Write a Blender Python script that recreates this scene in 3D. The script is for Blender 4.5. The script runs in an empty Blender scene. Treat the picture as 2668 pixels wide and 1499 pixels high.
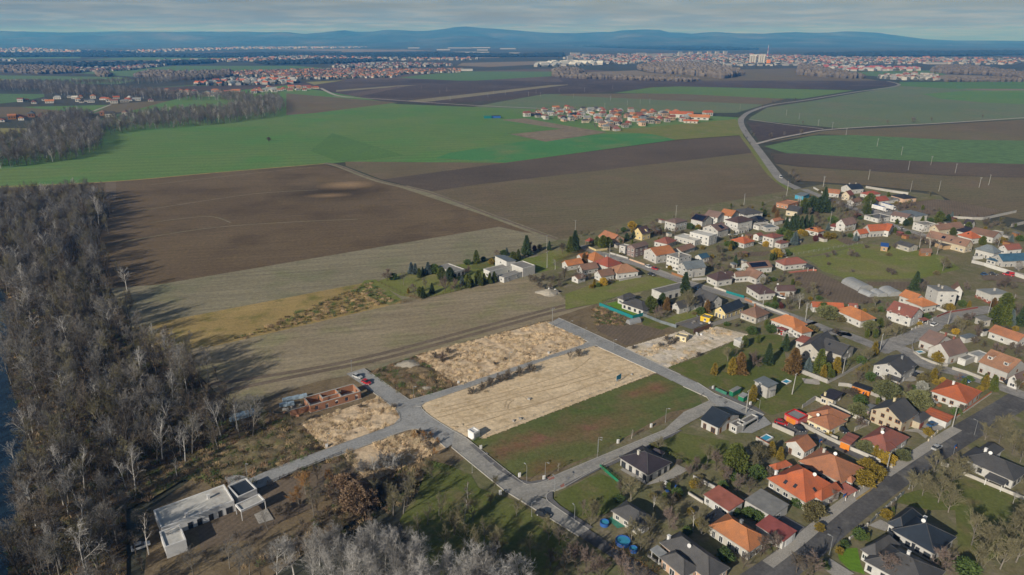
import bpy, bmesh, math, random
from mathutils import Vector, Matrix, noise as mnoise
from mathutils.geometry import delaunay_2d_cdt

# ------------------------------------------------------------------ camera, sky, sun, exposure
sc = bpy.context.scene
COL = sc.collection
CAM_H = 120.0                      # drone height above the plain, metres
FPX = 1779.0                       # focal length in photograph pixels (2668 wide)
PITCH = math.atan((749.5 - 100.0) / FPX)
cam_d = bpy.data.cameras.new("camera")
cam_d.sensor_width = 36.0
cam_d.lens = 36.0 * FPX / 2668.0
cam_d.clip_start = 1.0
cam_d.clip_end = 120000.0
cam = bpy.data.objects.new("camera", cam_d)
cam.location = (0, 0, CAM_H)
cam.rotation_euler = (math.pi / 2 - PITCH, 0, 0)
COL.objects.link(cam)
sc.camera = cam

SUN_EL, SHADOW_AZ = math.radians(24.7), math.radians(51.0)   # shadows fall towards SHADOW_AZ (from +X, anticlockwise)
sun_d = bpy.data.lights.new("sun", "SUN")
sun_d.energy = 5.0
sun_d.angle = math.radians(0.55)
sun_d.color = (1.0, 0.95, 0.875)
sun = bpy.data.objects.new("sun", sun_d)
ld = Vector((math.cos(SHADOW_AZ) * math.cos(SUN_EL), math.sin(SHADOW_AZ) * math.cos(SUN_EL), -math.sin(SUN_EL)))
sun.rotation_euler = ld.to_track_quat('-Z', 'Y').to_euler()
COL.objects.link(sun)

world = bpy.data.worlds.new("World")
sc.world = world
world.use_nodes = True
wn, wl = world.node_tree.nodes, world.node_tree.links
wn.clear()
w_out = wn.new("ShaderNodeOutputWorld")
w_bg = wn.new("ShaderNodeBackground")
w_sky = wn.new("ShaderNodeTexSky")
w_sky.sky_type = 'NISHITA'
w_sky.sun_disc = False
w_sky.sun_elevation = SUN_EL
to_sun = -ld
w_sky.sun_rotation = math.atan2(to_sun.x, to_sun.y)
w_sky.altitude = 250
w_sky.dust_density = 1.6
w_sky.air_density = 1.0
# a thin veil of flat stratus over the whole sky dome, laid out by direction
w_tc = wn.new("ShaderNodeTexCoord")
w_sep = wn.new("ShaderNodeSeparateXYZ")
wl.new(w_tc.outputs["Generated"], w_sep.inputs[0])
w_add = wn.new("ShaderNodeMath"); w_add.operation = 'ADD'; w_add.inputs[1].default_value = 0.05
w_abs = wn.new("ShaderNodeMath"); w_abs.operation = 'ABSOLUTE'
wl.new(w_sep.outputs[2], w_abs.inputs[0]); wl.new(w_abs.outputs[0], w_add.inputs[0])
w_dx = wn.new("ShaderNodeMath"); w_dx.operation = 'DIVIDE'
w_dy = wn.new("ShaderNodeMath"); w_dy.operation = 'DIVIDE'
wl.new(w_sep.outputs[0], w_dx.inputs[0]); wl.new(w_add.outputs[0], w_dx.inputs[1])
wl.new(w_sep.outputs[1], w_dy.inputs[0]); wl.new(w_add.outputs[0], w_dy.inputs[1])
w_cmb = wn.new("ShaderNodeCombineXYZ")
wl.new(w_dx.outputs[0], w_cmb.inputs[0]); wl.new(w_dy.outputs[0], w_cmb.inputs[1])
w_n1 = wn.new("ShaderNodeTexNoise"); w_n1.inputs["Scale"].default_value = 0.42; w_n1.inputs["Detail"].default_value = 9; w_n1.inputs["Roughness"].default_value = 0.62
w_n1.inputs["Distortion"].default_value = 0.5
wl.new(w_cmb.outputs[0], w_n1.inputs["Vector"])
w_r = wn.new("ShaderNodeValToRGB")
w_r.color_ramp.elements[0].position = 0.36; w_r.color_ramp.elements[0].color = (0.12, 0.12, 0.12, 1)
w_r.color_ramp.elements[1].position = 0.66; w_r.color_ramp.elements[1].color = (0.95, 0.95, 0.95, 1)
wl.new(w_n1.outputs[0], w_r.inputs[0])
w_n2 = wn.new("ShaderNodeTexNoise"); w_n2.inputs["Scale"].default_value = 1.1; w_n2.inputs["Detail"].default_value = 6
wl.new(w_cmb.outputs[0], w_n2.inputs["Vector"])
w_cc = wn.new("ShaderNodeValToRGB")
w_cc.color_ramp.elements[0].position = 0.40; w_cc.color_ramp.elements[0].color = (4.4, 6.2, 8.4, 1)
w_cc.color_ramp.elements[1].position = 0.60; w_cc.color_ramp.elements[1].color = (7.8, 8.9, 9.9, 1)
wl.new(w_n2.outputs[0], w_cc.inputs[0])
# the layer is thin: seen edge-on near the horizon it veils the sky, overhead it hardly does
w_e1 = wn.new("ShaderNodeMath"); w_e1.operation = 'DIVIDE'; w_e1.inputs[0].default_value = -0.16
wl.new(w_add.outputs[0], w_e1.inputs[1])
w_e2 = wn.new("ShaderNodeMath"); w_e2.operation = 'EXPONENT'; wl.new(w_e1.outputs[0], w_e2.inputs[0])
w_e3 = wn.new("ShaderNodeMath"); w_e3.operation = 'SUBTRACT'; w_e3.inputs[0].default_value = 1.0; wl.new(w_e2.outputs[0], w_e3.inputs[1])
w_e4 = wn.new("ShaderNodeMath"); w_e4.operation = 'MULTIPLY'; wl.new(w_e3.outputs[0], w_e4.inputs[0]); wl.new(w_r.outputs[0], w_e4.inputs[1])
w_mix = wn.new("ShaderNodeMixRGB")
wl.new(w_e4.outputs[0], w_mix.inputs[0]); wl.new(w_sky.outputs[0], w_mix.inputs[1]); wl.new(w_cc.outputs[0], w_mix.inputs[2])
wl.new(w_mix.outputs[0], w_bg.inputs[0])
w_bg.inputs[1].default_value = 0.05
wl.new(w_bg.outputs[0], w_out.inputs[0])

sc.view_settings.view_transform = 'Standard'
sc.view_settings.look = 'None'
sc.view_settings.exposure = -0.03
sc.view_settings.gamma = 1.0
sc.render.engine = 'CYCLES'
sc.cycles.use_denoising = True
sc.cycles.max_bounces = 5
sc.cycles.diffuse_bounces = 2
sc.cycles.glossy_bounces = 2
sc.cycles.transmission_bounces = 2
sc.cycles.transparent_max_bounces = 4
sc.cycles.volume_bounces = 0
sc.cycles.caustics_reflective = False
sc.cycles.caustics_refractive = False

# ------------------------------------------------------------------ helpers
CP, SP = math.cos(PITCH), math.sin(PITCH)
rnd = random.Random(7)

def G(px, py, z=0.0):
    """photograph pixel -> the point of the plain (or of height z) seen there"""
    dx, dy = (px - 1334.0) / FPX, (749.5 - py) / FPX
    rz = -SP + dy * CP
    t = (CAM_H - z) / -rz
    return Vector((dx * t, (CP + dy * SP) * t, z))

def pix(v):
    """world point -> photograph pixel"""
    d = Vector(v) - Vector((0, 0, CAM_H))
    zc = d.y * CP - d.z * SP
    return 1334 + FPX * d.x / zc, 749.5 - FPX * (d.y * SP + d.z * CP) / zc

class Crop:
    def __init__(s, x, y, k): s.x, s.y, s.k = x, y, k
    def __call__(s, p, z=0.0): return G(s.x + p[0] / s.k, s.y + p[1] / s.k, z)
    def src(s, p): return (s.x + p[0] / s.k, s.y + p[1] / s.k)
O = Crop(0, 0, .9652); SRC = Crop(0, 0, 1)
R1, R2, R3 = Crop(950, 550, 4.293), Crop(1450, 550, 5.152), Crop(1900, 450, 5.152)
R4, R5, R6, R7 = Crop(2268, 450, 6.43), Crop(1550, 700, 5.152), Crop(1950, 650, 6.43), Crop(2268, 620, 6.43)
S1, S2, S3, S4 = Crop(1900, 820, 6.43), Crop(2268, 800, 6.43), Crop(1780, 1000, 6.43), Crop(2100, 960, 5.152)
S5, S6, S7 = Crop(1567, 1124, 3.858), Crop(2000, 1124, 3.8575), Crop(2268, 1124, 3.8575)
L1, L2, L3 = Crop(0, 450, 3.859), Crop(0, 800, 3.859), Crop(0, 1124, 3.859)
L4, L5, L6 = Crop(600, 900, 3.859), Crop(600, 1124, 3.859), Crop(1200, 1124, 3.859)
P1 = Crop(1050, 820, 3.68)
T1, T2, T3 = Crop(0, 0, 2.862), Crop(890, 0, 2.862), Crop(1768, 0, 2.862)
T4, T5, T6 = Crop(0, 200, 2.862), Crop(890, 200, 2.862), Crop(1768, 200, 2.862)

def tag(o, label=None, cat=None, group=None, kind=None):
    if label: o["label"] = label
    if cat: o["category"] = cat
    if group: o["group"] = group
    if kind: o["kind"] = kind
    return o

def mesh(name, vs, fs, mats, mi=None, smooth=False):
    me = bpy.data.meshes.new(name)
    me.from_pydata([tuple(v) for v in vs], [], fs)
    for m in (mats if isinstance(mats, (list, tuple)) else [mats]):
        me.materials.append(M(m) if isinstance(m, str) else m)
    if mi: me.polygons.foreach_set("material_index", mi)
    if smooth: me.polygons.foreach_set("use_smooth", [True] * len(fs))
    me.update()
    return me

def obj(name, me, parent=None, loc=(0, 0, 0), rz=0.0, scale=None):
    o = bpy.data.objects.new(name, me)
    o.location = loc
    if rz: o.rotation_euler = (0, 0, rz)
    if scale is not None: o.scale = scale
    if parent is not None: o.parent = parent
    COL.objects.link(o)
    return o

def thing(name, label, cat, loc, rz=0.0, group=None):
    o = obj(name, None, None, loc, rz)
    o.empty_display_size = 0.2
    return tag(o, label, cat, group)

BOXF = [(0, 3, 2, 1), (4, 5, 6, 7), (0, 1, 5, 4), (1, 2, 6, 5), (2, 3, 7, 6), (3, 0, 4, 7)]
class MB:
    """collects boxes, tubes and faces into one mesh"""
    def __init__(s): s.v, s.f, s.m = [], [], []
    def add(s, vs, fs, m=0):
        n = len(s.v); s.v += [tuple(v) for v in vs]
        s.f += [tuple(i + n for i in f) for f in fs]; s.m += [m] * len(fs)
        return s
    def box(s, x0, x1, y0, y1, z0, z1, m=0):
        return s.add([(x0, y0, z0), (x1, y0, z0), (x1, y1, z0), (x0, y1, z0), (x0, y0, z1), (x1, y0, z1), (x1, y1, z1), (x0, y1, z1)], BOXF, m)
    def obox(s, c, ex, ey, ez, hx, hy, hz, m=0):
        vs = [c + ex * (a * hx) + ey * (b * hy) + ez * (d * hz) for d in (-1, 1) for a, b in ((-1, -1), (1, -1), (1, 1), (-1, 1))]
        return s.add(vs, BOXF, m)
    def tube(s, p, q, r0, r1, n=6, m=0, cap=True):
        p, q = Vector(p), Vector(q); d = (q - p)
        if d.length < 1e-6: return s
        d.normalize(); a = d.orthogonal().normalized(); b = d.cross(a)
        vs = []
        for c, r in ((p, r0), (q, r1)):
            for i in range(n):
                t = 2 * math.pi * i / n
                vs.append(c + a * (r * math.cos(t)) + b * (r * math.sin(t)))
        fs = [(i, (i + 1) % n, n + (i + 1) % n, n + i) for i in range(n)]
        if cap: fs += [tuple(range(n, 2 * n)), tuple(range(n - 1, -1, -1))]
        return s.add(vs, fs, m)
    def prism(s, pts, z0, z1, m=0):
        n = len(pts)
        vs = [(p[0], p[1], z0) for p in pts] + [(p[0], p[1], z1) for p in pts]
        fs = [(i, (i + 1) % n, n + (i + 1) % n, n + i) for i in range(n)] + [tuple(range(n, 2 * n)), tuple(range(n - 1, -1, -1))]
        return s.add(vs, fs, m)
    def build(s, name, mats, parent=None, loc=(0, 0, 0), rz=0.0, smooth=False):
        return obj(name, mesh(name, s.v, s.f, mats, s.m, smooth), parent, loc, rz)

def area2(p):
    return sum(p[i].x * p[(i + 1) % len(p)].y - p[(i + 1) % len(p)].x * p[i].y for i in range(len(p)))

def inside(x, y, poly):
    r = False; j = len(poly) - 1
    for i in range(len(poly)):
        a, b = poly[i], poly[j]
        if (a.y > y) != (b.y > y) and x < (b.x - a.x) * (y - a.y) / (b.y - a.y) + a.x: r = not r
        j = i
    return r

def poly_px(cr, pts): return [cr(p) for p in pts]

SHEETS = [0]
PAVED = []      # outlines of streets and paving, kept free of plants
def sheet(name, pts, z, mat, kind='structure', label=None, cat=None):
    """a flat piece of ground from world points; each lies a hair above the one laid before it"""
    SHEETS[0] += 1; z += 0.0002 * SHEETS[0]
    if name in ('street', 'pavement', 'paved_ground', 'truck_yard', 'plot_ground'): PAVED.append(list(pts))
    n = len(pts); c = pts[0]
    ov, oe, of, *_ = delaunay_2d_cdt([Vector((q.x - c.x, q.y - c.y)) for q in pts], [(i, (i + 1) % n) for i in range(n)], [], 1, 1e-5)
    me = bpy.data.meshes.new(name)
    me.from_pydata([(v.x + c.x, v.y + c.y, z) for v in ov], [], [tuple(f) for f in of])
    bm = bmesh.new(); bm.from_mesh(me)
    for f in bm.faces:
        if f.normal.z < 0: f.normal_flip()
    bm.to_mesh(me); bm.free()
    me.materials.append(M(mat) if isinstance(mat, str) else mat)
    return tag(obj(name, me), label, cat, kind=kind)

def ribbon(pts, w):
    """left and right edges of a strip along world points"""
    l, r = [], []
    for i, p in enumerate(pts):
        a, b = pts[max(0, i - 1)], pts[min(len(pts) - 1, i + 1)]
        d = Vector((b.x - a.x, b.y - a.y, 0)).normalized(); n = Vector((-d.y, d.x, 0)) * (w / 2)
        l.append(p + n); r.append(p - n)
    return l, r

def strip(name, pts, w, z, mat, kind='structure'):
    SHEETS[0] += 1; z += 0.0002 * SHEETS[0]
    l, r = ribbon(pts, w)
    if name in ('street', 'pavement'): PAVED.append(l + r[::-1])
    n = len(l)
    vs = [(p.x, p.y, z) for p in l] + [(p.x, p.y, z) for p in r]
    fs = [(n + i, n + i + 1, i + 1, i) for i in range(n - 1)]
    return tag(obj(name, mesh(name, vs, fs, mat)), kind=kind)

def smooth_line(pts, k=6):
    out = []
    for i in range(len(pts) - 1):
        p0, p1, p2, p3 = pts[max(0, i - 1)], pts[i], pts[i + 1], pts[min(len(pts) - 1, i + 2)]
        for j in range(k):
            t = j / k
            out.append(0.5 * ((2 * p1) + (p2 - p0) * t + (2 * p0 - 5 * p1 + 4 * p2 - p3) * t * t + (3 * p1 - p0 - 3 * p2 + p3) * t ** 3))
    return out + [pts[-1]]

# ------------------------------------------------------------------ materials
MATS = {}
def M(n):
    return MATS[n]

def new_mat(name, rough=0.9, spec=0.2):
    m = bpy.data.materials.new(name); m.use_nodes = True
    nt = m.node_tree; b = nt.nodes["Principled BSDF"]
    b.inputs["Roughness"].default_value = rough
    b.inputs["Specular IOR Level"].default_value = spec
    MATS[name] = m
    return m, nt, b

def N(nt, t, **k):
    n = nt.nodes.new(t)
    for a, v in k.items():
        if a in n.inputs.keys(): n.inputs[a].default_value = v
        else: setattr(n, a, v)
    return n

def c4(c): return (c[0], c[1], c[2], 1)

def ramp(nt, fac, stops):
    r = nt.nodes.new("ShaderNodeValToRGB")
    e = r.color_ramp.elements
    while len(e) < len(stops): e.new(0.5)
    for i, (p, c) in enumerate(stops): e[i].position = p; e[i].color = c4(c)
    nt.links.new(fac, r.inputs[0])
    return r.outputs[0]

def mix(nt, fac, a, b, mode='MIX'):
    n = nt.nodes.new("ShaderNodeMixRGB"); n.blend_type = mode
    for s, v in ((0, fac), (1, a), (2, b)):
        if isinstance(v, (int, float)): n.inputs[s].default_value = v
        elif isinstance(v, tuple): n.inputs[s].default_value = c4(v)
        else: nt.links.new(v, n.inputs[s])
    return n.outputs[0]

def vec_rot(nt, ang, sx, sy):
    """world position turned by ang and stretched"""
    g = nt.nodes.new("ShaderNodeNewGeometry")
    mp = nt.nodes.new("ShaderNodeMapping")
    mp.vector_type = 'TEXTURE'
    mp.inputs["Rotation"].default_value = (0, 0, ang)
    mp.inputs["Scale"].default_value = (sx, sy, 1)
    nt.links.new(g.outputs["Position"], mp.inputs[0])
    return mp.outputs[0]

def noise_n(nt, vec, scale, detail=4, rough=0.55):
    n = N(nt, "ShaderNodeTexNoise", Scale=scale, Detail=detail, Roughness=rough)
    if vec is not None: nt.links.new(vec, n.inputs["Vector"])
    return n.outputs[0]

def ground_mat(name, ca, cb, cc=None, ang=0.0, big=0.012, fine=0.6, rows=0.0, row_w=3.0, streak=0.5, bump=0.0, lo=0.35, hi=0.65):
    """soil, crop or turf: two tones in broad patches, streaks along the working direction, fine grain"""
    m, nt, b = new_mat(name, 0.95, 0.1)
    pos = vec_rot(nt, ang, 1, 1)
    long = vec_rot(nt, ang, 14, 1)
    f = noise_n(nt, pos, big, 5, 0.6)
    c = ramp(nt, f, [(lo, ca), (hi, cb)])
    if cc:
        f3 = noise_n(nt, pos, big * 3.1, 4, 0.6)
        c = mix(nt, ramp(nt, f3, [(0.5, (0, 0, 0)), (0.72, (1, 1, 1))]), c, cc)
    if streak:
        s = noise_n(nt, long, 0.35, 5, 0.7)
        c = mix(nt, streak, c, ramp(nt, s, [(0.3, (0.72, 0.72, 0.72)), (0.7, (1.25, 1.25, 1.25))]), 'MULTIPLY')
    if rows:
        w = N(nt, "ShaderNodeTexWave", wave_type='BANDS', bands_direction='Y', Scale=0.314 / row_w, Distortion=0.6, Detail=2)
        nt.links.new(pos, w.inputs["Vector"])
        c = mix(nt, rows, c, ramp(nt, w.outputs[0], [(0.2, (0.75, 0.75, 0.75)), (0.8, (1.2, 1.2, 1.2))]), 'MULTIPLY')
    g = noise_n(nt, pos, fine, 6, 0.75)
    c = mix(nt, 0.75, c, ramp(nt, g, [(0.3, (0.62, 0.62, 0.62)), (0.7, (1.35, 1.35, 1.35))]), 'MULTIPLY')
    nt.links.new(c, b.inputs["Base Color"])
    if bump:
        bp = N(nt, "ShaderNodeBump", Strength=bump, Distance=0.4)
        nt.links.new(g, bp.inputs["Height"]); nt.links.new(bp.outputs[0], b.inputs["Normal"])
    return m

def paint_mat(name, c, rough=0.7, spec=0.3, var=0.18, scale=0.8, dirt=None, metal=0.0):
    """plain wall, paint, sheet metal: a tone with patchy wear and, for walls, splashed dirt"""
    m, nt, b = new_mat(name, rough, spec)
    b.inputs["Metallic"].default_value = metal
    tc = nt.nodes.new("ShaderNodeNewGeometry")
    f = noise_n(nt, tc.outputs["Position"], scale, 6, 0.65)
    col = mix(nt, 1.0, c, ramp(nt, f, [(0.3, (1 - var,) * 3), (0.7, (1 + var * 0.6,) * 3)]), 'MULTIPLY')
    oi = nt.nodes.new("ShaderNodeObjectInfo")
    col = mix(nt, 1.0, col, ramp(nt, oi.outputs["Random"], [(0, (0.84, 0.83, 0.82)), (0.5, (1.0, 0.99, 0.97)), (1, (1.12, 1.12, 1.12))]), 'MULTIPLY')
    if dirt:
        f2 = noise_n(nt, tc.outputs["Position"], scale * 0.35, 7, 0.7)
        col = mix(nt, ramp(nt, f2, [(0.52, (0, 0, 0)), (0.75, (0.7, 0.7, 0.7))]), col, dirt)
    nt.links.new(col, b.inputs["Base Color"])
    return m

def roof_mat(name, c, c2=None, rough=0.8, spec=0.25, course=0.17, weather=0.35, strength=0.5):
    """tiled roof: courses along the slope, tile to tile variation, weathering"""
    m, nt, b = new_mat(name, rough, spec)
    g = nt.nodes.new("ShaderNodeNewGeometry")
    sep = nt.nodes.new("ShaderNodeSeparateXYZ"); nt.links.new(g.outputs["Position"], sep.inputs[0])
    mz = N(nt, "ShaderNodeMath", operation='MULTIPLY'); mz.inputs[1].default_value = 1 / course
    nt.links.new(sep.outputs[2], mz.inputs[0])
    fr = N(nt, "ShaderNodeMath", operation='FRACT'); nt.links.new(mz.outputs[0], fr.inputs[0])
    oi = nt.nodes.new("ShaderNodeObjectInfo")
    f = noise_n(nt, g.outputs["Position"], 0.45, 7, 0.7)
    f2 = noise_n(nt, g.outputs["Position"], 5.0, 3, 0.6)
    col = ramp(nt, f, [(0.3, c2 or tuple(x * 0.62 for x in c)), (0.62, c)])
    f3 = noise_n(nt, g.outputs["Position"], 0.12, 5, 0.6)
    col = mix(nt, weather, c, col)
    col = mix(nt, 0.8, col, ramp(nt, f3, [(0.32, (0.78, 0.80, 0.82)), (0.68, (1.18, 1.15, 1.12))]), 'MULTIPLY')
    col = mix(nt, 0.6, col, ramp(nt, f2, [(0.3, (0.7, 0.7, 0.7)), (0.7, (1.3, 1.3, 1.3))]), 'MULTIPLY')
    col = mix(nt, strength, col, ramp(nt, fr.outputs[0], [(0.0, (0.45, 0.45, 0.45)), (0.3, (1.1, 1.1, 1.1))]), 'MULTIPLY')
    col = mix(nt, 1.0, col, ramp(nt, oi.outputs["Random"], [(0, (0.88, 0.88, 0.88)), (1, (1.1, 1.08, 1.06))]), 'MULTIPLY')
    nt.links.new(col, b.inputs["Base Color"])
    bp = N(nt, "ShaderNodeBump", Strength=0.5, Distance=0.06)
    nt.links.new(fr.outputs[0], bp.inputs["Height"]); nt.links.new(bp.outputs[0], b.inputs["Normal"])
    return m

def leaf_mat(name, ca, cb, rough=0.75, trans=0.15):
    m, nt, b = new_mat(name, rough, 0.25)
    g = nt.nodes.new("ShaderNodeNewGeometry"); oi = nt.nodes.new("ShaderNodeObjectInfo")
    col = ramp(nt, g.outputs["Random Per Island"], [(0.0, ca), (1.0, cb)])
    col = mix(nt, 1.0, col, ramp(nt, oi.outputs["Random"], [(0, (0.78, 0.8, 0.78)), (1, (1.2, 1.16, 1.1))]), 'MULTIPLY')
    nt.links.new(col, b.inputs["Base Color"])
    return m

def stain(name, spots, rag=0.9, freq=0.05):
    """soft-edged marks of the ground itself: damp hollows, washed-out or worn patches"""
    nt = MATS[name].node_tree; b = nt.nodes["Principled BSDF"]; col = b.inputs["Base Color"].links[0].from_socket
    g = nt.nodes.new("ShaderNodeNewGeometry")
    nz = noise_n(nt, g.outputs["Position"], freq, 5, 0.6)
    for (px, py), sx, sy, ang, c, amt in spots:
        p = G(px, py)
        mp = nt.nodes.new("ShaderNodeMapping"); mp.vector_type = 'TEXTURE'
        mp.inputs["Location"].default_value = p; mp.inputs["Rotation"].default_value = (0, 0, ang); mp.inputs["Scale"].default_value = (sx, sy, 50); nt.links.new(g.outputs["Position"], mp.inputs[0])
        ln = N(nt, "ShaderNodeVectorMath", operation='LENGTH'); nt.links.new(mp.outputs[0], ln.inputs[0])
        sb = N(nt, "ShaderNodeMath", operation='MULTIPLY_ADD'); sb.inputs[1].default_value = rag; nt.links.new(nz, sb.inputs[0])
        nt.links.new(ln.outputs["Value"], sb.inputs[2])
        f = ramp(nt, sb.outputs[0], [(0.15 + rag * .4, (amt,) * 3), (0.85 + rag * .5, (0, 0, 0))])
        col = mix(nt, f, col, mix(nt, 1.0, col, c, 'MULTIPLY'))
    nt.links.new(col, b.inputs["Base Color"])
BR = math.radians
# soils and crops
ground_mat("soil_brown", (0.128, 0.092, 0.056), (0.172, 0.128, 0.079), (0.098, 0.071, 0.045), ang=BR(12), big=0.006, fine=0.5, rows=0.08, row_w=6, streak=0.5, bump=0.25)
stain("soil_brown", [((862, 500), 70, 60, 0, (0.42, 0.42, 0.42), 1.0), ((900, 484), 34, 26, .2, (3.0, 2.8, 2.6), .95), ((858, 509), 26, 13, .2, (3.0, 2.8, 2.6), .95)], 0.4)
ground_mat("soil_dark", (0.095, 0.076, 0.060), (0.140, 0.109, 0.083), ang=BR(14), big=0.006, fine=0.5, rows=0.2, row_w=6, streak=0.6, bump=0.2)
ground_mat("soil_olive", (0.151, 0.118, 0.076), (0.157, 0.139, 0.081), (0.185, 0.142, 0.095), ang=BR(14), big=0.007, fine=0.5, rows=0.15, row_w=6, streak=0.55, bump=0.2)
ground_mat("stubble", (0.225, 0.201, 0.137), (0.256, 0.229, 0.157), (0.188, 0.189, 0.110), ang=BR(13), big=0.012, fine=0.55, rows=0.1, row_w=9, streak=0.8, bump=0.2)
ground_mat("lower_field", (0.255, 0.210, 0.140), (0.297, 0.250, 0.172), (0.225, 0.216, 0.111), ang=BR(15), big=0.014, fine=0.6, rows=0.1, row_w=8, streak=0.8, bump=0.25)
ground_mat("golden_grass", (0.294, 0.216, 0.089), (0.375, 0.278, 0.121), (0.181, 0.168, 0.053), ang=BR(13), big=0.03, fine=0.9, streak=0.5, bump=0.4)
ground_mat("crop_green", (0.105, 0.205, 0.062), (0.150, 0.220, 0.078), (0.095, 0.225, 0.064), ang=BR(10), big=0.0035, fine=0.4, rows=0.22, row_w=18, streak=0.55)
ground_mat("crop_emerald", (0.067, 0.210, 0.072), (0.090, 0.225, 0.079), (0.161, 0.210, 0.090), ang=BR(10), big=0.006, fine=0.4, streak=0.5)
ground_mat("crop_dark", (0.090, 0.178, 0.056), (0.105, 0.195, 0.062), ang=BR(60), big=0.006, fine=0.4, streak=0.5)
ground_mat("crop_bright", (0.115, 0.195, 0.060), (0.135, 0.205, 0.070), ang=BR(5), big=0.003, fine=0.3, streak=0.4)
ground_mat("crop_grey", (0.129, 0.177, 0.098), (0.152, 0.188, 0.108), (0.167, 0.175, 0.112), ang=BR(-40), big=0.003, fine=0.3, streak=0.6)
ground_mat("far_brown", (0.122, 0.095, 0.085), (0.150, 0.118, 0.100), (0.095, 0.076, 0.072), ang=BR(6), big=0.002, fine=0.1, streak=0.6)
ground_mat("far_dark", (0.070, 0.055, 0.052), (0.105, 0.082, 0.072), (0.130, 0.105, 0.088), ang=BR(6), big=0.002, fine=0.1, streak=0.6)
ground_mat("far_tan", (0.215, 0.175, 0.125), (0.240, 0.200, 0.150), ang=BR(6), big=0.002, fine=0.1, streak=0.5)
ground_mat("far_green", (0.099, 0.182, 0.075), (0.127, 0.195, 0.085), ang=BR(6), big=0.001, fine=0.1, streak=0.5)
ground_mat("far_yellow", (0.240, 0.230, 0.080), (0.260, 0.240, 0.100), ang=BR(6), big=0.002, fine=0.1, streak=0.4)
ground_mat("plain", (0.062, 0.068, 0.050), (0.092, 0.082, 0.064), (0.048, 0.066, 0.042), ang=BR(8), big=0.0009, fine=0.05, streak=0.7)
# near ground
ground_mat("forest_floor", (0.070, 0.052, 0.034), (0.115, 0.085, 0.055), (0.070, 0.082, 0.028), big=0.06, fine=1.2, streak=0.0, bump=0.5)
ground_mat("garden_ground", (0.134, 0.140, 0.062), (0.185, 0.159, 0.095), (0.230, 0.193, 0.143), big=0.06, fine=0.9, streak=0.0, bump=0.3)
ground_mat("lawn", (0.100, 0.124, 0.032), (0.136, 0.146, 0.048), (0.170, 0.142, 0.070), big=0.05, fine=1.1, streak=0.0, bump=0.25)
ground_mat("lawn_bright", (0.114, 0.215, 0.022), (0.132, 0.231, 0.031), big=0.08, fine=1.3, streak=0.0, bump=0.2)
ground_mat("meadow", (0.098, 0.128, 0.040), (0.122, 0.136, 0.048), (0.165, 0.130, 0.066), ang=BR(25), big=0.030, fine=0.9, streak=0.5, bump=0.3, lo=0.42, hi=0.56)
stain("meadow", [((1510, 1120), 52, 17, .45, (1.45, .88, 1.3), 1.0), ((1340, 1165), 26, 13, .45, (1.45, .88, 1.3), 1.0), ((1690, 1020), 24, 11, .45, (1.45, .84, 1.15), .9), ((1420, 1220), 20, 10, .4, (1.4, .85, 1.1), .9)], 0.9, 0.1)
ground_mat("meadow_brown", (0.153, 0.110, 0.046), (0.176, 0.125, 0.055), (0.111, 0.115, 0.032), ang=BR(25), big=0.05, fine=0.9, streak=0.4, bump=0.3)
ground_mat("pasture", (0.150, 0.186, 0.044), (0.195, 0.196, 0.066), (0.227, 0.196, 0.105), ang=BR(10), big=0.022, fine=0.8, streak=0.3, bump=0.3)
ground_mat("dry_earth", (0.172, 0.130, 0.080), (0.218, 0.171, 0.108), (0.127, 0.097, 0.056), big=0.06, fine=1.0, streak=0.0, bump=0.6)
ground_mat("scrub_earth", (0.171, 0.134, 0.078), (0.226, 0.185, 0.112), (0.132, 0.130, 0.048), big=0.08, fine=1.0, streak=0.0, bump=0.8)
ground_mat("garden_soil", (0.144, 0.113, 0.082), (0.180, 0.140, 0.103), big=0.06, fine=1.3, rows=0.3, row_w=1.6, ang=BR(60), streak=0.0, bump=0.5)
ground_mat("track_dirt", (0.150, 0.118, 0.088), (0.185, 0.148, 0.112), big=0.08, fine=0.8, streak=0.5, ang=BR(17), bump=0.4)
ground_mat("plot_sand", (0.580, 0.450, 0.290), (0.680, 0.540, 0.370), (0.500, 0.380, 0.235), ang=BR(22), big=0.05, fine=0.8, streak=0.5, bump=0.5)
ground_mat("plot_straw", (0.590, 0.445, 0.290), (0.690, 0.545, 0.380), (0.420, 0.300, 0.195), big=0.09, fine=1.1, streak=0.0, bump=0.9)
ground_mat("plot_rubble", (0.560, 0.470, 0.360), (0.700, 0.620, 0.520), (0.430, 0.360, 0.220), ang=BR(30), big=0.09, fine=1.1, streak=0.5, bump=0.7)
ground_mat("gravel_pile", (0.32, 0.29, 0.24), (0.40, 0.36, 0.30), big=0.3, fine=3.0, streak=0.0, bump=0.6)
# paving
ground_mat("concrete_paving", (0.265, 0.267, 0.267), (0.328, 0.327, 0.322), (0.230, 0.228, 0.221), big=0.05, fine=1.6, streak=0.0)
ground_mat("dusty_paving", (0.281, 0.270, 0.248), (0.336, 0.321, 0.295), (0.237, 0.231, 0.220), ang=BR(25), big=0.06, fine=1.4, streak=0.5)
ground_mat("dark_paving", (0.130, 0.128, 0.132), (0.165, 0.160, 0.160), big=0.1, fine=2.5, streak=0.0)
ground_mat("asphalt", (0.083, 0.082, 0.085), (0.121, 0.117, 0.117), (0.161, 0.156, 0.149), ang=BR(40), big=0.05, fine=1.2, streak=0.45)
ground_mat("asphalt_old", (0.237, 0.229, 0.222), (0.294, 0.283, 0.269), (0.172, 0.169, 0.169), ang=BR(-30), big=0.05, fine=1.0, streak=0.5)
ground_mat("terrace", (0.290, 0.275, 0.250), (0.360, 0.340, 0.310), big=0.2, fine=2.5, streak=0.0)
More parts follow.
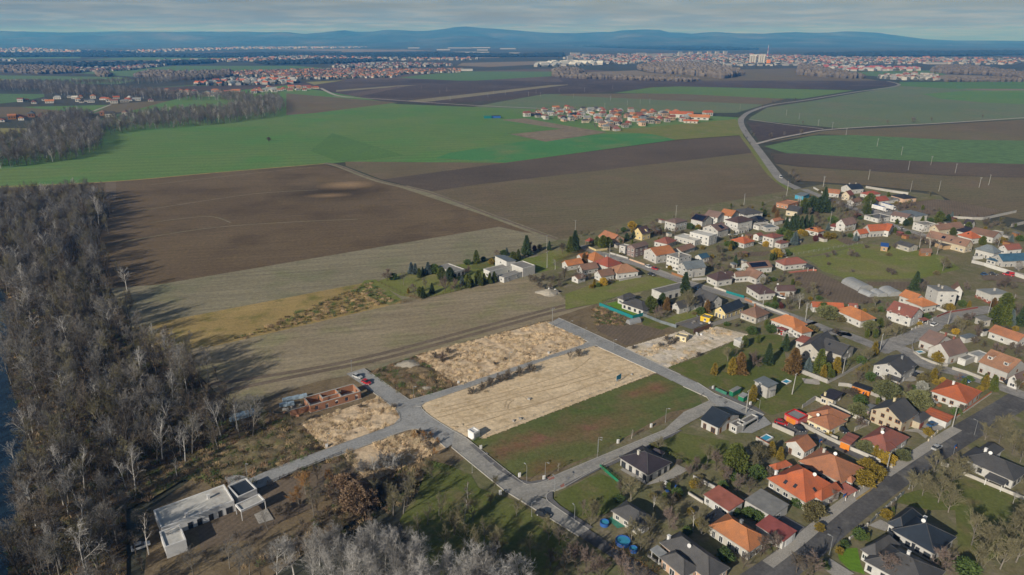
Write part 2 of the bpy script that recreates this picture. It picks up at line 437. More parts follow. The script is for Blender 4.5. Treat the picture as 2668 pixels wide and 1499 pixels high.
ground_mat("red_paving", (0.300, 0.130, 0.100), (0.340, 0.160, 0.125), big=0.2, fine=2.5, streak=0.0)
ground_mat("white_dust", (0.34, 0.31, 0.28), (0.42, 0.39, 0.36), big=0.2, fine=2.0, streak=0.0)
# roofs
for n, c in {"tile_orange": (0.430, 0.170, 0.068), "tile_flame": (0.430, 0.118, 0.050), "tile_salmon": (0.400, 0.172, 0.092),
             "tile_red": (0.300, 0.078, 0.052), "tile_brick": (0.250, 0.092, 0.070), "tile_tan": (0.350, 0.185, 0.110),
             "tile_brown": (0.220, 0.130, 0.095), "tile_mauve": (0.190, 0.128, 0.112), "tile_plum": (0.085, 0.052, 0.052)}.items():
    roof_mat(n, c, tuple(.55 * x + .04 for x in c), weather=0.8)
for n, c in {"slate_black": (0.034, 0.036, 0.042), "slate_navy": (0.026, 0.036, 0.052), "slate_grey": (0.085, 0.085, 0.088),
             "slate_purple": (0.044, 0.038, 0.048)}.items():
    roof_mat(n, c, rough=0.55, spec=0.35, weather=0.7)
for n, c in {"sheet_grey": (0.200, 0.200, 0.195), "sheet_light": (0.270, 0.280, 0.285), "sheet_blue": (0.045, 0.105, 0.165),
             "sheet_steel": (0.155, 0.180, 0.200), "sheet_red": (0.290, 0.085, 0.075), "sheet_salmon": (0.360, 0.130, 0.095),
             "membrane": (0.260, 0.250, 0.235), "membrane_white": (0.520, 0.510, 0.480), "bitumen": (0.150, 0.145, 0.140), "sheet_green": (0.05, 0.20, 0.14)}.items():
    paint_mat(n, c, 0.6, 0.3, 0.25, 0.5, (0.20, 0.13, 0.09) if n == "membrane_white" else tuple(x * 0.6 for x in c))
# walls and paint
for n, c in {"white": (0.47, 0.465, 0.45), "offwhite": (0.43, 0.41, 0.37), "cream": (0.47, 0.41, 0.31), "farwall": (0.26, 0.255, 0.25), "yellow": (0.56, 0.46, 0.24),
             "greywall": (0.36, 0.35, 0.33), "mauvewall": (0.27, 0.21, 0.20), "peach": (0.52, 0.36, 0.26), "pinkwall": (0.55, 0.20, 0.20),
             "concrete": (0.37, 0.36, 0.34), "tealpaint": (0.015, 0.17, 0.18), "greenpaint": (0.02, 0.19, 0.10), "whitepaint": (0.66, 0.66, 0.66),
             "wood": (0.26, 0.13, 0.06), "orangepaint": (0.60, 0.20, 0.03), "woodpale": (0.38, 0.26, 0.15), "redpaint": (0.40, 0.03, 0.03),
             "yellowpaint": (0.62, 0.42, 0.04), "bluepaint": (0.03, 0.10, 0.32), "skyblue": (0.06, 0.28, 0.42), "plinth": (0.26, 0.25, 0.24),
             "plinth_red": (0.26, 0.08, 0.06), "block": (0.24, 0.23, 0.22), "darkwood": (0.10, 0.06, 0.045), "ivory": (0.60, 0.52, 0.33)}.items():
    paint_mat(n, c, 0.85, 0.2, 0.14, 0.7, tuple(x * 0.72 for x in c))
paint_mat("steel", (0.22, 0.23, 0.24), 0.5, 0.5, 0.1, 2)
paint_mat("pole_concrete", (0.30, 0.295, 0.28), 0.9, 0.2, 0.15, 2)
paint_mat("frame", (0.62, 0.62, 0.61), 0.5, 0.4, 0.05, 2)
paint_mat("darkframe", (0.05, 0.05, 0.055), 0.5, 0.4, 0.05, 2)
paint_mat("black", (0.015, 0.015, 0.017), 0.5, 0.4, 0.1, 2)
paint_mat("glass", (0.030, 0.036, 0.045), 0.12, 0.6, 0.1, 1)
paint_mat("panel", (0.012, 0.016, 0.034), 0.18, 0.6, 0.15, 1)
paint_mat("poolwater", (0.05, 0.30, 0.46), 0.08, 0.5, 0.1, 1)
paint_mat("plastic_film", (0.32, 0.42, 0.52), 0.3, 0.5, 0.35, 1.2, (0.14, 0.24, 0.34))
paint_mat("tunnel_film", (0.30, 0.31, 0.32), 0.35, 0.5, 0.15, 0.6, (0.22, 0.22, 0.22))
for n, c in {"car_red": (0.35, 0.01, 0.015), "car_silver": (0.42, 0.43, 0.44), "car_black": (0.02, 0.022, 0.026), "car_blue": (0.03, 0.09, 0.20),
             "car_white": (0.60, 0.60, 0.60)}.items():
    paint_mat(n, c, 0.28, 0.6, 0.06, 1)
paint_mat("brick_clay", (0.36, 0.185, 0.115), 0.9, 0.1, 0.2, 2.2, (0.33, 0.14, 0.08))
# plants
def bark(name, c, var=0.35):
    m, nt, b = new_mat(name, 0.9, 0.15)
    g = nt.nodes.new("ShaderNodeNewGeometry"); oi = nt.nodes.new("ShaderNodeObjectInfo")
    f = noise_n(nt, g.outputs["Position"], 1.3, 5, 0.7)
    col = mix(nt, 1.0, c, ramp(nt, f, [(0.3, (1 - var,) * 3), (0.7, (1 + var,) * 3)]), 'MULTIPLY')
    col = mix(nt, 1.0, col, ramp(nt, oi.outputs["Random"], [(0, (0.72, 0.70, 0.68)), (0.5, (1, 1, 1)), (1, (1.25, 1.22, 1.2))]), 'MULTIPLY')
    nt.links.new(col, b.inputs["Base Color"])
bark("bark_grey", (0.165, 0.150, 0.128)); bark("bark_dark", (0.105, 0.085, 0.066)); bark("bark_pale", (0.430, 0.415, 0.390), 0.25)
bark("twig_grey", (0.165, 0.158, 0.146), 0.2); bark("twig_brown", (0.132, 0.113, 0.090), 0.2); bark("twig_olive", (0.165, 0.150, 0.088), 0.2)
bark("twig_purple", (0.165, 0.128, 0.110), 0.2); bark("twig_pale", (0.300, 0.292, 0.280), 0.2); bark("twig_orange", (0.300, 0.165, 0.060), 0.2)
leaf_mat("needles", (0.030, 0.052, 0.022), (0.055, 0.082, 0.032)); leaf_mat("needles_blue", (0.085, 0.120, 0.125), (0.125, 0.160, 0.165))
leaf_mat("thuja", (0.060, 0.085, 0.018), (0.110, 0.125, 0.028)); leaf_mat("golden", (0.150, 0.115, 0.018), (0.235, 0.170, 0.030))
leaf_mat("rust", (0.120, 0.072, 0.026), (0.185, 0.115, 0.045)); leaf_mat("olive", (0.100, 0.112, 0.048), (0.150, 0.155, 0.072))
leaf_mat("shrub", (0.050, 0.085, 0.024), (0.085, 0.125, 0.035)); leaf_mat("yellowleaf", (0.300, 0.200, 0.020), (0.400, 0.270, 0.040))
leaf_mat("deadleaf", (0.200, 0.130, 0.082), (0.280, 0.190, 0.125)); leaf_mat("redleaf", (0.085, 0.026, 0.024), (0.120, 0.040, 0.034))
leaf_mat("greyleaf", (0.210, 0.220, 0.200), (0.280, 0.285, 0.265)); leaf_mat("straw", (0.300, 0.215, 0.120), (0.420, 0.310, 0.185))
leaf_mat("straw_pale", (0.490, 0.375, 0.240), (0.700, 0.565, 0.395)); leaf_mat("weeds", (0.100, 0.085, 0.040), (0.160, 0.140, 0.060))
def water_mat():
    m, nt, b = new_mat("water", 0.08, 0.5)
    b.inputs["Base Color"].default_value = (0.012, 0.028, 0.045, 1)
    g = nt.nodes.new("ShaderNodeNewGeometry")
    bp = N(nt, "ShaderNodeBump", Strength=0.15, Distance=0.1)
    nt.links.new(noise_n(nt, g.outputs["Position"], 0.9, 3), bp.inputs["Height"]); nt.links.new(bp.outputs[0], b.inputs["Normal"])
water_mat()
# ------------------------------------------------------------------ the plain, fields, roads
LV = 0.035
def land(name, cr, pts, level, mat, kind='structure'):
    return sheet(name, poly_px(cr, pts), LV * level, mat, kind)

sheet("ground", [Vector((-22000, -400, 0)), Vector((22000, -400, 0)), Vector((22000, 28000, 0)), Vector((-22000, 28000, 0))], -0.3, "plain")

# far fields, strips between the villages
for i, (cr, pts, mt) in enumerate([
    (T1, [(-200, 560), (900, 575), (1020, 600), (880, 628), (-200, 622)], "far_green"),
    (T1, [(-200, 590), (182, 592), (182, 622), (-200, 624)], "far_yellow"),
    (T1, [(560, 545), (1300, 492), (2200, 492), (2600, 520), (1750, 535), (1000, 572)], "far_green"),
    (T1, [(340, 462), (1010, 452), (1400, 455), (1000, 476), (340, 482)], "far_tan"),
    (T1, [(600, 445), (1600, 402), (2576, 425), (1600, 452)], "far_green"),
    (T1, [(1000, 412), (1620, 385), (1900, 393), (1300, 420)], "far_brown"),
    (T1, [(2000, 372), (2576, 366), (2900, 372), (2576, 382)], "far_tan"),
    (T1, [(-200, 300 + 120), (600, 425), (600, 436), (-200, 440)], "far_green"),
    (T1, [(-300, 470), (500, 480), (700, 500), (-300, 520)], "far_dark"),
    (T4, [(850, 95), (1450, 62), (1700, 70), (1050, 112)], "far_green"),
    (T4, [(850, 92), (1400, 70), (2000, 62), (2250, 40), (2380, 55), (2420, 80), (1500, 100), (1000, 105)], "far_dark"),
    (T4, [(-300, 125), (330, 130), (330, 150), (150, 185), (-300, 230)], "far_green"),
    (T4, [(-300, 225), (620, 225), (640, 280), (250, 300), (-300, 305)], "soil_olive"),
    (T4, [(830, 205), (690, 275), (1000, 260), (1790, 232), (1500, 185), (1150, 180)], "soil_olive"),
    (T4, [(150, 225), (830, 210), (690, 275), (640, 270)], "crop_green"),
    (T4, [(-200, 380), (200, 385), (195, 440), (-200, 440)], "far_yellow"),
    (T4, [(2280, 40), (2900, 10), (2700, 40), (2350, 62)], "far_yellow"),
    (T5, [(-200, 60), (0, 30), (700, -20), (1500, -20), (2576, 20), (2420, 70), (1700, 140), (700, 205), (150, 165), (-100, 130)], "far_dark"),
    (T5, [(0, 0), (600, -30), (1580, -60), (2576, -20), (2576, 25), (1600, 40), (900, 20), (400, 20), (0, 40)], "far_brown"),
    (T5, [(-40, 100), (430, 65), (560, 65), (-40, 112)], "stubble"),
    (T5, [(480, 180), (1560, 62), (1720, 58), (620, 190)], "stubble"),
    (T5, [(-40, 150), (60, 125), (420, 70), (470, 75), (120, 150), (-40, 165)], "far_brown"),
    (T2, [(420, 580), (840, 533), (1580, 535), (1580, 568), (1000, 602), (860, 602)], "far_green"),
    (T2, [(1800, 540), (2200, 525), (2300, 545), (2576, 560), (2576, 580), (1800, 560)], "far_tan"),
    (T2, [(900, 470), (1560, 455), (1500, 480), (1100, 500), (860, 490)], "far_tan"),
    (T2, [(700, 432), (1150, 415), (1180, 432), (720, 442)], "far_tan"),
    (T2, [(0, 380), (460, 370), (700, 380), (0, 390)], "far_tan"),
    (T2, [(1600, 575), (2500, 605), (2700, 650), (1700, 640)], "far_dark"),
    (T6, [(-1000, 130), (0, 128), (760, 160), (620, 215), (430, 270), (-900, 270), (-1600, 240), (-1350, 190)], "crop_grey"),
    (T6, [(-860, 128), (0, 125), (800, 165), (640, 208), (-900, 140)], "soil_olive"),
    (T6, [(-480, 122), (-200, 80), (0, 73), (1310, 102), (920, 165), (720, 162), (0, 128)], "crop_bright"),
    (T6, [(-200, 60), (0, 20), (1100, 10), (1600, 35), (1640, 62), (1310, 100), (0, 72)], "far_dark"),
    (T3, [(-100, 560), (400, 520), (850, 510), (1500, 602), (0, 602)], "soil_olive"),
    (T3, [(1950, 555), (2420, 570), (2420, 590), (1950, 590)], "far_tan"),
    (T3, [(1100, 540), (1900, 525), (2000, 560), (1600, 580)], "far_green"),
    (T6, [(1650, 40), (2100, 40), (2700, 30), (2700, 110), (1950, 95), (1640, 75)], "crop_dark"),
    (T6, [(1900, 105), (2150, 90), (2700, 92), (2700, 105)], "far_tan"),
    (T6, [(540, 300), (660, 230), (1000, 180), (1640, 68), (1950, 85), (2900, 130), (2900, 300), (1200, 385), (520, 322)], "crop_grey"),
    (T6, [(1820, 130), (2150, 105), (2900, 100), (2900, 215), (2300, 195), (1960, 165)], "crop_green"),
    (T6, [(510, 335), (1060, 388), (1060, 402), (600, 480), (560, 420)], "far_dark"),
    (T6, [(600, 500), (1100, 402), (1500, 385), (2900, 300), (2900, 480), (2000, 470), (1050, 430)], "soil_olive"),
    (T6, [(640, 520), (1000, 440), (1300, 435), (2000, 470), (2900, 480), (2900, 670), (1800, 630), (800, 570)], "far_green"),
    (T6, [(700, 575), (880, 572), (1800, 632), (2900, 660), (2900, 760), (2000, 735), (900, 670), (720, 640)], "soil_dark"),
    (T6, [(720, 650), (900, 672), (2000, 738), (2900, 760), (2900, 1130), (2200, 1000), (1900, 860), (1400, 810), (900, 775)], "soil_olive"),
]):
    sheet("field", poly_px(cr, pts), -0.26 + 0.005 * i, mt)

land("farmland", O, [(-300, 476), (400, 460), (2060, 480), (1760, 722), (1500, 900), (900, 1100), (-300, 1200)], 0.4, "stubble")
# the great green and brown fields in the middle distance
land("field", O, [(-200, 480), (-200, 380), (250, 300), (480, 240), (720, 215), (830, 232), (1000, 262), (1320, 275), (1480, 275), (1860, 296), (1868, 340), (1700, 352), (1270, 410), (870, 408), (815, 413), (270, 462)], 1, "crop_green")
land("field", O, [(720, 235), (850, 246), (1000, 258), (790, 285), (720, 290)], 2, "soil_olive")
land("field", O, [(836, 335), (1020, 392), (872, 407), (850, 406), (780, 380)], 2, "crop_dark")
land("field", O, [(1095, 398), (1130, 385), (1340, 352), (1520, 338), (1660, 334), (1700, 352), (1270, 409)], 2, "crop_emerald")
land("field", O, [(1283, 338), (1450, 321), (1528, 333), (1372, 357)], 3, "far_tan")
land("field", O, [(1260, 302), (1320, 298), (1480, 326), (1420, 326)], 3, "far_tan")
land("field", O, [(1520, 330), (1850, 300), (1870, 340), (1700, 352), (1640, 338)], 2, "pasture")
land("field", O, [(868, 407), (1270, 410), (1140, 440), (960, 452), (870, 418)], 2, "soil_olive")
land("field", O, [(960, 452), (1270, 410), (1700, 353), (1868, 341), (1905, 400), (1985, 480), (2030, 500), (1560, 590), (1400, 605), (1085, 482)], 1, "soil_olive")
land("field", O, [(960, 452), (1270, 410), (1700, 353), (1868, 341), (1890, 385), (1500, 430), (1200, 465), (1085, 482)], 2, "soil_dark")
land("field", O, [(-200, 486), (270, 458), (815, 413), (960, 457), (1370, 592), (1250, 575), (400, 716), (-200, 760)], 1, "soil_brown")
land("field", O, [(200, 755), (400, 716), (1255, 571), (1400, 604), (1250, 640), (985, 690), (530, 790), (200, 830)], 2, "stubble")
land("field", O, [(300, 830), (530, 786), (935, 708), (1010, 762), (545, 872), (300, 900)], 2, "golden_grass")
land("field", O, [(260, 900), (545, 870), (1010, 762), (1250, 705), (1320, 702), (1440, 762), (1640, 695), (1720, 708), (1500, 772), (1380, 806), (960, 915), (700, 990), (400, 1010)], 2, "lower_field")
strip("verge", smooth_line(poly_px(O, [(815, 411), (850, 418), (950, 455), (1075, 485), (1240, 545), (1395, 602)])), 7.0, LV * 3, "stubble")
strip("track", smooth_line(poly_px(O, [(818, 411), (850, 417), (955, 455), (1078, 484), (1245, 545), (1400, 602)])), 2.6, LV * 3 + .02, "track_dirt")
land("track", O, [(265, 460), (292, 458), (292, 505), (268, 505)], 3, "track_dirt")
strip("verge", smooth_line(poly_px(O, [(-100, 474), (270, 458), (540, 435), (815, 412)])), 3.0, LV * 3, "golden_grass")
for a in ([(380, 465), (620, 438), (800, 420)], [(260, 545), (420, 520), (640, 488), (800, 478)], [(300, 610), (520, 575), (720, 560), (900, 552)], [(380, 560), (520, 545), (580, 560)]):
    strip("wheel_track", smooth_line(poly_px(O, a)), 1.1, LV * 3, "stubble")
for a in ([(480, 975), (760, 932), (960, 890), (1200, 826), (1390, 776), (1500, 752), (1690, 716)], [(560, 985), (780, 940), (970, 901), (1210, 836), (1400, 784), (1500, 762)]):
    strip("dirt_track", smooth_line(poly_px(O, a)), 2.6, LV * 3, "track_dirt")
strip("farm_track", smooth_line(poly_px(T5, [(-60, 150), (250, 165), (600, 190), (1000, 215), (1500, 238), (1640, 245)])), 6, LV * 3, "white_dust")
strip("farm_track", smooth_line(poly_px(T4, [(2390, 85), (2480, 130), (2560, 148), (2640, 152)])), 8, LV * 3, "white_dust")
strip("farm_track", poly_px(T4, [(640, 278), (830, 208)]), 5, LV * 3, "white_dust")
strip("country_road", smooth_line(poly_px(T6, [(1030, 895), (880, 832), (770, 775), (700, 690), (620, 580), (560, 500), (490, 400), (465, 340), (480, 300), (545, 258), (700, 210), (950, 175), (1300, 118), (1640, 66), (1560, 35)])), 8.5, LV * 4, "asphalt_old")
strip("verge", smooth_line(poly_px(T6, [(830, 845), (720, 765), (650, 690), (560, 560), (470, 440), (440, 370), (455, 310)])), 5, LV * 3, "pasture")
strip("farm_track", smooth_line(poly_px(T6, [(580, 502), (720, 465), (900, 430), (1090, 398), (1500, 370), (2000, 345), (2700, 298)])), 5.5, LV * 4, "white_dust")
strip("farm_track", poly_px(T6, [(530, 322), (800, 358), (1080, 390)]), 4, LV * 4, "white_dust")

# near ground: woods, village, building land
land("forest_floor", SRC, [(-400, 520), (270, 500), (285, 560), (250, 640), (290, 760), (340, 830), (350, 930), (520, 980), (600, 1060), (700, 1100), (700, 1180), (520, 1230), (330, 1330), (330, 1560), (-400, 1560)], 4, "forest_floor")
land("village_ground", SRC, [(1400, 640), (1560, 600), (1700, 560), (1900, 525), (2150, 480), (2290, 490), (2450, 510), (2500, 560), (2800, 640), (2900, 1700), (1300, 1700), (1140, 1330), (1180, 1120), (1560, 860), (1620, 800), (1720, 730), (1650, 720), (1480, 790), (1400, 700)], 4, "garden_ground")
land("building_land", O, [(930, 935), (1060, 890), (1380, 805), (1500, 765), (1560, 775), (1760, 860), (1620, 900), (1760, 1030), (1560, 1110), (1330, 1230), (1200, 1140), (1000, 1240), (860, 1330), (640, 1480), (360, 1480), (380, 1280), (560, 1150), (700, 1060), (640, 1010), (800, 960)], 5, "dry_earth")
land("scrub_ground", SRC, [(600, 1150), (740, 1090), (800, 1130), (960, 1180), (720, 1260), (640, 1290), (480, 1250), (380, 1310), (330, 1290), (420, 1220), (540, 1170)], 6, "scrub_earth")
land("yard", L5, [(215, 560), (400, 540), (700, 430), (1100, 270), (1200, 330), (1300, 470), (900, 640), (800, 790), (440, 950), (300, 1100), (0, 1120), (-300, 1200), (-320, 1000), (0, 800)], 6, "garden_soil")
land("meadow", P1, [(600, 1230), (2425, 575), (2576, 640), (2820, 760), (2880, 880), (2560, 940), (1850, 1340), (1500, 1480), (1240, 1560), (1060, 1560), (680, 1270)], 6, "meadow")
land("lawn", L6, [(930, 690), (1000, 620), (1390, 420), (1600, 520), (1640, 720), (1480, 830), (1180, 900), (940, 740)], 6, "lawn")
land("lawn", L6, [(1940, 140), (2200, 20), (2700, 100), (2700, 330), (2300, 330)], 6, "lawn")
land("lawn", L5, [(2000, 300), (2150, 330), (2420, 440), (2574, 700), (2700, 1100), (2500, 1500), (2000, 1500), (1700, 900), (1900, 600)], 6, "lawn")
land("lawn", L6, [(0, 500), (300, 620), (560, 700), (900, 950), (1100, 1100), (900, 1500), (0, 1500), (-150, 1100)], 6, "lawn")
land("lawn", S1, [(-600, 900), (0, 560), (400, 480), (800, 800), (1200, 1000), (1650, 1170), (1800, 1300), (1500, 1450), (700, 1700), (300, 1450), (-100, 1250)], 6, "lawn")
land("lawn", R5, [(990, 1330), (1450, 1180), (2060, 890), (2500, 900), (2576, 1300), (2100, 1560), (1500, 1600)], 6, "lawn")
land("lawn", R5, [(150, 480), (300, 445), (650, 600), (520, 650)], 7, "lawn_bright")
land("lawn", R5, [(640, 650), (760, 650), (1010, 780), (900, 830), (640, 760)], 7, "lawn")
land("lawn", R5, [(930, 700), (1150, 600), (1420, 530), (1480, 610), (1050, 760)], 7, "pasture")
land("lawn", S6, [(690, 1190), (900, 1180), (930, 1330), (980, 1447), (820, 1400), (720, 1300)], 6, "lawn_bright")
land("lawn", S7, [(880, 480), (1050, 500), (1543, 700), (1700, 900), (1600, 1100), (1000, 1400), (900, 1447), (850, 800), (600, 800), (250, 720), (330, 640)], 6, "lawn")
land("pasture", R3, [(1000, 1150), (1300, 1110), (1800, 960), (2300, 1000), (2900, 1130), (3100, 1300), (2600, 1420), (2100, 1440), (1600, 1440), (1250, 1330), (1150, 1230)], 6, "pasture")
land("pasture", R3, [(640, 1080), (900, 990), (1450, 890), (1800, 970), (1000, 1140)], 6, "pasture")
land("pasture", R3, [(1430, 900), (1560, 880), (1760, 930), (1600, 985)], 7, "garden_soil")
land("vegetable_plot", R6, [(760, 390), (1140, 370), (1560, 560), (2300, 900), (1500, 930), (1350, 850), (900, 640), (780, 580)], 6, "garden_soil")
land("vegetable_plot", R4, [(340, 545), (700, 500), (1060, 455), (1350, 470), (2200, 640), (1900, 760), (1400, 740), (900, 700), (500, 640)], 6, "garden_soil")
land("vegetable_plot", R5, [(-50, 560), (60, 520), (420, 660), (700, 760), (1080, 840), (400, 1060), (0, 880), (-100, 820)], 6, "dry_earth")
land("vegetable_plot", R5, [(0, 770), (420, 740), (680, 780), (1000, 850), (420, 1040), (50, 850)], 7, "garden_soil")
land("vegetable_plot", R3, [(60, 1080), (560, 1060), (480, 1120), (80, 1140)], 6, "garden_soil")
land("vegetable_plot", R7, [(-60, 745), (1000, 740), (900, 830), (520, 880), (180, 800), (-60, 830)], 6, "garden_soil")
land("field", R2, [(120, 1120), (560, 960), (900, 930), (1250, 880), (1500, 920), (1650, 960), (1240, 1060), (800, 1160), (560, 1250), (300, 1290), (120, 1330)], 6, "pasture")
land("lawn", R1, [(1200, 600), (1420, 570), (1440, 600), (1310, 660), (1200, 650)], 6, "lawn")
land("lawn", R1, [(1800, 560), (2080, 450), (2250, 400), (2400, 440), (2100, 600), (1850, 600)], 6, "pasture")
land("garden_ground", R1, [(120, 800), (400, 700), (800, 640), (1350, 560), (1900, 520), (2200, 640), (1560, 770), (1100, 880), (640, 990), (400, 950)], 5, "pasture")
land("track", R1, [(0, 780), (120, 770), (420, 1000), (280, 1060), (-100, 900)], 5, "pasture")

# the river beside the wood
land("river", SRC, [(-500, 720), (-10, 740), (44, 800), (20, 880), (20, 980), (48, 1060), (72, 1130), (64, 1190), (30, 1260), (56, 1330), (36, 1400), (10, 1560), (-500, 1560)], 5, "water")

# building plots
PLOT_STRAW = poly_px(P1, [(120, 398), (1370, 75), (1730, 240), (1750, 275), (1700, 305), (535, 688)])
PLOT_SAND = poly_px(P1, [(175, 885), (215, 850), (1400, 432), (1820, 312), (1890, 325), (2420, 565), (775, 1195), (575, 1178), (270, 985)])
PLOT_CORNER = poly_px(L4, [(715, 793), (1485, 530), (1660, 655), (1708, 715), (1690, 760), (1640, 805), (960, 1055)])
PLOT_WOODED = poly_px(L4, [(1125, 1108), (1830, 855), (1960, 880), (2165, 1038), (1410, 1390)])
PLOT_RUBBLE = poly_px(R5, [(400, 1078), (1185, 840), (1325, 905), (1635, 785), (2055, 895), (965, 1340)])
sheet("plot_ground", PLOT_STRAW, LV * 8, "plot_straw")
sheet("plot_ground", PLOT_SAND, LV * 8, "plot_sand")
sheet("plot_ground", PLOT_CORNER, LV * 8, "plot_straw")
sheet("plot_ground", PLOT_WOODED, LV * 8, "plot_straw")
sheet("plot_ground", PLOT_RUBBLE, LV * 8, "plot_rubble")

def rough_ground(name, poly, cell, amp, mat, z0, freq=0.35):
    """hummocky ground: a grid over the polygon lifted by noise"""
    x0, x1 = min(p.x for p in poly), max(p.x for p in poly); y0, y1 = min(p.y for p in poly), max(p.y for p in poly)
    nx, ny = int((x1 - x0) / cell) + 1, int((y1 - y0) / cell) + 1
    ids, vs, fs = {}, [], []
    def vid(i, j):
        if (i, j) not in ids:
            x, y = x0 + i * cell, y0 + j * cell
            edge = not all(inside(x + a, y + b, poly) for a, b in ((1.2, 0), (-1.2, 0), (0, 1.2), (0, -1.2)))
            h = 0 if edge else amp * max(0, 0.35 + mnoise.fractal(Vector((x * freq, y * freq, 3.1)), 0.8, 2.1, 4))
            ids[(i, j)] = len(vs); vs.append((x, y, z0 + h))
        return ids[(i, j)]
    for i in range(nx):
        for j in range(ny):
            if inside(x0 + (i + .5) * cell, y0 + (j + .5) * cell, poly):
                fs.append((vid(i, j), vid(i + 1, j), vid(i + 1, j + 1), vid(i, j + 1)))
    return tag(obj(name, mesh(name, vs, fs, mat, None, True)), kind='structure')
rough_ground("rough_ground", PLOT_STRAW, 0.8, 0.42, "plot_straw", LV * 9)
rough_ground("rough_ground", PLOT_CORNER, 0.8, 0.42, "plot_straw", LV * 9)
rough_ground("rough_ground", PLOT_SAND, 0.9, 0.12, "plot_sand", LV * 9)
rough_ground("rough_ground", PLOT_RUBBLE, 0.8, 0.22, "plot_rubble", LV * 9)
rough_ground("rough_ground", poly_px(L4, [(1370, 290), (1800, 150), (2270, 420), (1860, 540), (1780, 540)]), 1.0, 0.5, "dry_earth", LV * 6)
rough_ground("rough_ground", poly_px(SRC, [(540, 1235), (610, 1155), (735, 1095), (790, 1132), (832, 1162), (700, 1212), (640, 1230), (600, 1250)]), 1.0, 0.7, "scrub_earth", LV * 7, 0.25)

ground_mat("rut", (0.430, 0.325, 0.205), (0.500, 0.385, 0.250), big=0.1, fine=1.0, streak=0.4, bump=0.4)
for a in ([(330, 1000), (700, 900), (1000, 820), (1500, 700), (2000, 560), (2200, 520)], [(300, 960), (680, 870), (980, 790), (1480, 670), (1980, 530)], [(975, 900), (985, 850), (1030, 810), (1100, 800)], [(1000, 930), (1010, 870), (1060, 830)], [(600, 1080), (1000, 960), (1500, 800), (1900, 650), (2250, 560)], [(400, 900), (600, 850), (1100, 720), (1600, 560), (1800, 420)], [(1150, 790), (1200, 830)], [(500, 1000), (800, 960), (1200, 880), (1600, 770)]):
    strip("tyre_track", smooth_line(poly_px(P1, a)), 0.5, LV * 9 + .075, "rut")
for a in ([(500, 470), (800, 330), (1100, 250), (1300, 170)], [(560, 520), (1000, 420), (1090, 330), (1120, 240), (1200, 200)], [(1050, 330), (1300, 260), (1600, 250)]):
    strip("tyre_track", smooth_line(poly_px(P1, a)), 1.2, LV * 9 + .2, "rut")
# paved streets of the new estate
RZ = LV * 11
NEW = [(L4, [(1170, 297), (1345, 243), (1390, 272), (1805, 560), (1880, 560), (1930, 600), (1910, 640), (1985, 705), (2335, 935), (2175, 1045), (1965, 882), (1830, 850), (1640, 810), (1708, 735), (1665, 655), (1440, 485)]),
       (L4, [(1708, 735), (1800, 780), (1960, 890), (1835, 852), (1640, 910), (1120, 1108), (700, 1255), (430, 1392), (285, 1450), (215, 1340), (400, 1262), (960, 1058), (1640, 808)]),
       (P1, [(65, 830), (535, 690), (1395, 400), (1705, 305), (1750, 275), (1800, 250), (1900, 320), (1820, 310), (1400, 432), (830, 640), (215, 852), (170, 890)]),
       (P1, [(1370, 78), (1430, 75), (1490, 42), (1560, 68), (2120, 325), (2520, 520), (2576, 548), (2660, 585), (2576, 645), (2425, 568), (1890, 325), (1745, 250)]),
       (S3, [(-330, -110), (-90, -150), (240, 0), (520, 180), (820, 310), (1350, 540), (1250, 640), (1000, 540), (560, 420), (445, 310), (400, 240), (0, 60)])]
for i, (cr, pp) in enumerate(NEW):
    sheet("street", poly_px(cr, pp), RZ + 0.004 * i, "concrete_paving")
pd = poly_px(S3, [(445, 290), (600, 400), (270, 580), (0, 730)]) + poly_px(L6, [(2100, 50), (1390, 378), (1050, 570), (900, 620), (862, 680), (700, 660), (600, 520), (700, 548), (870, 508), (1010, 430), (2040, 0)]) + poly_px(S3, [(0, 500)])
sheet("street", pd, RZ + 0.024, "dusty_paving")
pn = poly_px(L6, [(45, 70), (330, 300), (600, 512), (700, 640), (870, 700), (930, 755), (1290, 1000), (1190, 1065), (820, 838), (440, 605), (0, 240), (-90, 170), (-60, 10)])
sheet("street", pn, RZ + 0.028, "dusty_paving")
sheet("street", poly_px(L6, [(1290, 1000), (1750, 1300), (2100, 1540), (1900, 1600), (1560, 1310), (1190, 1065)]), RZ + 0.02, "asphalt")
for pp, mt in (([(90, 145), (135, 140), (420, 370), (600, 500), (700, 520), (870, 490), (880, 510), (700, 552), (590, 525), (380, 400)], "dark_paving"),
               ([(880, 610), (925, 625), (925, 690), (1000, 760), (1330, 980), (1290, 1000), (920, 740), (862, 680)], "dark_paving"),
               ([(1050, 545), (1390, 372), (1400, 395), (1060, 572)], "dark_paving"), ([(1395, 375), (2120, 35), (2190, 0), (2230, 0), (2130, 60), (1420, 400)], "dark_paving"),
               ([(870, 475), (930, 465), (955, 485), (890, 505)], "red_paving"), ([(1000, 560), (1040, 535), (1045, 565), (1010, 580)], "red_paving")):
    sheet("pavement", poly_px(L6, pp), RZ + 0.05, mt)
sheet("pavement", poly_px(S3, [(440, 60), (840, 250), (1250, 430), (1380, 540), (1340, 535), (820, 300), (430, 90)]), RZ + 0.05, "dark_paving")

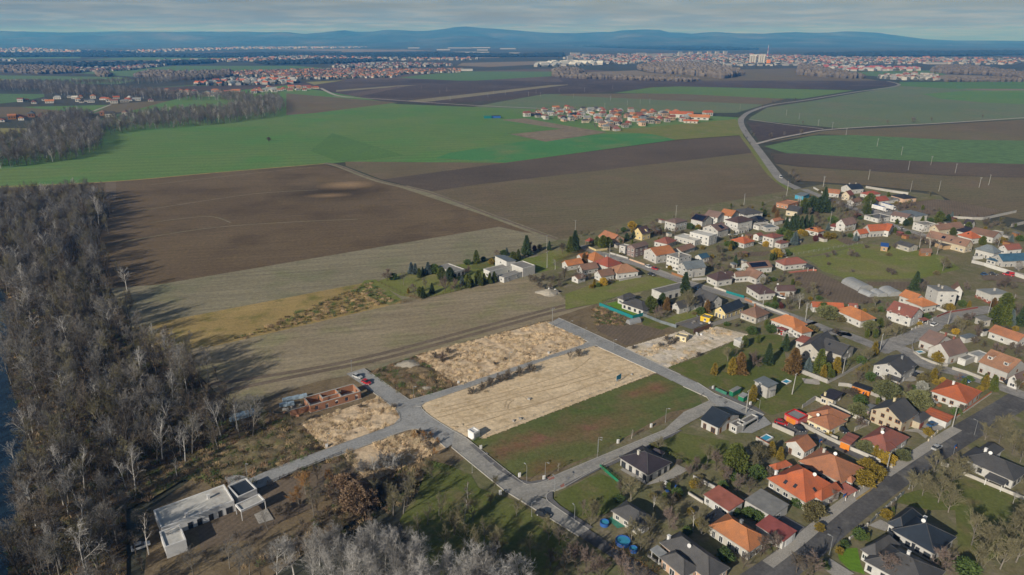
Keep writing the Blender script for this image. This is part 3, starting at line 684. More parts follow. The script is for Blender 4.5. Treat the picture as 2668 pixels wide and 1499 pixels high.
rp = random.Random(77)
for cr, a, b, n, mt in ((P1, (1600, 130), (2450, 520), 5, "asphalt_old"), (L4, (1700, 640), (2250, 960), 6, "asphalt_old"), (L6, (100, 200), (650, 560), 8, "asphalt_old"), (L6, (900, 560), (1900, 100), 9, "asphalt_old"), (L4, (600, 1230), (1600, 850), 3, "asphalt_old"), (S3, (300, 130), (1200, 520), 5, "dark_paving")):
    for i in range(n):
        t = (i + rp.random()) / n; c = cr((a[0] + (b[0] - a[0]) * t, a[1] + (b[1] - a[1]) * t)); az = rp.uniform(.3, .9); w, h = rp.uniform(.4, 1.6), rp.uniform(.2, .6); c = c + Vector((rp.uniform(-1.5, 1.5), rp.uniform(-1.5, 1.5), 0))
        q = [c + Vector((x * math.cos(az) - y * math.sin(az), x * math.sin(az) + y * math.cos(az), 0)) for x, y in ((-w, -h), (w * .3, -h * 1.1), (w, -h * .6), (w * .9, h), (-w * .4, h * .9), (-w, h * .5))]
        sheet("road_patch", q, RZ + .062 if cr is not S6 else LV * 9 + .03, mt)
def kerb(pts, w=0.18, h=0.14, name="kerb"):
    l, r = ribbon(pts, w)
    n = len(l); vs, fs = [], []
    for a in (l, r):
        for z in (0, RZ + h): vs += [(p.x, p.y, z) for p in a]
    for i in range(n - 1):
        fs += [(n + i, n + i + 1, i + 1, i), (2 * n + i, 2 * n + i + 1, 3 * n + i + 1, 3 * n + i), (3 * n + i, 3 * n + i + 1, n + i + 1, n + i)]
    return tag(obj(name, mesh(name, vs, fs, "concrete")), kind='structure')
for cr, pp in ((P1, [(1370, 78), (1745, 250), (1755, 275), (1705, 305), (535, 690), (65, 828)]), (P1, [(2425, 568), (1890, 325), (1820, 310), (1400, 432), (215, 852), (170, 890), (270, 990), (575, 1180)]),
               (L4, [(1170, 297), (1345, 243), (1390, 272), (1805, 560)]), (L4, [(1440, 485), (1665, 655), (1708, 735), (1640, 810), (960, 1058), (400, 1262)]),
               (L4, [(430, 1392), (700, 1255), (1120, 1108), (1640, 910), (1835, 852), (1965, 882), (2175, 1045)]), (L6, [(-60, 10), (45, 70), (330, 300), (600, 510), (700, 545), (870, 505), (1010, 430), (2040, 0)]),
               (L6, [(-90, 170), (440, 605), (820, 838), (1190, 1065)]), (L6, [(2200, 0), (1390, 378), (1050, 570), (900, 620), (862, 680), (930, 755), (1290, 1000)]),
               (P1, [(1490, 42), (1560, 68), (2120, 325), (2520, 520), (2660, 585)]), (S3, [(240, 0), (520, 180), (820, 310), (1350, 540)]), (S3, [(0, 60), (400, 240), (445, 310), (0, 500)])):
    kerb(smooth_line(poly_px(cr, pp), 3) if len(pp) > 4 else poly_px(cr, pp))

# streets of the old village
strip("street", smooth_line(poly_px(R2, [(330, 470), (600, 585), (1100, 730), (1700, 960), (2250, 1120), (2600, 1230)]) + smooth_line(poly_px(R6, [(1000, 1230), (1380, 1385)])) + smooth_line(poly_px(S1, [(1900, 330), (2100, 400), (2400, 520), (2700, 640)]))), 6.5, LV * 8, "asphalt_old")
strip("street", smooth_line(poly_px(S2, [(130, 740), (330, 640), (800, 470), (1250, 210), (1700, 90), (2100, 40)])), 8, LV * 9, "asphalt_old")
strip("street", smooth_line(poly_px(S2, [(300, 660), (560, 730), (760, 900), (1000, 1010), (1500, 1130), (2100, 1330), (2700, 1540)])), 6.5, LV * 10, "asphalt_old")
strip("street", smooth_line(poly_px(S6, [(2560, -330), (2300, -170), (1950, 40), (1480, 330), (1150, 560), (750, 870), (420, 1150), (100, 1400), (-200, 1600)])), 8.2, LV * 9, "asphalt")
strip("pavement", smooth_line(poly_px(S6, [(1900, -20), (1560, 190), (1180, 440)])), 3.2, LV * 10, "terrace")
strip("pavement", smooth_line(poly_px(S6, [(1060, 520), (680, 800), (330, 1100), (0, 1350)])), 3.0, LV * 10, "terrace")
strip("street", poly_px(S4, [(90, 900), (500, 1090), (820, 1230), (1060, 1360), (1120, 1443)]), 4.2, LV * 8, "asphalt")
strip("street", smooth_line(poly_px(R3, [(1000, 230), (1200, 310), (1500, 420), (1850, 560), (2250, 740), (2560, 830), (2750, 900)])), 7, LV * 8, "asphalt_old")
strip("pavement", smooth_line(poly_px(R2, [(620, 560), (1110, 700), (1720, 930), (2270, 1090), (2600, 1195)])), 2.0, LV * 9, "terrace")
sheet("truck_yard", poly_px(R3, [(1850, 480), (2200, 430), (2300, 560), (2100, 640), (1850, 560)]), LV * 7, "asphalt_old")
for cr, pp, mt in ((S2, [(520, 1250), (700, 1060), (900, 1100), (840, 1230), (680, 1270)], "terrace"), (S3, [(930, 840), (1350, 560), (1480, 690), (1150, 850)], "concrete_paving"),
                   (S3, [(1480, 720), (1600, 600), (2100, 800), (2050, 880), (1850, 880)], "dark_paving"), (S5, [(190, 400), (210, 380), (430, 490), (450, 545), (700, 400), (760, 345), (870, 400), (740, 480), (460, 555)], "terrace"),
                   (S4, [(1290, 850), (1480, 820), (1660, 900), (1600, 960), (1500, 880)], "terrace"), (S4, [(1540, 790), (1670, 690), (1900, 770), (1800, 850), (1660, 850)], "terrace"),
                   (S6, [(60, 860), (140, 850), (380, 980), (310, 1040)], "dark_paving"), (S6, [(560, 1400), (620, 1290), (870, 1447), (700, 1500)], "terrace"),
                   (S6, [(1010, 960), (1130, 900), (1240, 950), (1180, 1020)], "terrace"), (R6, [(640, 400), (1080, 330), (1100, 360), (660, 410)], "red_paving"),
                   (S1, [(750, 330), (1050, 300), (1100, 400), (900, 380)], "terrace"), (R7, [(1700, 420), (2600, 620), (2600, 640), (1690, 440)], "terrace"),
                   (L5, [(240, 850), (370, 790), (440, 900), (290, 945)], "terrace"), (R5, [(360, 500), (500, 470), (560, 560), (470, 560)], "terrace"),
                   (S2, [(700, 700), (960, 840), (930, 870), (720, 740)], "lawn"), (S1, [(1210, 1080), (1500, 1120), (1440, 1190), (1260, 1170)], "white_dust"),
                   (S6, [(880, 690), (1030, 590), (1040, 605), (895, 705)], "golden_grass"), (S6, [(1020, 580), (1140, 500), (1150, 515), (1040, 595)], "golden_grass"),
                   (L5, [(-60, 470), (90, 450), (220, 485), (280, 580), (60, 700)], "concrete_paving"), (R7, [(1850, 640), (2200, 600), (2572, 720), (2572, 760), (1900, 720)], "track_dirt"),
                   (S3, [(1240, 990), (1350, 880), (1520, 930), (1400, 1010)], "terrace"), (S5, [(60, 900), (140, 850), (290, 960), (160, 990)], "sheet_green"),
                   (R5, [(1130, 770), (1420, 660), (1580, 720), (1300, 830)], "dark_paving")):
    sheet("paved_ground", poly_px(cr, pp), LV * 12, mt)

# ------------------------------------------------------------------ far hills, woods that read as one mass
HILL = [(-700, 80), (-300, 80), (0, 77), (122, 83), (245, 85), (367, 82), (524, 84), (681, 78), (734, 82), (786, 81), (828, 86), (918, 75), (960, 81), (1030, 74), (1065, 73), (1107, 77), (1225, 70), (1267, 74),
        (1344, 80), (1414, 86), (1484, 87), (1570, 83), (1617, 77), (1694, 77), (1718, 84), (1790, 86), (1838, 83), (1890, 87), (1943, 88), (2027, 84), (2065, 86), (2149, 82), (2222, 84), (2292, 95), (2345, 102), (2420, 106), (2900, 107)]
def hill_px(px):
    for (a, ya), (b, yb) in zip(HILL, HILL[1:]):
        if a <= px <= b: return ya + (yb - ya) * (px - a) / (b - a)
    return HILL[0][1] if px < HILL[0][0] else HILL[-1][1]
def hills():
    D0, D1, NX, NY = 9500.0, 17500.0, 260, 34
    vs, fs = [], []
    for j in range(NY + 1):
        d = D0 + (D1 - D0) * j / NY
        for i in range(NX + 1):
            px = -650 + 3500 * i / NX
            x = (px - 1334) / FPX * d
            dy = (749.5 - hill_px(px)) / FPX
            top = CAM_H + (-SP + dy * CP) * 15500.0 / (CP + dy * SP)
            s = (d - D0) / (15500.0 - D0)
            prof = max(0.0, min(1.0, s)) ** 1.6 if s <= 1 else max(0.2, 1 - (s - 1) * 1.5)
            n = mnoise.fractal(Vector((x / 1900, d / 1500, 0.3)), 0.9, 2.1, 5)
            h = max(0, top) * (prof + 0.5 * n * prof * (1.15 - prof) * 2) + 28 * max(0, n) * min(1, s * 2) * (top > 20)
            vs.append((x, d, min(h, top) if s > 0.03 else -2))
    for j in range(NY):
        for i in range(NX):
            a = j * (NX + 1) + i
            fs.append((a, a + 1, a + NX + 2, a + NX + 1))
    m, nt, b = new_mat("hill_wood", 0.95, 0.05)
    g = nt.nodes.new("ShaderNodeNewGeometry")
    f = noise_n(nt, g.outputs["Position"], 0.0011, 6, 0.6)
    nt.links.new(ramp(nt, f, [(0.42, (0.040, 0.058, 0.070)), (0.6, (0.085, 0.098, 0.100)), (0.7, (0.15, 0.14, 0.12))]), b.inputs["Base Color"])
    tag(obj("hills", mesh("hills", vs, fs, m, None, True)), kind='structure')
hills()

def wood_mass(name, cr, pts, h, cell, mat, label):
    """distant woodland: an uneven canopy over a polygon of the plain"""
    poly = poly_px(cr, pts)
    x0, x1 = min(p.x for p in poly), max(p.x for p in poly); y0, y1 = min(p.y for p in poly), max(p.y for p in poly)
    r = random.Random(len(pts) * 31 + int(x0)); mb = MB()
    nx, ny = int((x1 - x0) / cell), int((y1 - y0) / (cell * 1.6))
    for i in range(nx + 1):
        for j in range(ny + 1):
            x, y = x0 + (i + r.uniform(-.4, .4)) * cell, y0 + (j + r.uniform(-.4, .4)) * cell * 1.6
            if not inside(x, y, poly): continue
            hh, w = h * r.uniform(.6, 1.15), cell * r.uniform(.55, .85)
            k = 5; a0 = r.uniform(0, 6)
            ring = lambda rr, z: [(x + rr * math.cos(a0 + 6.283 * q / k), y + rr * math.sin(a0 + 6.283 * q / k), z) for q in range(k)]
            vs = ring(w * .7, 0) + ring(w, hh * .55) + ring(w * .6, hh * .9) + [(x, y, hh)]
            fs = [(a * k + q, a * k + (q + 1) % k, (a + 1) * k + (q + 1) % k, (a + 1) * k + q) for a in (0, 1) for q in range(k)] + [(2 * k + q, 2 * k + (q + 1) % k, 3 * k) for q in range(k)]
            mb.add(vs, fs)
    return tag(mb.build(name, mat), label, "woodland", kind='stuff')
paint_mat("wood_far", (0.075, 0.080, 0.070), 0.95, 0.05, 0.3, 0.02)
paint_mat("wood_dark", (0.030, 0.042, 0.045), 0.95, 0.05, 0.3, 0.01)
paint_mat("wood_bare", (0.150, 0.130, 0.112), 0.95, 0.05, 0.3, 0.03)
for cr, pp, h, cell, mt, lab in [
    (T2, [(600, 345), (900, 330), (1200, 320), (1700, 328), (2576, 345), (3100, 372), (2576, 378), (1900, 355), (1200, 345)], 22, 60, "wood_dark", "dark forest belt on the plain below the hills"),
    (T3, [(900, 410), (1500, 395), (2700, 385), (2700, 412), (1800, 425), (1000, 425)], 18, 45, "wood_dark", "dark forest belt beyond the far town"),
    (T1, [(600, 385), (800, 388), (1000, 395), (800, 410), (600, 405)], 15, 30, "wood_dark", "dark copse on the plain by a far village"),
    (T1, [(-200, 405), (500, 400), (1200, 412), (2100, 398), (2600, 412), (2400, 425), (1500, 432), (600, 425), (-200, 432)], 14, 34, "wood_dark", "long dark woods on the left plain before the hills"),
    (T2, [(-100, 405), (700, 398), (1300, 412), (1650, 400), (1640, 425), (1000, 430), (300, 440), (-100, 430)], 14, 34, "wood_dark", "dark woods between the warehouses and the orange-roofed village"),
    (T1, [(-300, 485), (700, 478), (1250, 470), (1600, 460), (1600, 475), (1200, 490), (700, 500), (-300, 500)], 14, 22, "wood_dark", "dark tree belt behind the far white sheds"),
    (T1, [(1900, 470), (2300, 455), (2576, 450), (2900, 455), (2576, 475), (2000, 485)], 14, 22, "wood_dark", "dark tree belt behind the far orange-roofed village"),
    (T2, [(1580, 575), (1580, 530), (1620, 522), (1700, 520), (1800, 540), (1760, 570), (2000, 590), (1780, 590)], 15, 14, "wood_bare", "bare brown copse at the edge of a far green field"),
    (T2, [(1780, 575), (2200, 585), (2576, 598), (2700, 602), (2576, 612), (2200, 600), (1800, 590)], 12, 12, "wood_bare", "line of bare trees along a far field edge"),
    (T2, [(2200, 520), (2300, 495), (2450, 485), (2700, 490), (2900, 530), (3000, 560), (2850, 590), (2576, 560), (2300, 540)], 20, 16, "wood_bare", "grey bare wood in front of the far town"),
    (T3, [(890, 560), (900, 500), (1000, 505), (1150, 545), (1400, 590), (1200, 585), (1000, 570)], 18, 15, "wood_bare", "grey poplar wood near the far town's works"),
    (T3, [(1870, 540), (1950, 505), (2200, 510), (2400, 540), (2700, 570), (2700, 600), (2300, 560), (1950, 550)], 16, 15, "wood_bare", "grey bare wood at the plain's right-hand side"),
    (T3, [(1980, 600), (2576, 598), (2700, 596), (2700, 612), (2000, 612)], 12, 12, "wood_bare", "row of bare trees behind the dark field"),
    (T1, [(0, 510), (200, 500), (560, 515), (600, 545), (300, 555), (0, 540)], 14, 14, "wood_bare", "grey bare trees around far white houses"),
    (T1, [(1000, 575), (1150, 540), (1330, 555), (1720, 545), (1720, 575), (1400, 600), (1300, 590)], 15, 13, "wood_bare", "grey wood before the far orange-roofed village"),
    (T1, [(720, 548), (760, 540), (830, 555), (820, 575), (740, 575)], 12, 12, "wood_bare", "small grey copse on a far green field"),
]:
    wood_mass("far_wood", cr, pp, h, cell, mt, lab)
# ------------------------------------------------------------------ buildings
WIN_ME = {}
def win_mesh(kind):
    """unit window: x across, z up, looking along -y; frame, sill and pane"""
    if kind in WIN_ME: return WIN_ME[kind]
    fr = MB(); t = 0.09
    fr.box(-.5, .5, -.05, .02, -.5, -.5 + t).box(-.5, .5, -.05, .02, .5 - t, .5).box(-.5, -.5 + t, -.05, .02, -.5 + t, .5 - t).box(.5 - t, .5, -.05, .02, -.5 + t, .5 - t)
    if kind != 'door': fr.box(-.03, .03, -.04, .02, -.5 + t, .5 - t).box(-.54, .54, -.14, .02, -.56, -.5)
    pane = MB().box(-.5 + t, .5 - t, -.015, .015, -.5 + t, .5 - t)
    fm = "darkframe" if kind == 'dark' else ("wood" if kind in ('door', 'brown') else "frame")
    WIN_ME[kind] = (mesh("window_frame", fr.v, fr.f, fm), mesh("pane", pane.v, pane.f, "darkwood" if kind == 'door' else "glass"))
    return WIN_ME[kind]

def put_window(root, loc, rz, w, h, kind='frame', name='window'):
    a, b = win_mesh(kind)
    o = obj(name, a, root, loc, rz, (w, 1, h))
    obj('door_panel' if kind == 'door' else 'pane', b, o)
    return o

def shut(root, loc, rz, w, h, mat, name="garage_door"):
    mb = MB(); n = max(3, int(h / 0.5))
    for i in range(n): mb.box(-w / 2, w / 2, -.06, .02, i * h / n, (i + 1) * h / n - .03)
    mb.box(-w / 2 - .1, w / 2 + .1, -.03, .015, 0, h + .1)
    return mb.build(name, mat, root, loc, rz)

def rect_from(cr, A, B, C, he):
    a, b, c = cr(A, he), cr(B, he), cr(C, he)
    u, v = a - b, c - b
    la, lc = u.length, v.length
    au, av = math.atan2(u.y, u.x), math.atan2(v.y, v.x)
    d = (au - av + math.pi) % (2 * math.pi) - math.pi
    av2 = av + (d - math.pi / 2) / 2
    ex = Vector((math.cos(av2), math.sin(av2), 0)); ey = Vector((-ex.y, ex.x, 0))
    return Vector((b.x, b.y, 0)), ex, ey, lc, la

class Blk: pass
def blk(cr, A, B, C, he, kind, rise, roof, wall='white', **k):
    b = Blk(); b.o, b.ex, b.ey, b.w, b.d = rect_from(cr, A, B, C, he)
    b.he, b.kind, b.rise, b.roof, b.wall, b.k = he, kind, rise, roof, wall, k
    b.ov = k.get('ov', 0.0 if kind == 'flat' else 0.4)
    b.rz = math.atan2(b.ex.y, b.ex.x)
    return b

def roof_z(b, s, t):
    w, d, k = b.w, b.d, b.kind
    if k == 'flat': return b.he - .3
    if k == 'gx': f = 1 - abs(t - d / 2) / (d / 2)
    elif k == 'gy': f = 1 - abs(s - w / 2) / (w / 2)
    elif k == 'py': f = t / d
    elif k == 'px': f = s / w
    elif k == 'my': f = 1 - t / d
    elif k == 'mx': f = 1 - s / w
    else:
        m = min(w, d) / 2
        f = min(1, min(s, w - s) / m, min(t, d - t) / m)
        if k == 'pyr': f = min(1 - abs(s - w / 2) / (w / 2), 1 - abs(t - d / 2) / (d / 2))
    return b.he + b.rise * f

def roof_frame(b, s, t, up=0.0):
    e = .05
    z = roof_z(b, s, t)
    dzs, dzt = (roof_z(b, s + e, t) - z) / e, (roof_z(b, s, t + e) - z) / e
    n = (b.ez3 - b.ex * dzs - b.ey * dzt) if False else (Vector((0, 0, 1)) - b.ex * dzs - b.ey * dzt)
    n.normalize()
    along = b.ex if abs(dzt) >= abs(dzs) else b.ey
    along = (along - n * along.dot(n)).normalized()
    return b.o + b.ex * s + b.ey * t + Vector((0, 0, z)) + n * up, along, n.cross(along).normalized(), n

def add_block(root, b, near):
    R = root.location; w, d, he, ov = b.w, b.d, b.he, b.ov
    Pt = lambda s, t, z: b.o + b.ex * s + b.ey * t + Vector((0, 0, z)) - R
    k, rise = b.kind, b.rise
    hw, hd = w / 2, d / 2
    th = .18
    zb = -0.3 if not b.k.get('open') else he - .5
    # walls
    c = [(ov, ov), (w - ov, ov), (w - ov, d - ov), (ov, d - ov)]
    if k == 'flat': tops = [he] * 4
    else: tops = [roof_z(b, s, t) - th * .9 for s, t in c]
    vs = [Pt(s, t, zb) for s, t in c] + [Pt(s, t, z) for (s, t), z in zip(c, tops)]
    fs = [[0, 1, 5, 4], [1, 2, 6, 5], [2, 3, 7, 6], [3, 0, 4, 7]]
    if k == 'gx':
        vs += [Pt(w - ov, hd, he + rise - th), Pt(ov, hd, he + rise - th)]
        fs[1] = [1, 2, 6, 8, 5]; fs[3] = [3, 0, 4, 9, 7]
    elif k == 'gy':
        vs += [Pt(hw, ov, he + rise - th), Pt(hw, d - ov, he + rise - th)]
        fs[0] = [0, 1, 5, 8, 4]; fs[2] = [2, 3, 7, 9, 6]
    if not b.k.get('open'):
        obj("wall", mesh("wall", vs, fs, b.wall), root)
    else:
        for s, t in c:
            p = b.o + b.ex * s + b.ey * t - R
            MB().box(-.09, .09, -.09, .09, -.2, roof_z(b, s, t) - .1).build("post", b.k.get('postmat', 'frame'), root, p, b.rz)
    if b.k.get('plinth') and not b.k.get('open'):
        mb = MB(); g = .03; z1 = b.k.get('ph', .5)
        mb.add([Pt(s, t, z) for z in (-.3, z1) for s, t in ((ov - g, ov - g), (w - ov + g, ov - g), (w - ov + g, d - ov + g), (ov - g, d - ov + g))], [(0, 1, 5, 4), (1, 2, 6, 5), (2, 3, 7, 6), (3, 0, 4, 7), (4, 5, 6, 7)])
        mb.build("plinth", b.k['plinth'], root)
    # roof
    if k == 'flat':
        q = .28
        mb = MB().add([Pt(s, t, z) for z in (he - .45, he - .28) for s, t in ((q, q), (w - q, q), (w - q, d - q), (q, d - q))], BOXF)
        ro = mb.build("roof", b.roof, root)
        cp = MB(); e = .04
        for s0, s1, t0, t1 in ((-e, w + e, -e, q), (-e, w + e, d - q, d + e), (-e, q, q, d - q), (w - q, w + e, q, d - q)):
            cp.add([Pt(s, t, z) for z in (he - .5, he + .07) for s, t in ((s0, t0), (s1, t0), (s1, t1), (s0, t1))], BOXF)
        cp.build("parapet", b.k.get('coping', b.wall), root)
    else:
        ev = [(0, 0), (w, 0), (w, d), (0, d)]
        ridge = []
        if k == 'gx': loop = [(0, 0), (w, 0), (w, hd), (w, d), (0, d), (0, hd)]; faces = [(0, 1, 2, 5), (5, 2, 3, 4)]; ridge = [(5, 2)]
        elif k == 'gy': loop = [(0, 0), (hw, 0), (w, 0), (w, d), (hw, d), (0, d)]; faces = [(1, 2, 3, 4), (0, 1, 4, 5)]; ridge = [(1, 4)]
        elif k in ('px', 'py', 'mx', 'my'): loop = ev; faces = [(0, 1, 2, 3)]
        elif k == 'pyr': loop = ev + [(hw, hd)]; faces = [(0, 1, 4), (1, 2, 4), (2, 3, 4), (3, 0, 4)]; ridge = [(i, 4) for i in range(4)]
        else:
            m = min(hw, hd)
            if abs(w - d) < .4: loop = ev + [(hw, hd)]; faces = [(0, 1, 4), (1, 2, 4), (2, 3, 4), (3, 0, 4)]; ridge = [(i, 4) for i in range(4)]
            elif w > d: loop = ev + [(m, hd), (w - m, hd)]; faces = [(0, 1, 5, 4), (1, 2, 5), (2, 3, 4, 5), (3, 0, 4)]; ridge = [(0, 4), (3, 4), (1, 5), (2, 5), (4, 5)]
            else: loop = ev + [(hw, m), (hw, d - m)]; faces = [(0, 1, 4), (1, 2, 5, 4), (2, 3, 5), (3, 0, 4, 5)]; ridge = [(0, 4), (1, 4), (2, 5), (3, 5), (4, 5)]
        n = len(loop)
        top = [Pt(s, t, roof_z(b, min(max(s, 0), w), t)) for s, t in loop]
        vs = top + [v - Vector((0, 0, th)) for v in top]
        out = list(range(n)) if k in ('gx', 'gy') else list(range(4))
        fs = list(faces) + [tuple(i + n for i in reversed(f)) for f in faces]
        for i in range(len(out)):
            a, c2 = out[i], out[(i + 1) % len(out)]
            fs.append((a, n + a, n + c2, c2))
        ro = obj("roof", mesh("roof", vs, fs, b.roof), root)
        if near and ridge:
            mb = MB()
            for i, j in ridge: mb.tube(top[i] + Vector((0, 0, .02)), top[j] + Vector((0, 0, .02)), .11, .11, 5)
            mb.build("ridge_cap", b.k.get('cap', b.roof), ro)
        if near and b.k.get('gutter', True):
            mb = MB()
            for i in range(4):
                a, c2 = Pt(*ev[i], roof_z(b, *ev[i]) - .1), Pt(*ev[(i + 1) % 4], roof_z(b, *ev[(i + 1) % 4]) - .1)
                if abs(a.z - c2.z) < .05 and not ((k == 'gx' and i in (1, 3)) or (k == 'gy' and i in (0, 2))): mb.tube(a, c2, .08, .08, 5)
            if mb.v: mb.build("gutter", "plinth", ro)
    # things on the roof
    def onto(name, s, t, hx, hy, hz, mat, up=0.0):
        p, a, q, nn = roof_frame(b, s * w, t * d)
        MB().obox(p - R + nn * (up + hz), a, q, nn, hx, hy, hz).build(name, mat, ro)
    for s, t, *m in b.k.get('chim', ()):
        p = b.o + b.ex * (s * w) + b.ey * (t * d) - R; z = roof_z(b, s * w, t * d)
        mb = MB().box(-.32, .32, -.32, .32, z - .4, z + 1.15).box(-.4, .4, -.4, .4, z + 1.15, z + 1.27)
        mb.build("chimney", m[0] if m else "offwhite", ro, p, b.rz)
    for s, t in b.k.get('dish', ()):
        p = b.o + b.ex * (s * w) + b.ey * (t * d) - R; z = roof_z(b, s * w, t * d)
        mb = MB().tube((0, 0, z - .1), (0, 0, z + .8), .03, .03, 5)
        cs = [Vector((0.12, -.2, z + .85)) + Vector((-.35 * .0, 0, 0))]
        ax = Vector((-.5, -.75, .45)).normalized(); a1 = ax.orthogonal().normalized(); a2 = ax.cross(a1); o0 = Vector((0, 0, z + .9))
        ring = [o0 + a1 * (.5 * math.cos(q * .5236)) + a2 * (.5 * math.sin(q * .5236)) + ax * .14 for q in range(12)]
        mb.add([o0] + ring + [o0 - ax * .04] + [v - ax * .04 for v in ring], [(0, 1 + q, 1 + (q + 1) % 12) for q in range(12)] + [(13, 14 + (q + 1) % 12, 14 + q) for q in range(12)])
        mb.build("satellite_dish", "whitepaint", ro, p)
    for s, t in b.k.get('sky', ()): onto("skylight", s, t, .42, .6, .06, "glass"); 
    for s, t, nx, ny in b.k.get('pv', ()):
        p, a, q, nn = roof_frame(b, s * w, t * d)
        for i in range(nx):
            for j in range(ny):
                MB().obox(p - R + nn * .1 + a * ((i - (nx - 1) / 2) * 1.12) + q * ((j - (ny - 1) / 2) * 1.78), a, q, nn, .53, .86, .03).build("solar_panel", "panel", ro)
    for s, t, *m in b.k.get('dorm', ()):
        p = b.o + b.ex * (s * w) + b.ey * (t * d); z = roof_z(b, s * w, t * d)
        side = b.k.get('dside', 'y')
        ax, ay = (b.ey, -b.ex) if side == 'y' else (b.ex, b.ey)
        inn = b.ex if side == 'y' else b.ey
        g = MB(); base = p - R + Vector((0, 0, z))
        q = lambda l, i, h: base + ax * l + inn * i + Vector((0, 0, h))
        g.add([q(-.9, 0, -.4), q(.9, 0, -.4), q(.9, 0, 1.3), q(-.9, 0, 1.3), q(-.9, 2.6, 1.3), q(.9, 2.6, 1.3), q(.9, 2.6, -.4), q(-.9, 2.6, -.4)], [(0, 1, 2, 3), (1, 6, 5, 2), (7, 0, 3, 4)])
        dm = g.build("dormer", b.wall, ro)
        MB().add([q(-1.1, -.25, 1.25), q(1.1, -.25, 1.25), q(1.1, 3.2, 1.75), q(-1.1, 3.2, 1.75), q(-1.1, -.25, 1.4), q(1.1, -.25, 1.4), q(1.1, 3.2, 1.9), q(-1.1, 3.2, 1.9)], BOXF).build("dormer_roof", b.roof, ro)
        put_window(root, q(0, -.03, .5), b.rz - (math.pi / 2 if side == 'y' else 0), 1.2, 1.1)
    # openings in the two walls turned to the camera
    if b.k.get('open') or b.k.get('blank'): return
    r = random.Random(int(w * 97 + d * 31 + he * 7))
    nx, ny = b.k.get('win', (None, None))
    wk = b.k.get('frame', 'frame')
    rows = [1.55] if he < 4.6 else ([1.6, 4.3] if he < 7.4 else [1.6, 4.3, 6.7])
    if b.k.get('rows'): rows = b.k['rows']
    door = b.k.get('door', None); gar = b.k.get('gar', {})
    for axis, L, n in (('x', w - 2 * ov, nx), ('y', d - 2 * ov, ny)):
        if n is None: n = max(1, int(L / 3.6)) if L > 2.5 else 0
        rz = b.rz if axis == 'x' else b.rz - math.pi / 2
        def at(f, z): return (Pt(ov + f * L, ov - .01, z) if axis == 'x' else Pt(ov - .01, ov + f * L, z))
        taken = []
        for f, gw, gm in gar.get(axis, ()):
            shut(root, at(f, 0), rz, gw, 2.2, gm); taken.append((f, gw / L))
        for ri, z in enumerate(rows):
            for i in range(n):
                f = (i + .5 + r.uniform(-.1, .1)) / n
                if ri == 0 and any(abs(f - tf) < (tw + 1.4 / L) / 2 for tf, tw in taken): continue
                if ri == 0 and door == (axis, i):
                    put_window(root, at(f, 1.02), rz, 1.05, 2.05, 'door', 'door'); continue
                ww = r.choice((1.0, 1.2, 1.2, 1.7)); hh = 1.3
                if b.k.get('tall') and ri == 0: put_window(root, at(f, 1.1), rz, ww, 2.1, wk)
                else: put_window(root, at(f, z), rz, ww, hh, wk)
        gable = (axis == 'x' and k == 'gy') or (axis == 'y' and k == 'gx')
        if gable and rise > 2.3 and b.k.get('attic', True): put_window(root, at(.5, rows[-1] + 2.5), rz, .9, 1.1, wk)

def house(label, *blocks, name="house", cat="house", group=None):
    b0 = blocks[0]
    ctr = b0.o + b0.ex * (b0.w / 2) + b0.ey * (b0.d / 2)
    root = thing(name, label, cat, (ctr.x, ctr.y, 0), 0, group)
    near = ctr.y < 420
    for b in blocks: add_block(root, b, near)
    root["_f"] = 1
    FOOT.append((ctr.x, ctr.y, max(max(b.w, b.d) for b in blocks) * .62))
    del root["_f"]
    return root
FOOT = []

# ------------------------------------------------------------------ walls and fences
def wall_line(label, cr, pts, h, mat, t=.2, name="garden_wall", cat="wall", coping=None, post=None):
    p = [Vector((q.x, q.y, 0)) for q in poly_px(cr, pts)]
    root = thing(name, label, cat, p[0])
    for a, b in zip(p, p[1:]):
        d = b - a; L = d.length; rz = math.atan2(d.y, d.x)
        loc = a - p[0]
        MB().box(0, L, -t / 2, t / 2, -.2, h).build("wall_section", mat, root, loc, rz)
        if coping: MB().box(-.02, L + .02, -t / 2 - .05, t / 2 + .05, h, h + .07).build("coping", coping, root, loc, rz)
        if post:
            n = max(1, int(L / 2.6))
            for i in range(n + 1):
                MB().box(-.2, .2, -.2, .2, -.2, h + .18).build("pillar", post, root, loc + d * (i / n), rz)
    return root

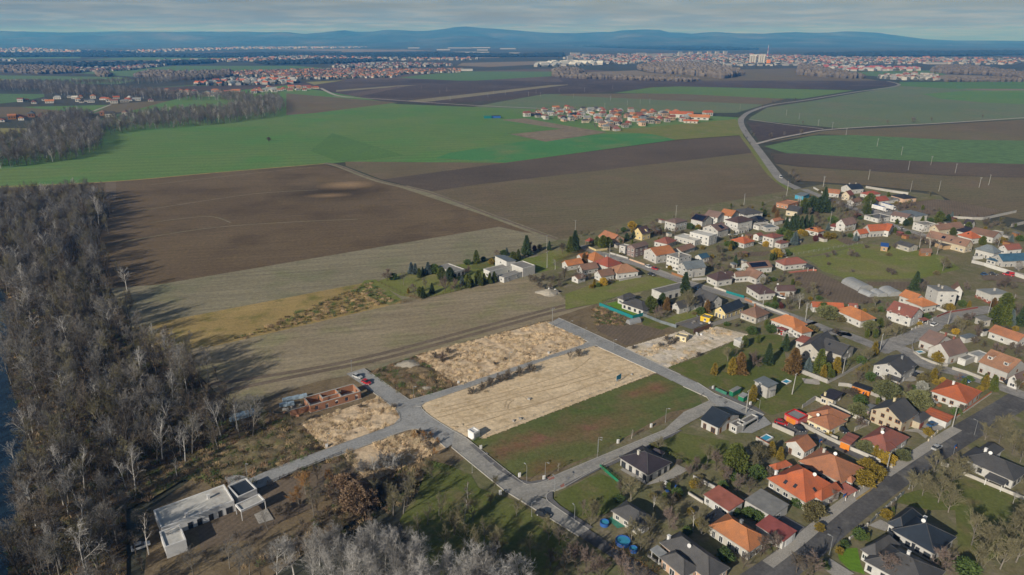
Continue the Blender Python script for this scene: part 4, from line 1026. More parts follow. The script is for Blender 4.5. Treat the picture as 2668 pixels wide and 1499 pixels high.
FME = {}
def fence_line(label, cr, pts, h, mat, gap=2.5, name="fence", cat="fence", panel='wire', base=0.0):
    """posts with panels or wires between; each post and panel is a part"""
    p = [Vector((q.x, q.y, 0)) for q in poly_px(cr, pts)]
    root = thing(name, label, cat, p[0])
    key = ('post', h, mat)
    if key not in FME: FME[key] = mesh("post", *(lambda m: (m.v, m.f))(MB().box(-.05, .05, -.05, .05, -.2, h + .08)), mat)
    for a, b in zip(p, p[1:]):
        d = b - a; L = d.length; rz = math.atan2(d.y, d.x); n = max(1, round(L / gap)); g = L / n
        for i in range(n + 1):
            obj("post", FME[key], root, a - p[0] + d * (i / n), rz)
            if i == n: break
            mb = MB()
            if panel == 'wire':
                for z in (.35, .75, 1.15, 1.5):
                    if z < h: mb.box(.05, g - .05, -.012, .012, z, z + .03)
            elif panel == 'rail':
                for z in (.4, h - .25): mb.box(.05, g - .05, -.03, .03, z, z + .09)
                m2 = int(g / .32)
                for q in range(m2): mb.box(.1 + q * g / m2, .17 + q * g / m2, -.02, .02, base, h - .1)
            else: mb.box(.05, g - .05, -.03, .03, .03, h)
            if base: mb.box(.05, g - .05, -.08, .08, -.2, base)
            k2 = ('pan', round(g, 3), h, mat, panel)
            if k2 not in FME: FME[k2] = mesh("fence_panel", mb.v, mb.f, mat)
            obj("fence_panel", FME[k2], root, a - p[0] + d * (i / n), rz)
    return root

# ------------------------------------------------------------------ plants
def bare_tree(seed, H=15.0, spread=.5, limbs=9, sub=6, twigs=5, fine=5, lean=.0, droop=0.0, r0=.24, low=.3, multi=1, tw=1.0):
    """tapered trunk and limbs, and the mass of thin twigs that makes a leafless crown"""
    r = random.Random(seed)
    T, C = MB(), MB()
    def rdir(d, ang):
        a = d.orthogonal().normalized(); a.rotate(Matrix.Rotation(r.uniform(0, 6.283), 3, d))
        q = d.copy(); q.rotate(Matrix.Rotation(ang, 3, a)); return q
    def line(p, d, L, ra, rb, n, mbx, sides, wob):
        pts = [p.copy()]
        for i in range(n):
            d = (d + Vector((r.gauss(0, wob), r.gauss(0, wob), r.gauss(.05, wob) - droop))).normalized()
            q = p + d * (L / n)
            mbx.tube(p, q, ra + (rb - ra) * i / n, ra + (rb - ra) * (i + 1) / n, sides, 0, False)
            p = q; pts.append(p.copy())
        return pts, d
    def spike(p, d, L, rr):
        a = d.orthogonal().normalized(); b = d.cross(a); e = p + d * L
        n = len(C.v); C.v += [tuple(p + a * rr), tuple(p - a * (rr * .5) + b * (rr * .87)), tuple(p - a * (rr * .5) - b * (rr * .87)), tuple(e)]
        C.f += [(n, n + 1, n + 3), (n + 1, n + 2, n + 3), (n + 2, n, n + 3)]; C.m += [0] * 3
    for mt in range(multi):
        d0 = Vector((r.gauss(0, .05) + lean, r.gauss(0, .05), 1)).normalized()
        if multi > 1: d0 = (d0 + Vector((math.cos(mt * 6.28 / multi), math.sin(mt * 6.28 / multi), 0)) * .35).normalized()
        tp, td = line(Vector((0, 0, -.3)), d0, H * .8, r0, r0 * .22, 6, T, 6, .05)
        for i in range(limbs):
            f = low + (1 - low) * (i + r.random()) / limbs
            k = min(5, int(f * 6)); p = tp[k].lerp(tp[k + 1], f * 6 - k)
            L1 = H * spread * (1.05 - .62 * f) * r.uniform(.75, 1.15)
            dd = rdir(td, r.uniform(.5, 1.05) * (1.1 - .4 * f)); dd = (dd + Vector((0, 0, .25))).normalized()
            lp, le = line(p, dd, L1, r0 * .42 * (1.1 - .5 * f), .035, 4, T, 4, .13)
            for j in range(sub):
                f2 = .25 + .75 * (j + r.random()) / sub
                k2 = min(3, int(f2 * 4)); p2 = lp[k2].lerp(lp[k2 + 1], f2 * 4 - k2)
                d2 = rdir(le, r.uniform(.4, .95)); L2 = L1 * .42 * r.uniform(.7, 1.2)
                sp, se = line(p2, d2, L2, .05 * tw, .025 * tw, 2, C, 3, .14)
                for q in range(twigs):
                    f3 = .2 + .8 * (q + r.random()) / twigs
                    k3 = min(1, int(f3 * 2)); p3 = sp[k3].lerp(sp[k3 + 1], f3 * 2 - k3)
                    d3 = rdir(se, r.uniform(.35, 1.0)); L3 = L2 * .5 * r.uniform(.7, 1.3)
                    spike(p3, d3, L3, .03 * tw)
                    for e in range(fine):
                        spike(p3 + d3 * (L3 * r.uniform(.1, .9)), rdir(d3, r.uniform(.3, .9)), L3 * r.uniform(.5, .9), .023 * tw)
    return T, C

def leaf_crown(seed, H, R, prof, n, size, z0=.3, solid=True, droop=.0, clump=.35):
    """sprays of foliage through the outer volume of a crown given by its profile"""
    r = random.Random(seed); mb = MB()
    ph = [r.uniform(0, 6.283) for _ in range(6)]
    for i in range(n):
        u = r.random() ** .9
        z = z0 + (H - z0) * u
        a = r.uniform(0, 6.283)
        rr = R * prof(u) * (1 + clump * (math.sin(3 * a + ph[0] + 5 * u) * .5 + math.sin(7 * a + ph[1] - 11 * u) * .35 + math.sin(17 * u + ph[2] + a) * .4))
        q = rr * (r.random() ** .35)
        p = Vector((q * math.cos(a), q * math.sin(a), z))
        o = Vector((math.cos(a), math.sin(a), .35 - droop)).normalized()
        o = (o + Vector((r.gauss(0, .4), r.gauss(0, .4), r.gauss(0, .4)))).normalized()
        s = o.orthogonal().normalized(); s.rotate(Matrix.Rotation(r.uniform(0, 6.283), 3, o))
        L, W = size * r.uniform(.7, 1.4), size * r.uniform(.3, .5)
        t = o.cross(s)
        k = len(mb.v)
        mb.v += [tuple(p - s * W), tuple(p + o * L + t * (.15 * L)), tuple(p + s * W), tuple(p - o * (L * .3) - t * .1)]
        mb.f += [(k, k + 1, k + 2), (k, k + 2, k + 3)]; mb.m += [0, 0]
    return mb

PROTO = {}
def proto(key):
    """(trunk mesh, crown mesh) shared by all plants of a kind"""
    if key in PROTO: return PROTO[key]
    kind, i = key
    if kind in BARE:
        kw, tm, cm = BARE[kind]
        T, C = bare_tree(i * 17 + sum(map(ord, kind)), **kw)
        PROTO[key] = (mesh("trunk", T.v, T.f, tm), mesh("crown", C.v, C.f, cm), kw.get('H', 15.0))
    else:
        H, R, prof, n, size, mat, kw = LEAFY[kind]
        C = leaf_crown(i * 13 + sum(map(ord, kind)), H, R, prof, n, size, **kw)
        T = MB(); T.tube((0, 0, -.3), (0, 0, H * .92), R * .09 + .05, .03, 6)
        for q in range(5):
            a = q * 1.3 + i; z = H * (.25 + .13 * q); T.tube((0, 0, z), (R * .6 * math.cos(a), R * .6 * math.sin(a), z + H * .08), .05, .02, 4)
        PROTO[key] = (mesh("trunk", T.v, T.f, "bark_dark"), mesh("crown", C.v, C.f, mat), H)
    return PROTO[key]
cone = lambda p, lo=.06: (lambda u: max(lo, (1 - u) ** p) * (1 if u > .06 else .6 + u * 6))
ball = lambda u: max(.1, math.sin(math.pi * min(1, max(.03, u * .92 + .06))) ** .6)
col_ = lambda u: (.75 + .25 * math.sin(u * 3)) * (1 if u < .7 else max(.08, 1 - ((u - .7) / .3) ** 2))
BARE = {
    "wood": (dict(H=16, spread=.40, limbs=10, sub=6, twigs=5, fine=4, low=.32), "bark_grey", "twig_grey"),
    "woodbrown": (dict(H=15, spread=.42, limbs=10, sub=6, twigs=5, fine=4, low=.28), "bark_dark", "twig_brown"),
    "woodolive": (dict(H=15, spread=.42, limbs=10, sub=6, twigs=5, fine=4, low=.3), "bark_grey", "twig_olive"),
    "woodpale": (dict(H=17, spread=.40, limbs=9, sub=6, twigs=4, fine=3, low=.35, r0=.28), "bark_pale", "twig_pale"),
    "poplar": (dict(H=16, spread=.44, limbs=13, sub=8, twigs=7, fine=6, low=.22, r0=.22, tw=.68), "bark_pale", "twig_pale"),
    "slim": (dict(H=15, spread=.26, limbs=10, sub=6, twigs=5, fine=3, low=.35, r0=.17), "bark_pale", "twig_brown"),
    "birch": (dict(H=14, spread=.26, limbs=10, sub=6, twigs=5, fine=3, low=.3, r0=.2, droop=.04), "bark_pale", "twig_purple"),
    "fruit": (dict(H=7, spread=.62, limbs=9, sub=6, twigs=6, fine=5, low=.22, r0=.17), "bark_dark", "twig_brown"),
    "fruitolive": (dict(H=7, spread=.66, limbs=10, sub=7, twigs=6, fine=5, low=.2, r0=.18), "bark_grey", "twig_olive"),
    "fruitpurple": (dict(H=6, spread=.6, limbs=10, sub=7, twigs=6, fine=5, low=.15, r0=.13), "bark_dark", "twig_purple"),
    "willow": (dict(H=8, spread=.45, limbs=12, sub=7, twigs=6, fine=5, low=.2, r0=.16), "bark_grey", "twig_orange"),
    "barebush": (dict(H=3.4, spread=.62, limbs=7, sub=5, twigs=5, fine=5, low=.08, r0=.06, multi=3), "bark_dark", "twig_brown"),
    "palebush": (dict(H=5, spread=.6, limbs=8, sub=6, twigs=6, fine=5, low=.08, r0=.07, multi=3), "bark_pale", "twig_pale"),
    "walnut": (dict(H=9, spread=.60, limbs=12, sub=8, twigs=6, fine=6, low=.2, r0=.2), "bark_grey", "twig_olive"),
}
LEAFY = {
    "spruce": (10, 2.5, cone(.85), 2600, .55, "needles", dict(droop=.5)),
    "bluespruce": (7, 2.0, cone(.8), 2200, .45, "needles_blue", dict(droop=.3)),
    "pine": (9, 3.0, lambda u: ball(min(1, .15 + .85 * u)) * (.95 - .3 * u), 3000, .5, "needles", dict(z0=1.0)),
    "olivepine": (9, 3.1, lambda u: ball(min(1, .2 + .8 * u)), 3200, .5, "thuja", dict(z0=.6)),
    "thuja": (6, 1.25, col_, 1700, .4, "thuja", dict(clump=.2)),
    "cypress": (7, 1.7, cone(.6), 1900, .42, "thuja", dict(clump=.3)),
    "goldcypress": (6, 1.5, cone(.5), 1800, .42, "golden", dict(clump=.3)),
    "rustcypress": (10, 3.0, lambda u: cone(.55)(u), 3600, .5, "rust", dict(clump=.4)),
    "goldbush": (3, 1.6, ball, 1300, .35, "golden", dict(z0=.1)),
    "yellowbush": (3, 1.6, ball, 1200, .35, "yellowleaf", dict(z0=.1)),
    "olivetree": (6, 3.6, ball, 3200, .42, "olive", dict(z0=.5)),
    "shrub": (2.4, 1.5, ball, 1000, .32, "shrub", dict(z0=.05)),
    "greyshrub": (4, 2.0, ball, 1500, .36, "greyleaf", dict(z0=.2)),
    "redshrub": (4, 1.5, ball, 1400, .34, "redleaf", dict(z0=.2)),
    "oak": (9, 4.2, lambda u: ball(min(1, .12 + .88 * u)), 4200, .42, "deadleaf", dict(z0=1.2, clump=.5)),
    "brownbush": (2.2, 1.7, ball, 1000, .32, "weeds", dict(z0=.05)),
}
PHRASE = {"wood": "bare grey deciduous tree", "woodbrown": "bare brown deciduous tree", "woodolive": "bare olive-twigged tree", "woodpale": "pale-barked bare tree", "poplar": "tall pale grey bare poplar",
          "slim": "slender pale-stemmed bare tree", "birch": "white-trunked bare birch", "fruit": "bare brown garden tree", "fruitolive": "spreading bare tree with olive twigs", "fruitpurple": "bare purplish garden tree",
          "willow": "bare willow with orange twigs", "barebush": "leafless brown bush", "palebush": "pale grey leafless shrub", "walnut": "broad bare tree with mossy twigs",
          "spruce": "dark green spruce", "bluespruce": "blue-grey spruce", "pine": "dark green pine", "olivepine": "olive green conifer", "thuja": "narrow green thuja", "cypress": "yellow-green conical cypress",
          "goldcypress": "golden cypress", "rustcypress": "rust-brown conifer", "goldbush": "golden evergreen bush", "yellowbush": "bright yellow flowering bush", "olivetree": "round grey-green tree", "shrub": "low green shrub",
          "greyshrub": "silvery grey shrub", "redshrub": "dark red shrub", "oak": "tree with dry brown leaves still on", "brownbush": "low brown weedy bush"}
TREES = []
def plant(kind, p, h, where, var=None, label=None, wide=1.0, rz=None, name=None):
    i = var if var is not None else rnd.randrange(3)
    t, c, H = proto((kind, i))
    bush = kind.endswith(("bush", "shrub"))
    lab = label or (PHRASE[kind] + " " + where)
    root = thing(name or (("bush" if bush else "garden_tree") if kind in BARE or bush else "conifer" if kind not in ("oak", "olivetree") else "garden_tree"), lab, "bush" if bush else "tree", (p.x, p.y, 0), rnd.uniform(0, 6.28) if rz is None else rz, None if label else "plants " + where)
    k = h / H
    root.scale = (k * wide * rnd.uniform(.92, 1.1), k * wide * rnd.uniform(.92, 1.1), k)
    obj("trunk", t, root); obj("crown", c, root)
    TREES.append((p.x, p.y))
    return root

def hedge(label, cr, pts, h, w, mat, dens=42, size=.32):
    p = [Vector((q.x, q.y, 0)) for q in poly_px(cr, pts)]
    r = random.Random(int(p[0].x * 10)); mb = MB()
    for a, b in zip(p, p[1:]):
        d = b - a; L = d.length; d.normalize(); s = Vector((-d.y, d.x, 0))
        for i in range(int(L * dens)):
            u, z = r.uniform(0, L), r.uniform(.05, h) * (1 + .08 * math.sin(i))
            v = (w / 2) * (r.random() ** .4) * r.choice((-1, 1)) * (1 - .25 * z / h)
            if r.random() < .35: z = h * r.uniform(.9, 1.08)
            q = a - p[0] + d * u + s * v + Vector((0, 0, z))
            o = Vector((r.gauss(0, 1), r.gauss(0, 1), r.gauss(.3, 1))).normalized(); t = o.orthogonal().normalized()
            k = len(mb.v); W = size * r.uniform(.5, .9)
            mb.v += [tuple(q - t * (W * .5)), tuple(q + o * W), tuple(q + t * (W * .5))]; mb.f.append((k, k + 1, k + 2)); mb.m.append(0)
    root = thing("hedge", label, "hedge", p[0])
    mb.build("foliage", mat, root)
    return root

def scatter_stuff(name, label, cat, pts, protos, smin, smax, kind='stuff'):
    """uncountable plants: a point cloud that carries instances of a few shared meshes"""
    col = bpy.data.collections.new(name + "_kinds")
    for i, me in enumerate(protos):
        o = bpy.data.objects.new(name + "_kind", me); col.objects.link(o)
    me = bpy.data.meshes.new(name); me.from_pydata([tuple(p) for p in pts], [], [])
    o = obj(name, me); tag(o, label, cat, kind=kind)
    ng = bpy.data.node_groups.new(name + "_nodes", 'GeometryNodeTree')
    ng.interface.new_socket("Geometry", in_out='INPUT', socket_type='NodeSocketGeometry')
    ng.interface.new_socket("Geometry", in_out='OUTPUT', socket_type='NodeSocketGeometry')
    gi, go = ng.nodes.new("NodeGroupInput"), ng.nodes.new("NodeGroupOutput")
    ci = ng.nodes.new("GeometryNodeCollectionInfo"); ci.inputs["Collection"].default_value = col
    ci.inputs["Separate Children"].default_value = True; ci.inputs["Reset Children"].default_value = True
    ip = ng.nodes.new("GeometryNodeInstanceOnPoints"); ip.inputs["Pick Instance"].default_value = True
    rv = ng.nodes.new("FunctionNodeRandomValue"); rv.data_type = 'FLOAT_VECTOR'
    rv.inputs[0].default_value = (0, 0, 0); rv.inputs[1].default_value = (0, 0, 6.283)
    rs = ng.nodes.new("FunctionNodeRandomValue"); rs.data_type = 'FLOAT'
    fi = [s for s in rs.inputs if s.enabled and s.name in ("Min", "Max")]
    fi[0].default_value, fi[1].default_value = smin, smax
    rs.inputs["Seed"].default_value = 3
    ng.links.new(gi.outputs[0], ip.inputs["Points"]); ng.links.new(ci.outputs[0], ip.inputs["Instance"])
    ng.links.new(rv.outputs[0], ip.inputs["Rotation"])
    ng.links.new([s for s in rs.outputs if s.enabled][0], ip.inputs["Scale"])
    ng.links.new(ip.outputs[0], go.inputs[0])
    md = o.modifiers.new("scatter", 'NODES'); md.node_group = ng
    return o

def joined(key):
    t, c, H = proto(key)
    vs = [v.co[:] for v in t.vertices] + [v.co[:] for v in c.vertices]; n = len(t.vertices)
    fs = [tuple(p.vertices) for p in t.polygons] + [tuple(i + n for i in p.vertices) for p in c.polygons]
    return mesh("tree_kind", vs, fs, [t.materials[0], c.materials[0]], [0] * len(t.polygons) + [1] * len(c.polygons))

# ------------------------------------------------------------------ poles, lamps, vehicles
PM = {}
def pole(label, p, h, arm=True, group=None, name="utility_pole", lean=0.0, az=0.6):
    root = thing(name, label, "pole", (p.x, p.y, 0), az, group)
    k = h / 9.0
    if 'pole' not in PM:
        m = MB().tube((0, 0, -.3), (0, 0, 9), .2, .12, 8); PM['pole'] = mesh("shaft", m.v, m.f, "pole_concrete")
        m = MB().box(-.95, .95, -.06, .06, 8.55, 8.7).box(-.6, .6, -.05, .05, 8.0, 8.12); PM['arm'] = mesh("crossarm", m.v, m.f, "steel")
        m = MB()
        for x in (-.85, 0, .85): m.tube((x, 0, 8.7), (x, 0, 8.95), .06, .03, 5)
        PM['ins'] = mesh("insulator", m.v, m.f, "whitepaint")
    a = obj("shaft", PM['pole'], root, scale=(1, 1, k))
    if arm:
        b = obj("crossarm", PM['arm'], root, (0, 0, 9 * k - 9)); obj("insulators", PM['ins'], b)
    if lean: root.rotation_euler = (0, lean, az)
    return root

def lamp(label, p, h, az, group="street lamps"):
    root = thing("street_lamp", label, "street lamp", (p.x, p.y, 0), az, group)
    if 'lp' not in PM:
        m = MB().tube((0, 0, -.2), (0, 0, 6), .08, .05, 8); PM['lp'] = mesh("shaft", m.v, m.f, "steel")
        m = MB().tube((0, 0, 5.95), (.9, 0, 6.1), .04, .035, 6); PM['la'] = mesh("arm", m.v, m.f, "steel")
        m = MB().box(.55, 1.25, -.14, .14, 6.06, 6.2).box(.65, 1.2, -.1, .1, 6.01, 6.06); PM['lh'] = mesh("lamp_head", m.v, m.f, "sheet_light")
        m = MB().box(-.16, .16, -.16, .16, -.1, .25); PM['lb'] = mesh("base", m.v, m.f, "concrete")
    k = h / 6.0
    obj("shaft", PM['lp'], root, scale=(1, 1, k)); obj("base", PM['lb'], root)
    a = obj("arm", PM['la'], root, (0, 0, h - 6)); obj("lamp_head", PM['lh'], root, (0, 0, h - 6))
    return root

def loft(mb, secs, m=0):
    n = len(secs[0])
    k = len(mb.v)
    for s in secs: mb.v += [tuple(v) for v in s]
    for a in range(len(secs) - 1):
        for i in range(n):
            j = (i + 1) % n
            mb.f.append((k + a * n + i, k + a * n + j, k + (a + 1) * n + j, k + (a + 1) * n + i)); mb.m.append(m)
    mb.f.append(tuple(k + i for i in reversed(range(n)))); mb.m.append(m)
    mb.f.append(tuple(k + (len(secs) - 1) * n + i for i in range(n))); mb.m.append(m)

def car(label, p, az, mat, L=4.3, W=1.75, Hh=1.48, van=False, name="car", cat="car"):
    root = thing(name, label, cat, (p.x, p.y, p.z), az)
    h = L / 2; z0, zb = .28, (.98 if van else .86)
    sec = lambda x, w, a, b: [(x, -w, a), (x, w, a), (x, w * 1.02, (a + b) / 2), (x, w * .93, b), (x, -w * .93, b), (x, -w * 1.02, (a + b) / 2)]
    w = W / 2
    mb = MB()
    loft(mb, [sec(-h, w * .82, z0 + .1, zb - .12), sec(-h + .18, w * .97, z0, zb), sec(-h * .35, w, z0 - .03, zb + .04), sec(h * .3, w, z0 - .03, zb + .02), sec(h - .5, w * .96, z0, zb - .1), sec(h - .1, w * .85, z0 + .05, zb - .25), sec(h, w * .7, z0 + .15, zb - .35)])
    mb.build("body", mat, root, smooth=False)
    xr, xf = (-h + .12, h * .62) if van else (-h + .35, h * .42)
    rr, rf = (-h + .2, h * .3) if van else (-h + .85, h * .05)
    g = MB(); q = lambda x, w_, z: [(x, -w_, z), (x, w_, z)]
    a = q(xr, w * .9, zb - .02) + q(xf, w * .9, zb - .02); t = q(rr, w * .74, Hh) + q(rf, w * .74, Hh)
    g.add([a[0], a[2], a[3], a[1], t[0], t[2], t[3], t[1]], BOXF)
    g.build("windows", "glass", root)
    g = MB().add([(rr - .06, -w * .76, Hh - .02), (rf + .06, -w * .76, Hh - .02), (rf + .06, w * .76, Hh - .02), (rr - .06, w * .76, Hh - .02), (rr + .05, -w * .68, Hh + .05), (rf - .05, -w * .68, Hh + .05), (rf - .05, w * .68, Hh + .05), (rr + .05, w * .68, Hh + .05)], BOXF)
    if van: g.add([(rr - .08, -w * .86, zb), (rf - 1.2, -w * .9, zb), (rf - 1.2, w * .9, zb), (rr - .08, w * .86, zb), (rr - .04, -w * .76, Hh), (rf - 1.2, -w * .78, Hh), (rf - 1.2, w * .78, Hh), (rr - .04, w * .76, Hh)], BOXF)
    g.build("car_roof", mat, root)
    if 'wh' not in PM:
        m = MB().tube((0, -.11, 0), (0, .11, 0), .33, .33, 14); PM['wh'] = mesh("tyre", m.v, m.f, "black")
        m = MB().tube((0, -.125, 0), (0, .125, 0), .2, .2, 10); PM['rim'] = mesh("rim", m.v, m.f, "car_silver")
        m = MB().box(-.05, .06, -.17, .17, -.07, .07); PM['hl'] = mesh("headlight", m.v, m.f, "whitepaint")
    for x in (-h * .6, h * .62):
        for y in (-w * .9, w * .9):
            o = obj("wheel", PM['wh'], root, (x, y, .32)); obj("rim", PM['rim'], o)
    for y in (-w * .62, w * .62): obj("headlight", PM['hl'], root, (h - .06, y, zb - .27))
    return root
# ------------------------------------------------------------------ houses, read from the photograph corner by corner
D = 'darkframe'
# -- lower right, near
house("white bungalow with dark navy hip roof beside the side street", blk(S5, (165, 265), (470, 443), (720, 318), 3.0, 'hip', 2.7, "slate_purple", win=(3, 4), frame='dark', tall=1, chim=[(.35, .62)], cap="slate_grey"),
      blk(S5, (490, 200), (600, 245), (640, 215), 2.7, 'hip', .9, "slate_purple", win=(0, 0)))
house("small bungalow with charcoal hip roof behind the green pool terrace", blk(S5, (115, 785), (395, 985), (535, 865), 2.9, 'hip', 2.0, "slate_grey", 'offwhite', win=(2, 3)))
house("big charcoal hip-roofed house at the bottom edge with a canopy porch", blk(S5, (555, 1135), (1085, 1505), (1310, 1385), 3.0, 'hip', 2.6, "slate_grey", 'peach', win=(3, 5), chim=[(.25, .92, 'whitepaint')], dish=[(.35, .55)]),
      blk(S5, (590, 1262), (830, 1470), (985, 1375), 3.0, 'hip', 2.0, "slate_grey", 'peach', win=(1, 3), tall=1), blk(S5, (493, 1195), (585, 1270), (655, 1215), 2.7, 'py', .3, "sheet_light", open=1))
house("long orange hip-roofed house with a steel flue near the bottom road", blk(S5, (1060, 960), (1490, 1215), (1700, 1087), 3.1, 'hip', 2.5, "tile_orange", 'offwhite', win=(3, 5), chim=[(.6, .5, 'steel')], tall=1),
      blk(S5, (1010, 890), (1100, 940), (1255, 838), 2.7, 'py', .5, "slate_black", open=1))
house("white garden house with salmon sheet roof", blk(S5, (1030, 632), (1280, 803), (1428, 712), 3.0, 'px', .5, "sheet_salmon", win=(1, 3), ov=.3), name="garden_house")
house("flat grey-roofed garage between the salmon roof and the skylight house", blk(S5, (1430, 690), (1720, 857), (1895, 750), 3.0, 'px', .3, "sheet_grey", win=(1, 0), ov=.2), name="garage", cat="garage")
house("white garage with long red sheet roof by the bottom road", blk(S5, (1540, 945), (1830, 1110), (1975, 1015), 2.9, 'px', .3, "sheet_red", win=(0, 0), gar={'x': [(.5, 3, "whitepaint")]}, ov=.2), name="garage", cat="garage")
house("bright red-orange hip-roofed house with three skylights and solar collectors", blk(S6, (-30, 487), (385, 718), (725, 580), 3.2, 'hip', 4.6, "tile_flame", 'offwhite', win=(4, 5), sky=[(.12, .62), (.15, .4), (.42, .12)], pv=[(.24, .8, 2, 2)], chim=[(.25, .97, 'whitepaint')], dish=[(.62, .3)]),
      blk(S6, (455, 640), (545, 700), (728, 578), 3.3, 'hip', 2.2, "tile_flame", 'offwhite', win=(1, 1)))
house("orange hip-roofed house with a round bay behind the skylight house", blk(S6, (300, 305), (745, 522), (985, 378), 3.2, 'hip', 3.2, "tile_salmon", 'offwhite', win=(4, 5), frame='dark', chim=[(.62, .75)], dish=[(.5, .45)]),
      blk(S6, (775, 500), (850, 522), (905, 488), 2.8, 'pyr', 1.3, "tile_salmon", win=(1, 1)), blk(S6, (655, 522), (797, 645), (872, 575), 2.5, 'px', .1, "sheet_salmon", open=1))
house("orange-roofed white pavilion beside the skylight house", blk(S6, (10, 345), (85, 395), (255, 345), 2.8, 'hip', 1.2, "tile_flame", open=1, postmat='offwhite'), name="pavilion", cat="pavilion")
house("small white gabled house with orange roof beside the narrow lane", blk(S3, (1700, 985), (2040, 1150), (2240, 1030), 3.3, 'gx', 2.2, "tile_salmon", win=(2, 2), door=('y', 1)))
house("white gabled house with navy slate roof at the street corner, grey carport attached", blk(S3, (270, 598), (590, 742), (990, 535), 3.1, 'gy', 2.5, "slate_navy", win=(3, 2), frame='brown', tall=1),
      blk(S3, (775, 658), (905, 722), (1060, 650), 2.9, 'flat', 0, "bitumen", win=(0, 1)), blk(S3, (905, 640), (1010, 690), (1255, 550), 2.9, 'flat', 0, "bitumen", open=1, postmat='steel'))
house("pink flat-roofed garage with a red band and orange door", blk(S3, (1705, 497), (1930, 607), (2090, 525), 2.9, 'flat', 0, "sheet_light", 'pinkwall', win=(0, 0), coping='redpaint', gar={'y': [(.5, 3.2, "orangepaint")]}), name="garage", cat="garage")
house("yellow house with two overlapping terracotta hip roofs", blk(S4, (0, 610), (330, 765), (615, 648), 3.3, 'hip', 2.2, "tile_salmon", 'ivory', win=(2, 3)), blk(S4, (10, 692), (322, 832), (560, 722), 3.1, 'hip', 2.1, "tile_salmon", 'ivory', win=(2, 3), dish=[(.25, .75)]))
house("cream outbuilding with dark purple mono-pitch roof and chimney", blk(S4, (175, 392), (375, 447), (565, 350), 2.8, 'mx', .5, "slate_purple", 'cream', win=(2, 2), chim=[(.15, .75, 'ivory')]), name="outbuilding", cat="outbuilding")
house("large cream two-storey house with dark grey roof and attached garage", blk(S4, (860, 548), (1300, 737), (1512, 598), 4.6, 'gx', 3.4, "slate_grey", 'cream', win=(2, 4), frame='brown', rows=[1.5, 4.2], chim=[(.65, .62, 'ivory')]),
      blk(S4, (1385, 682), (1540, 737), (1705, 655), 2.9, 'hip', 1.5, "slate_grey", 'cream', win=(0, 0), gar={'x': [(.3, 2.6, "sheet_red")]}), blk(S4, (745, 555), (850, 600), (950, 500), 3.0, 'mx', .6, "sheet_grey", 'mauvewall', win=(0, 1)))
house("white house with brick red hip roof and chimney at the lane corner", blk(S4, (715, 965), (1110, 1125), (1430, 945), 3.2, 'hip', 2.5, "tile_brick", win=(3, 4), chim=[(.48, .62)], dish=[(.3, .5)]),
      blk(S4, (960, 1060), (1075, 1125), (1200, 1060), 3.2, 'hip', 1.5, "tile_brick", win=(1, 1)))
house("small garage with brick red roof and orange door on the lane", blk(S4, (445, 970), (600, 1030), (725, 932), 2.8, 'px', .4, "tile_brick", win=(0, 0), gar={'y': [(.5, 2.6, "orangepaint")]}), name="garage", cat="garage")
house("white bungalow with wide red-orange hip roof by the road bend", blk(S4, (1665, 312), (2165, 477), (2392, 320), 3.2, 'hip', 2.8, "tile_flame", win=(3, 4), frame='brown', chim=[(.5, .62, 'whitepaint')]))
house("long white shed with red tiled roof beside the cream house's drive", blk(S4, (1595, 590), (1900, 727), (1962, 655), 2.7, 'px', .6, "tile_flame", win=(0, 0)), name="shed", cat="shed")
house("low orange tool shed with black roof behind the long wall", blk(S4, (635, 215), (858, 312), (885, 262), 2.1, 'px', .2, "slate_black", 'orangepaint', win=(0, 0), ov=.15), name="shed", cat="shed")
house("white gabled house with dark roof and canopy at the curve of the street", blk(S2, (30, 975), (530, 1142), (800, 983), 4.4, 'gx', 2.8, "slate_grey", win=(2, 3), rows=[1.5, 4.0], chim=[(.7, .4, 'steel')]),
      blk(S2, (238, 1180), (470, 1258), (528, 1192), 2.6, 'px', .4, "slate_grey", open=1, postmat='wood'))
house("white corner house with two mauve-brown gable roofs", blk(S2, (955, 690), (1320, 837), (1650, 745), 3.9, 'gx', 4.0, "tile_mauve", win=(2, 2), frame='brown', chim=[(.75, .55, 'tile_brick')], plinth="plinth", ph=.8),
      blk(S2, (795, 547), (1095, 655), (1420, 565), 3.9, 'gy', 3.2, "tile_mauve", win=(2, 2), frame='brown', chim=[(.5, .05, 'tile_brick')], plinth="plinth", ph=.8))
house("white flat-roofed garage beside the mauve-roofed corner house", blk(S2, (1470, 850), (1600, 892), (1790, 838), 2.7, 'flat', 0, "sheet_grey", win=(0, 0), gar={'y': [(.5, 2.6, "whitepaint")]}), blk(S2, (1660, 762), (1805, 838), (1930, 768), 2.8, 'flat', 0, "sheet_light", win=(1, 0)), name="garage", cat="garage")
house("large white house with tan roof, two dormers and a balcony", blk(S2, (1780, 927), (2310, 1112), (2710, 1006), 4.6, 'gy', 3.8, "tile_tan", win=(3, 4), rows=[1.5], dorm=[(.2, .78), (.2, .25)], frame='brown'))
house("white gabled house with faded red-brown roof and white chimney", blk(R7, (255, 1217), (690, 1347), (912, 1258), 4.6, 'gy', 3.4, "tile_brick", win=(2, 3), chim=[(.2, .6, 'whitepaint')]), blk(R7, (800, 1350), (880, 1390), (985, 1375), 2.6, 'px', .3, "tile_brick", open=1))
house("white house with bright orange hip roof between the gabled house and the tall cube", blk(R7, (595, 1045), (875, 1162), (1120, 1115), 3.5, 'hip', 2.4, "tile_orange", win=(3, 3)), blk(R7, (490, 960), (730, 1055), (900, 1000), 3.5, 'gy', 2.4, "tile_orange", win=(1, 2)))
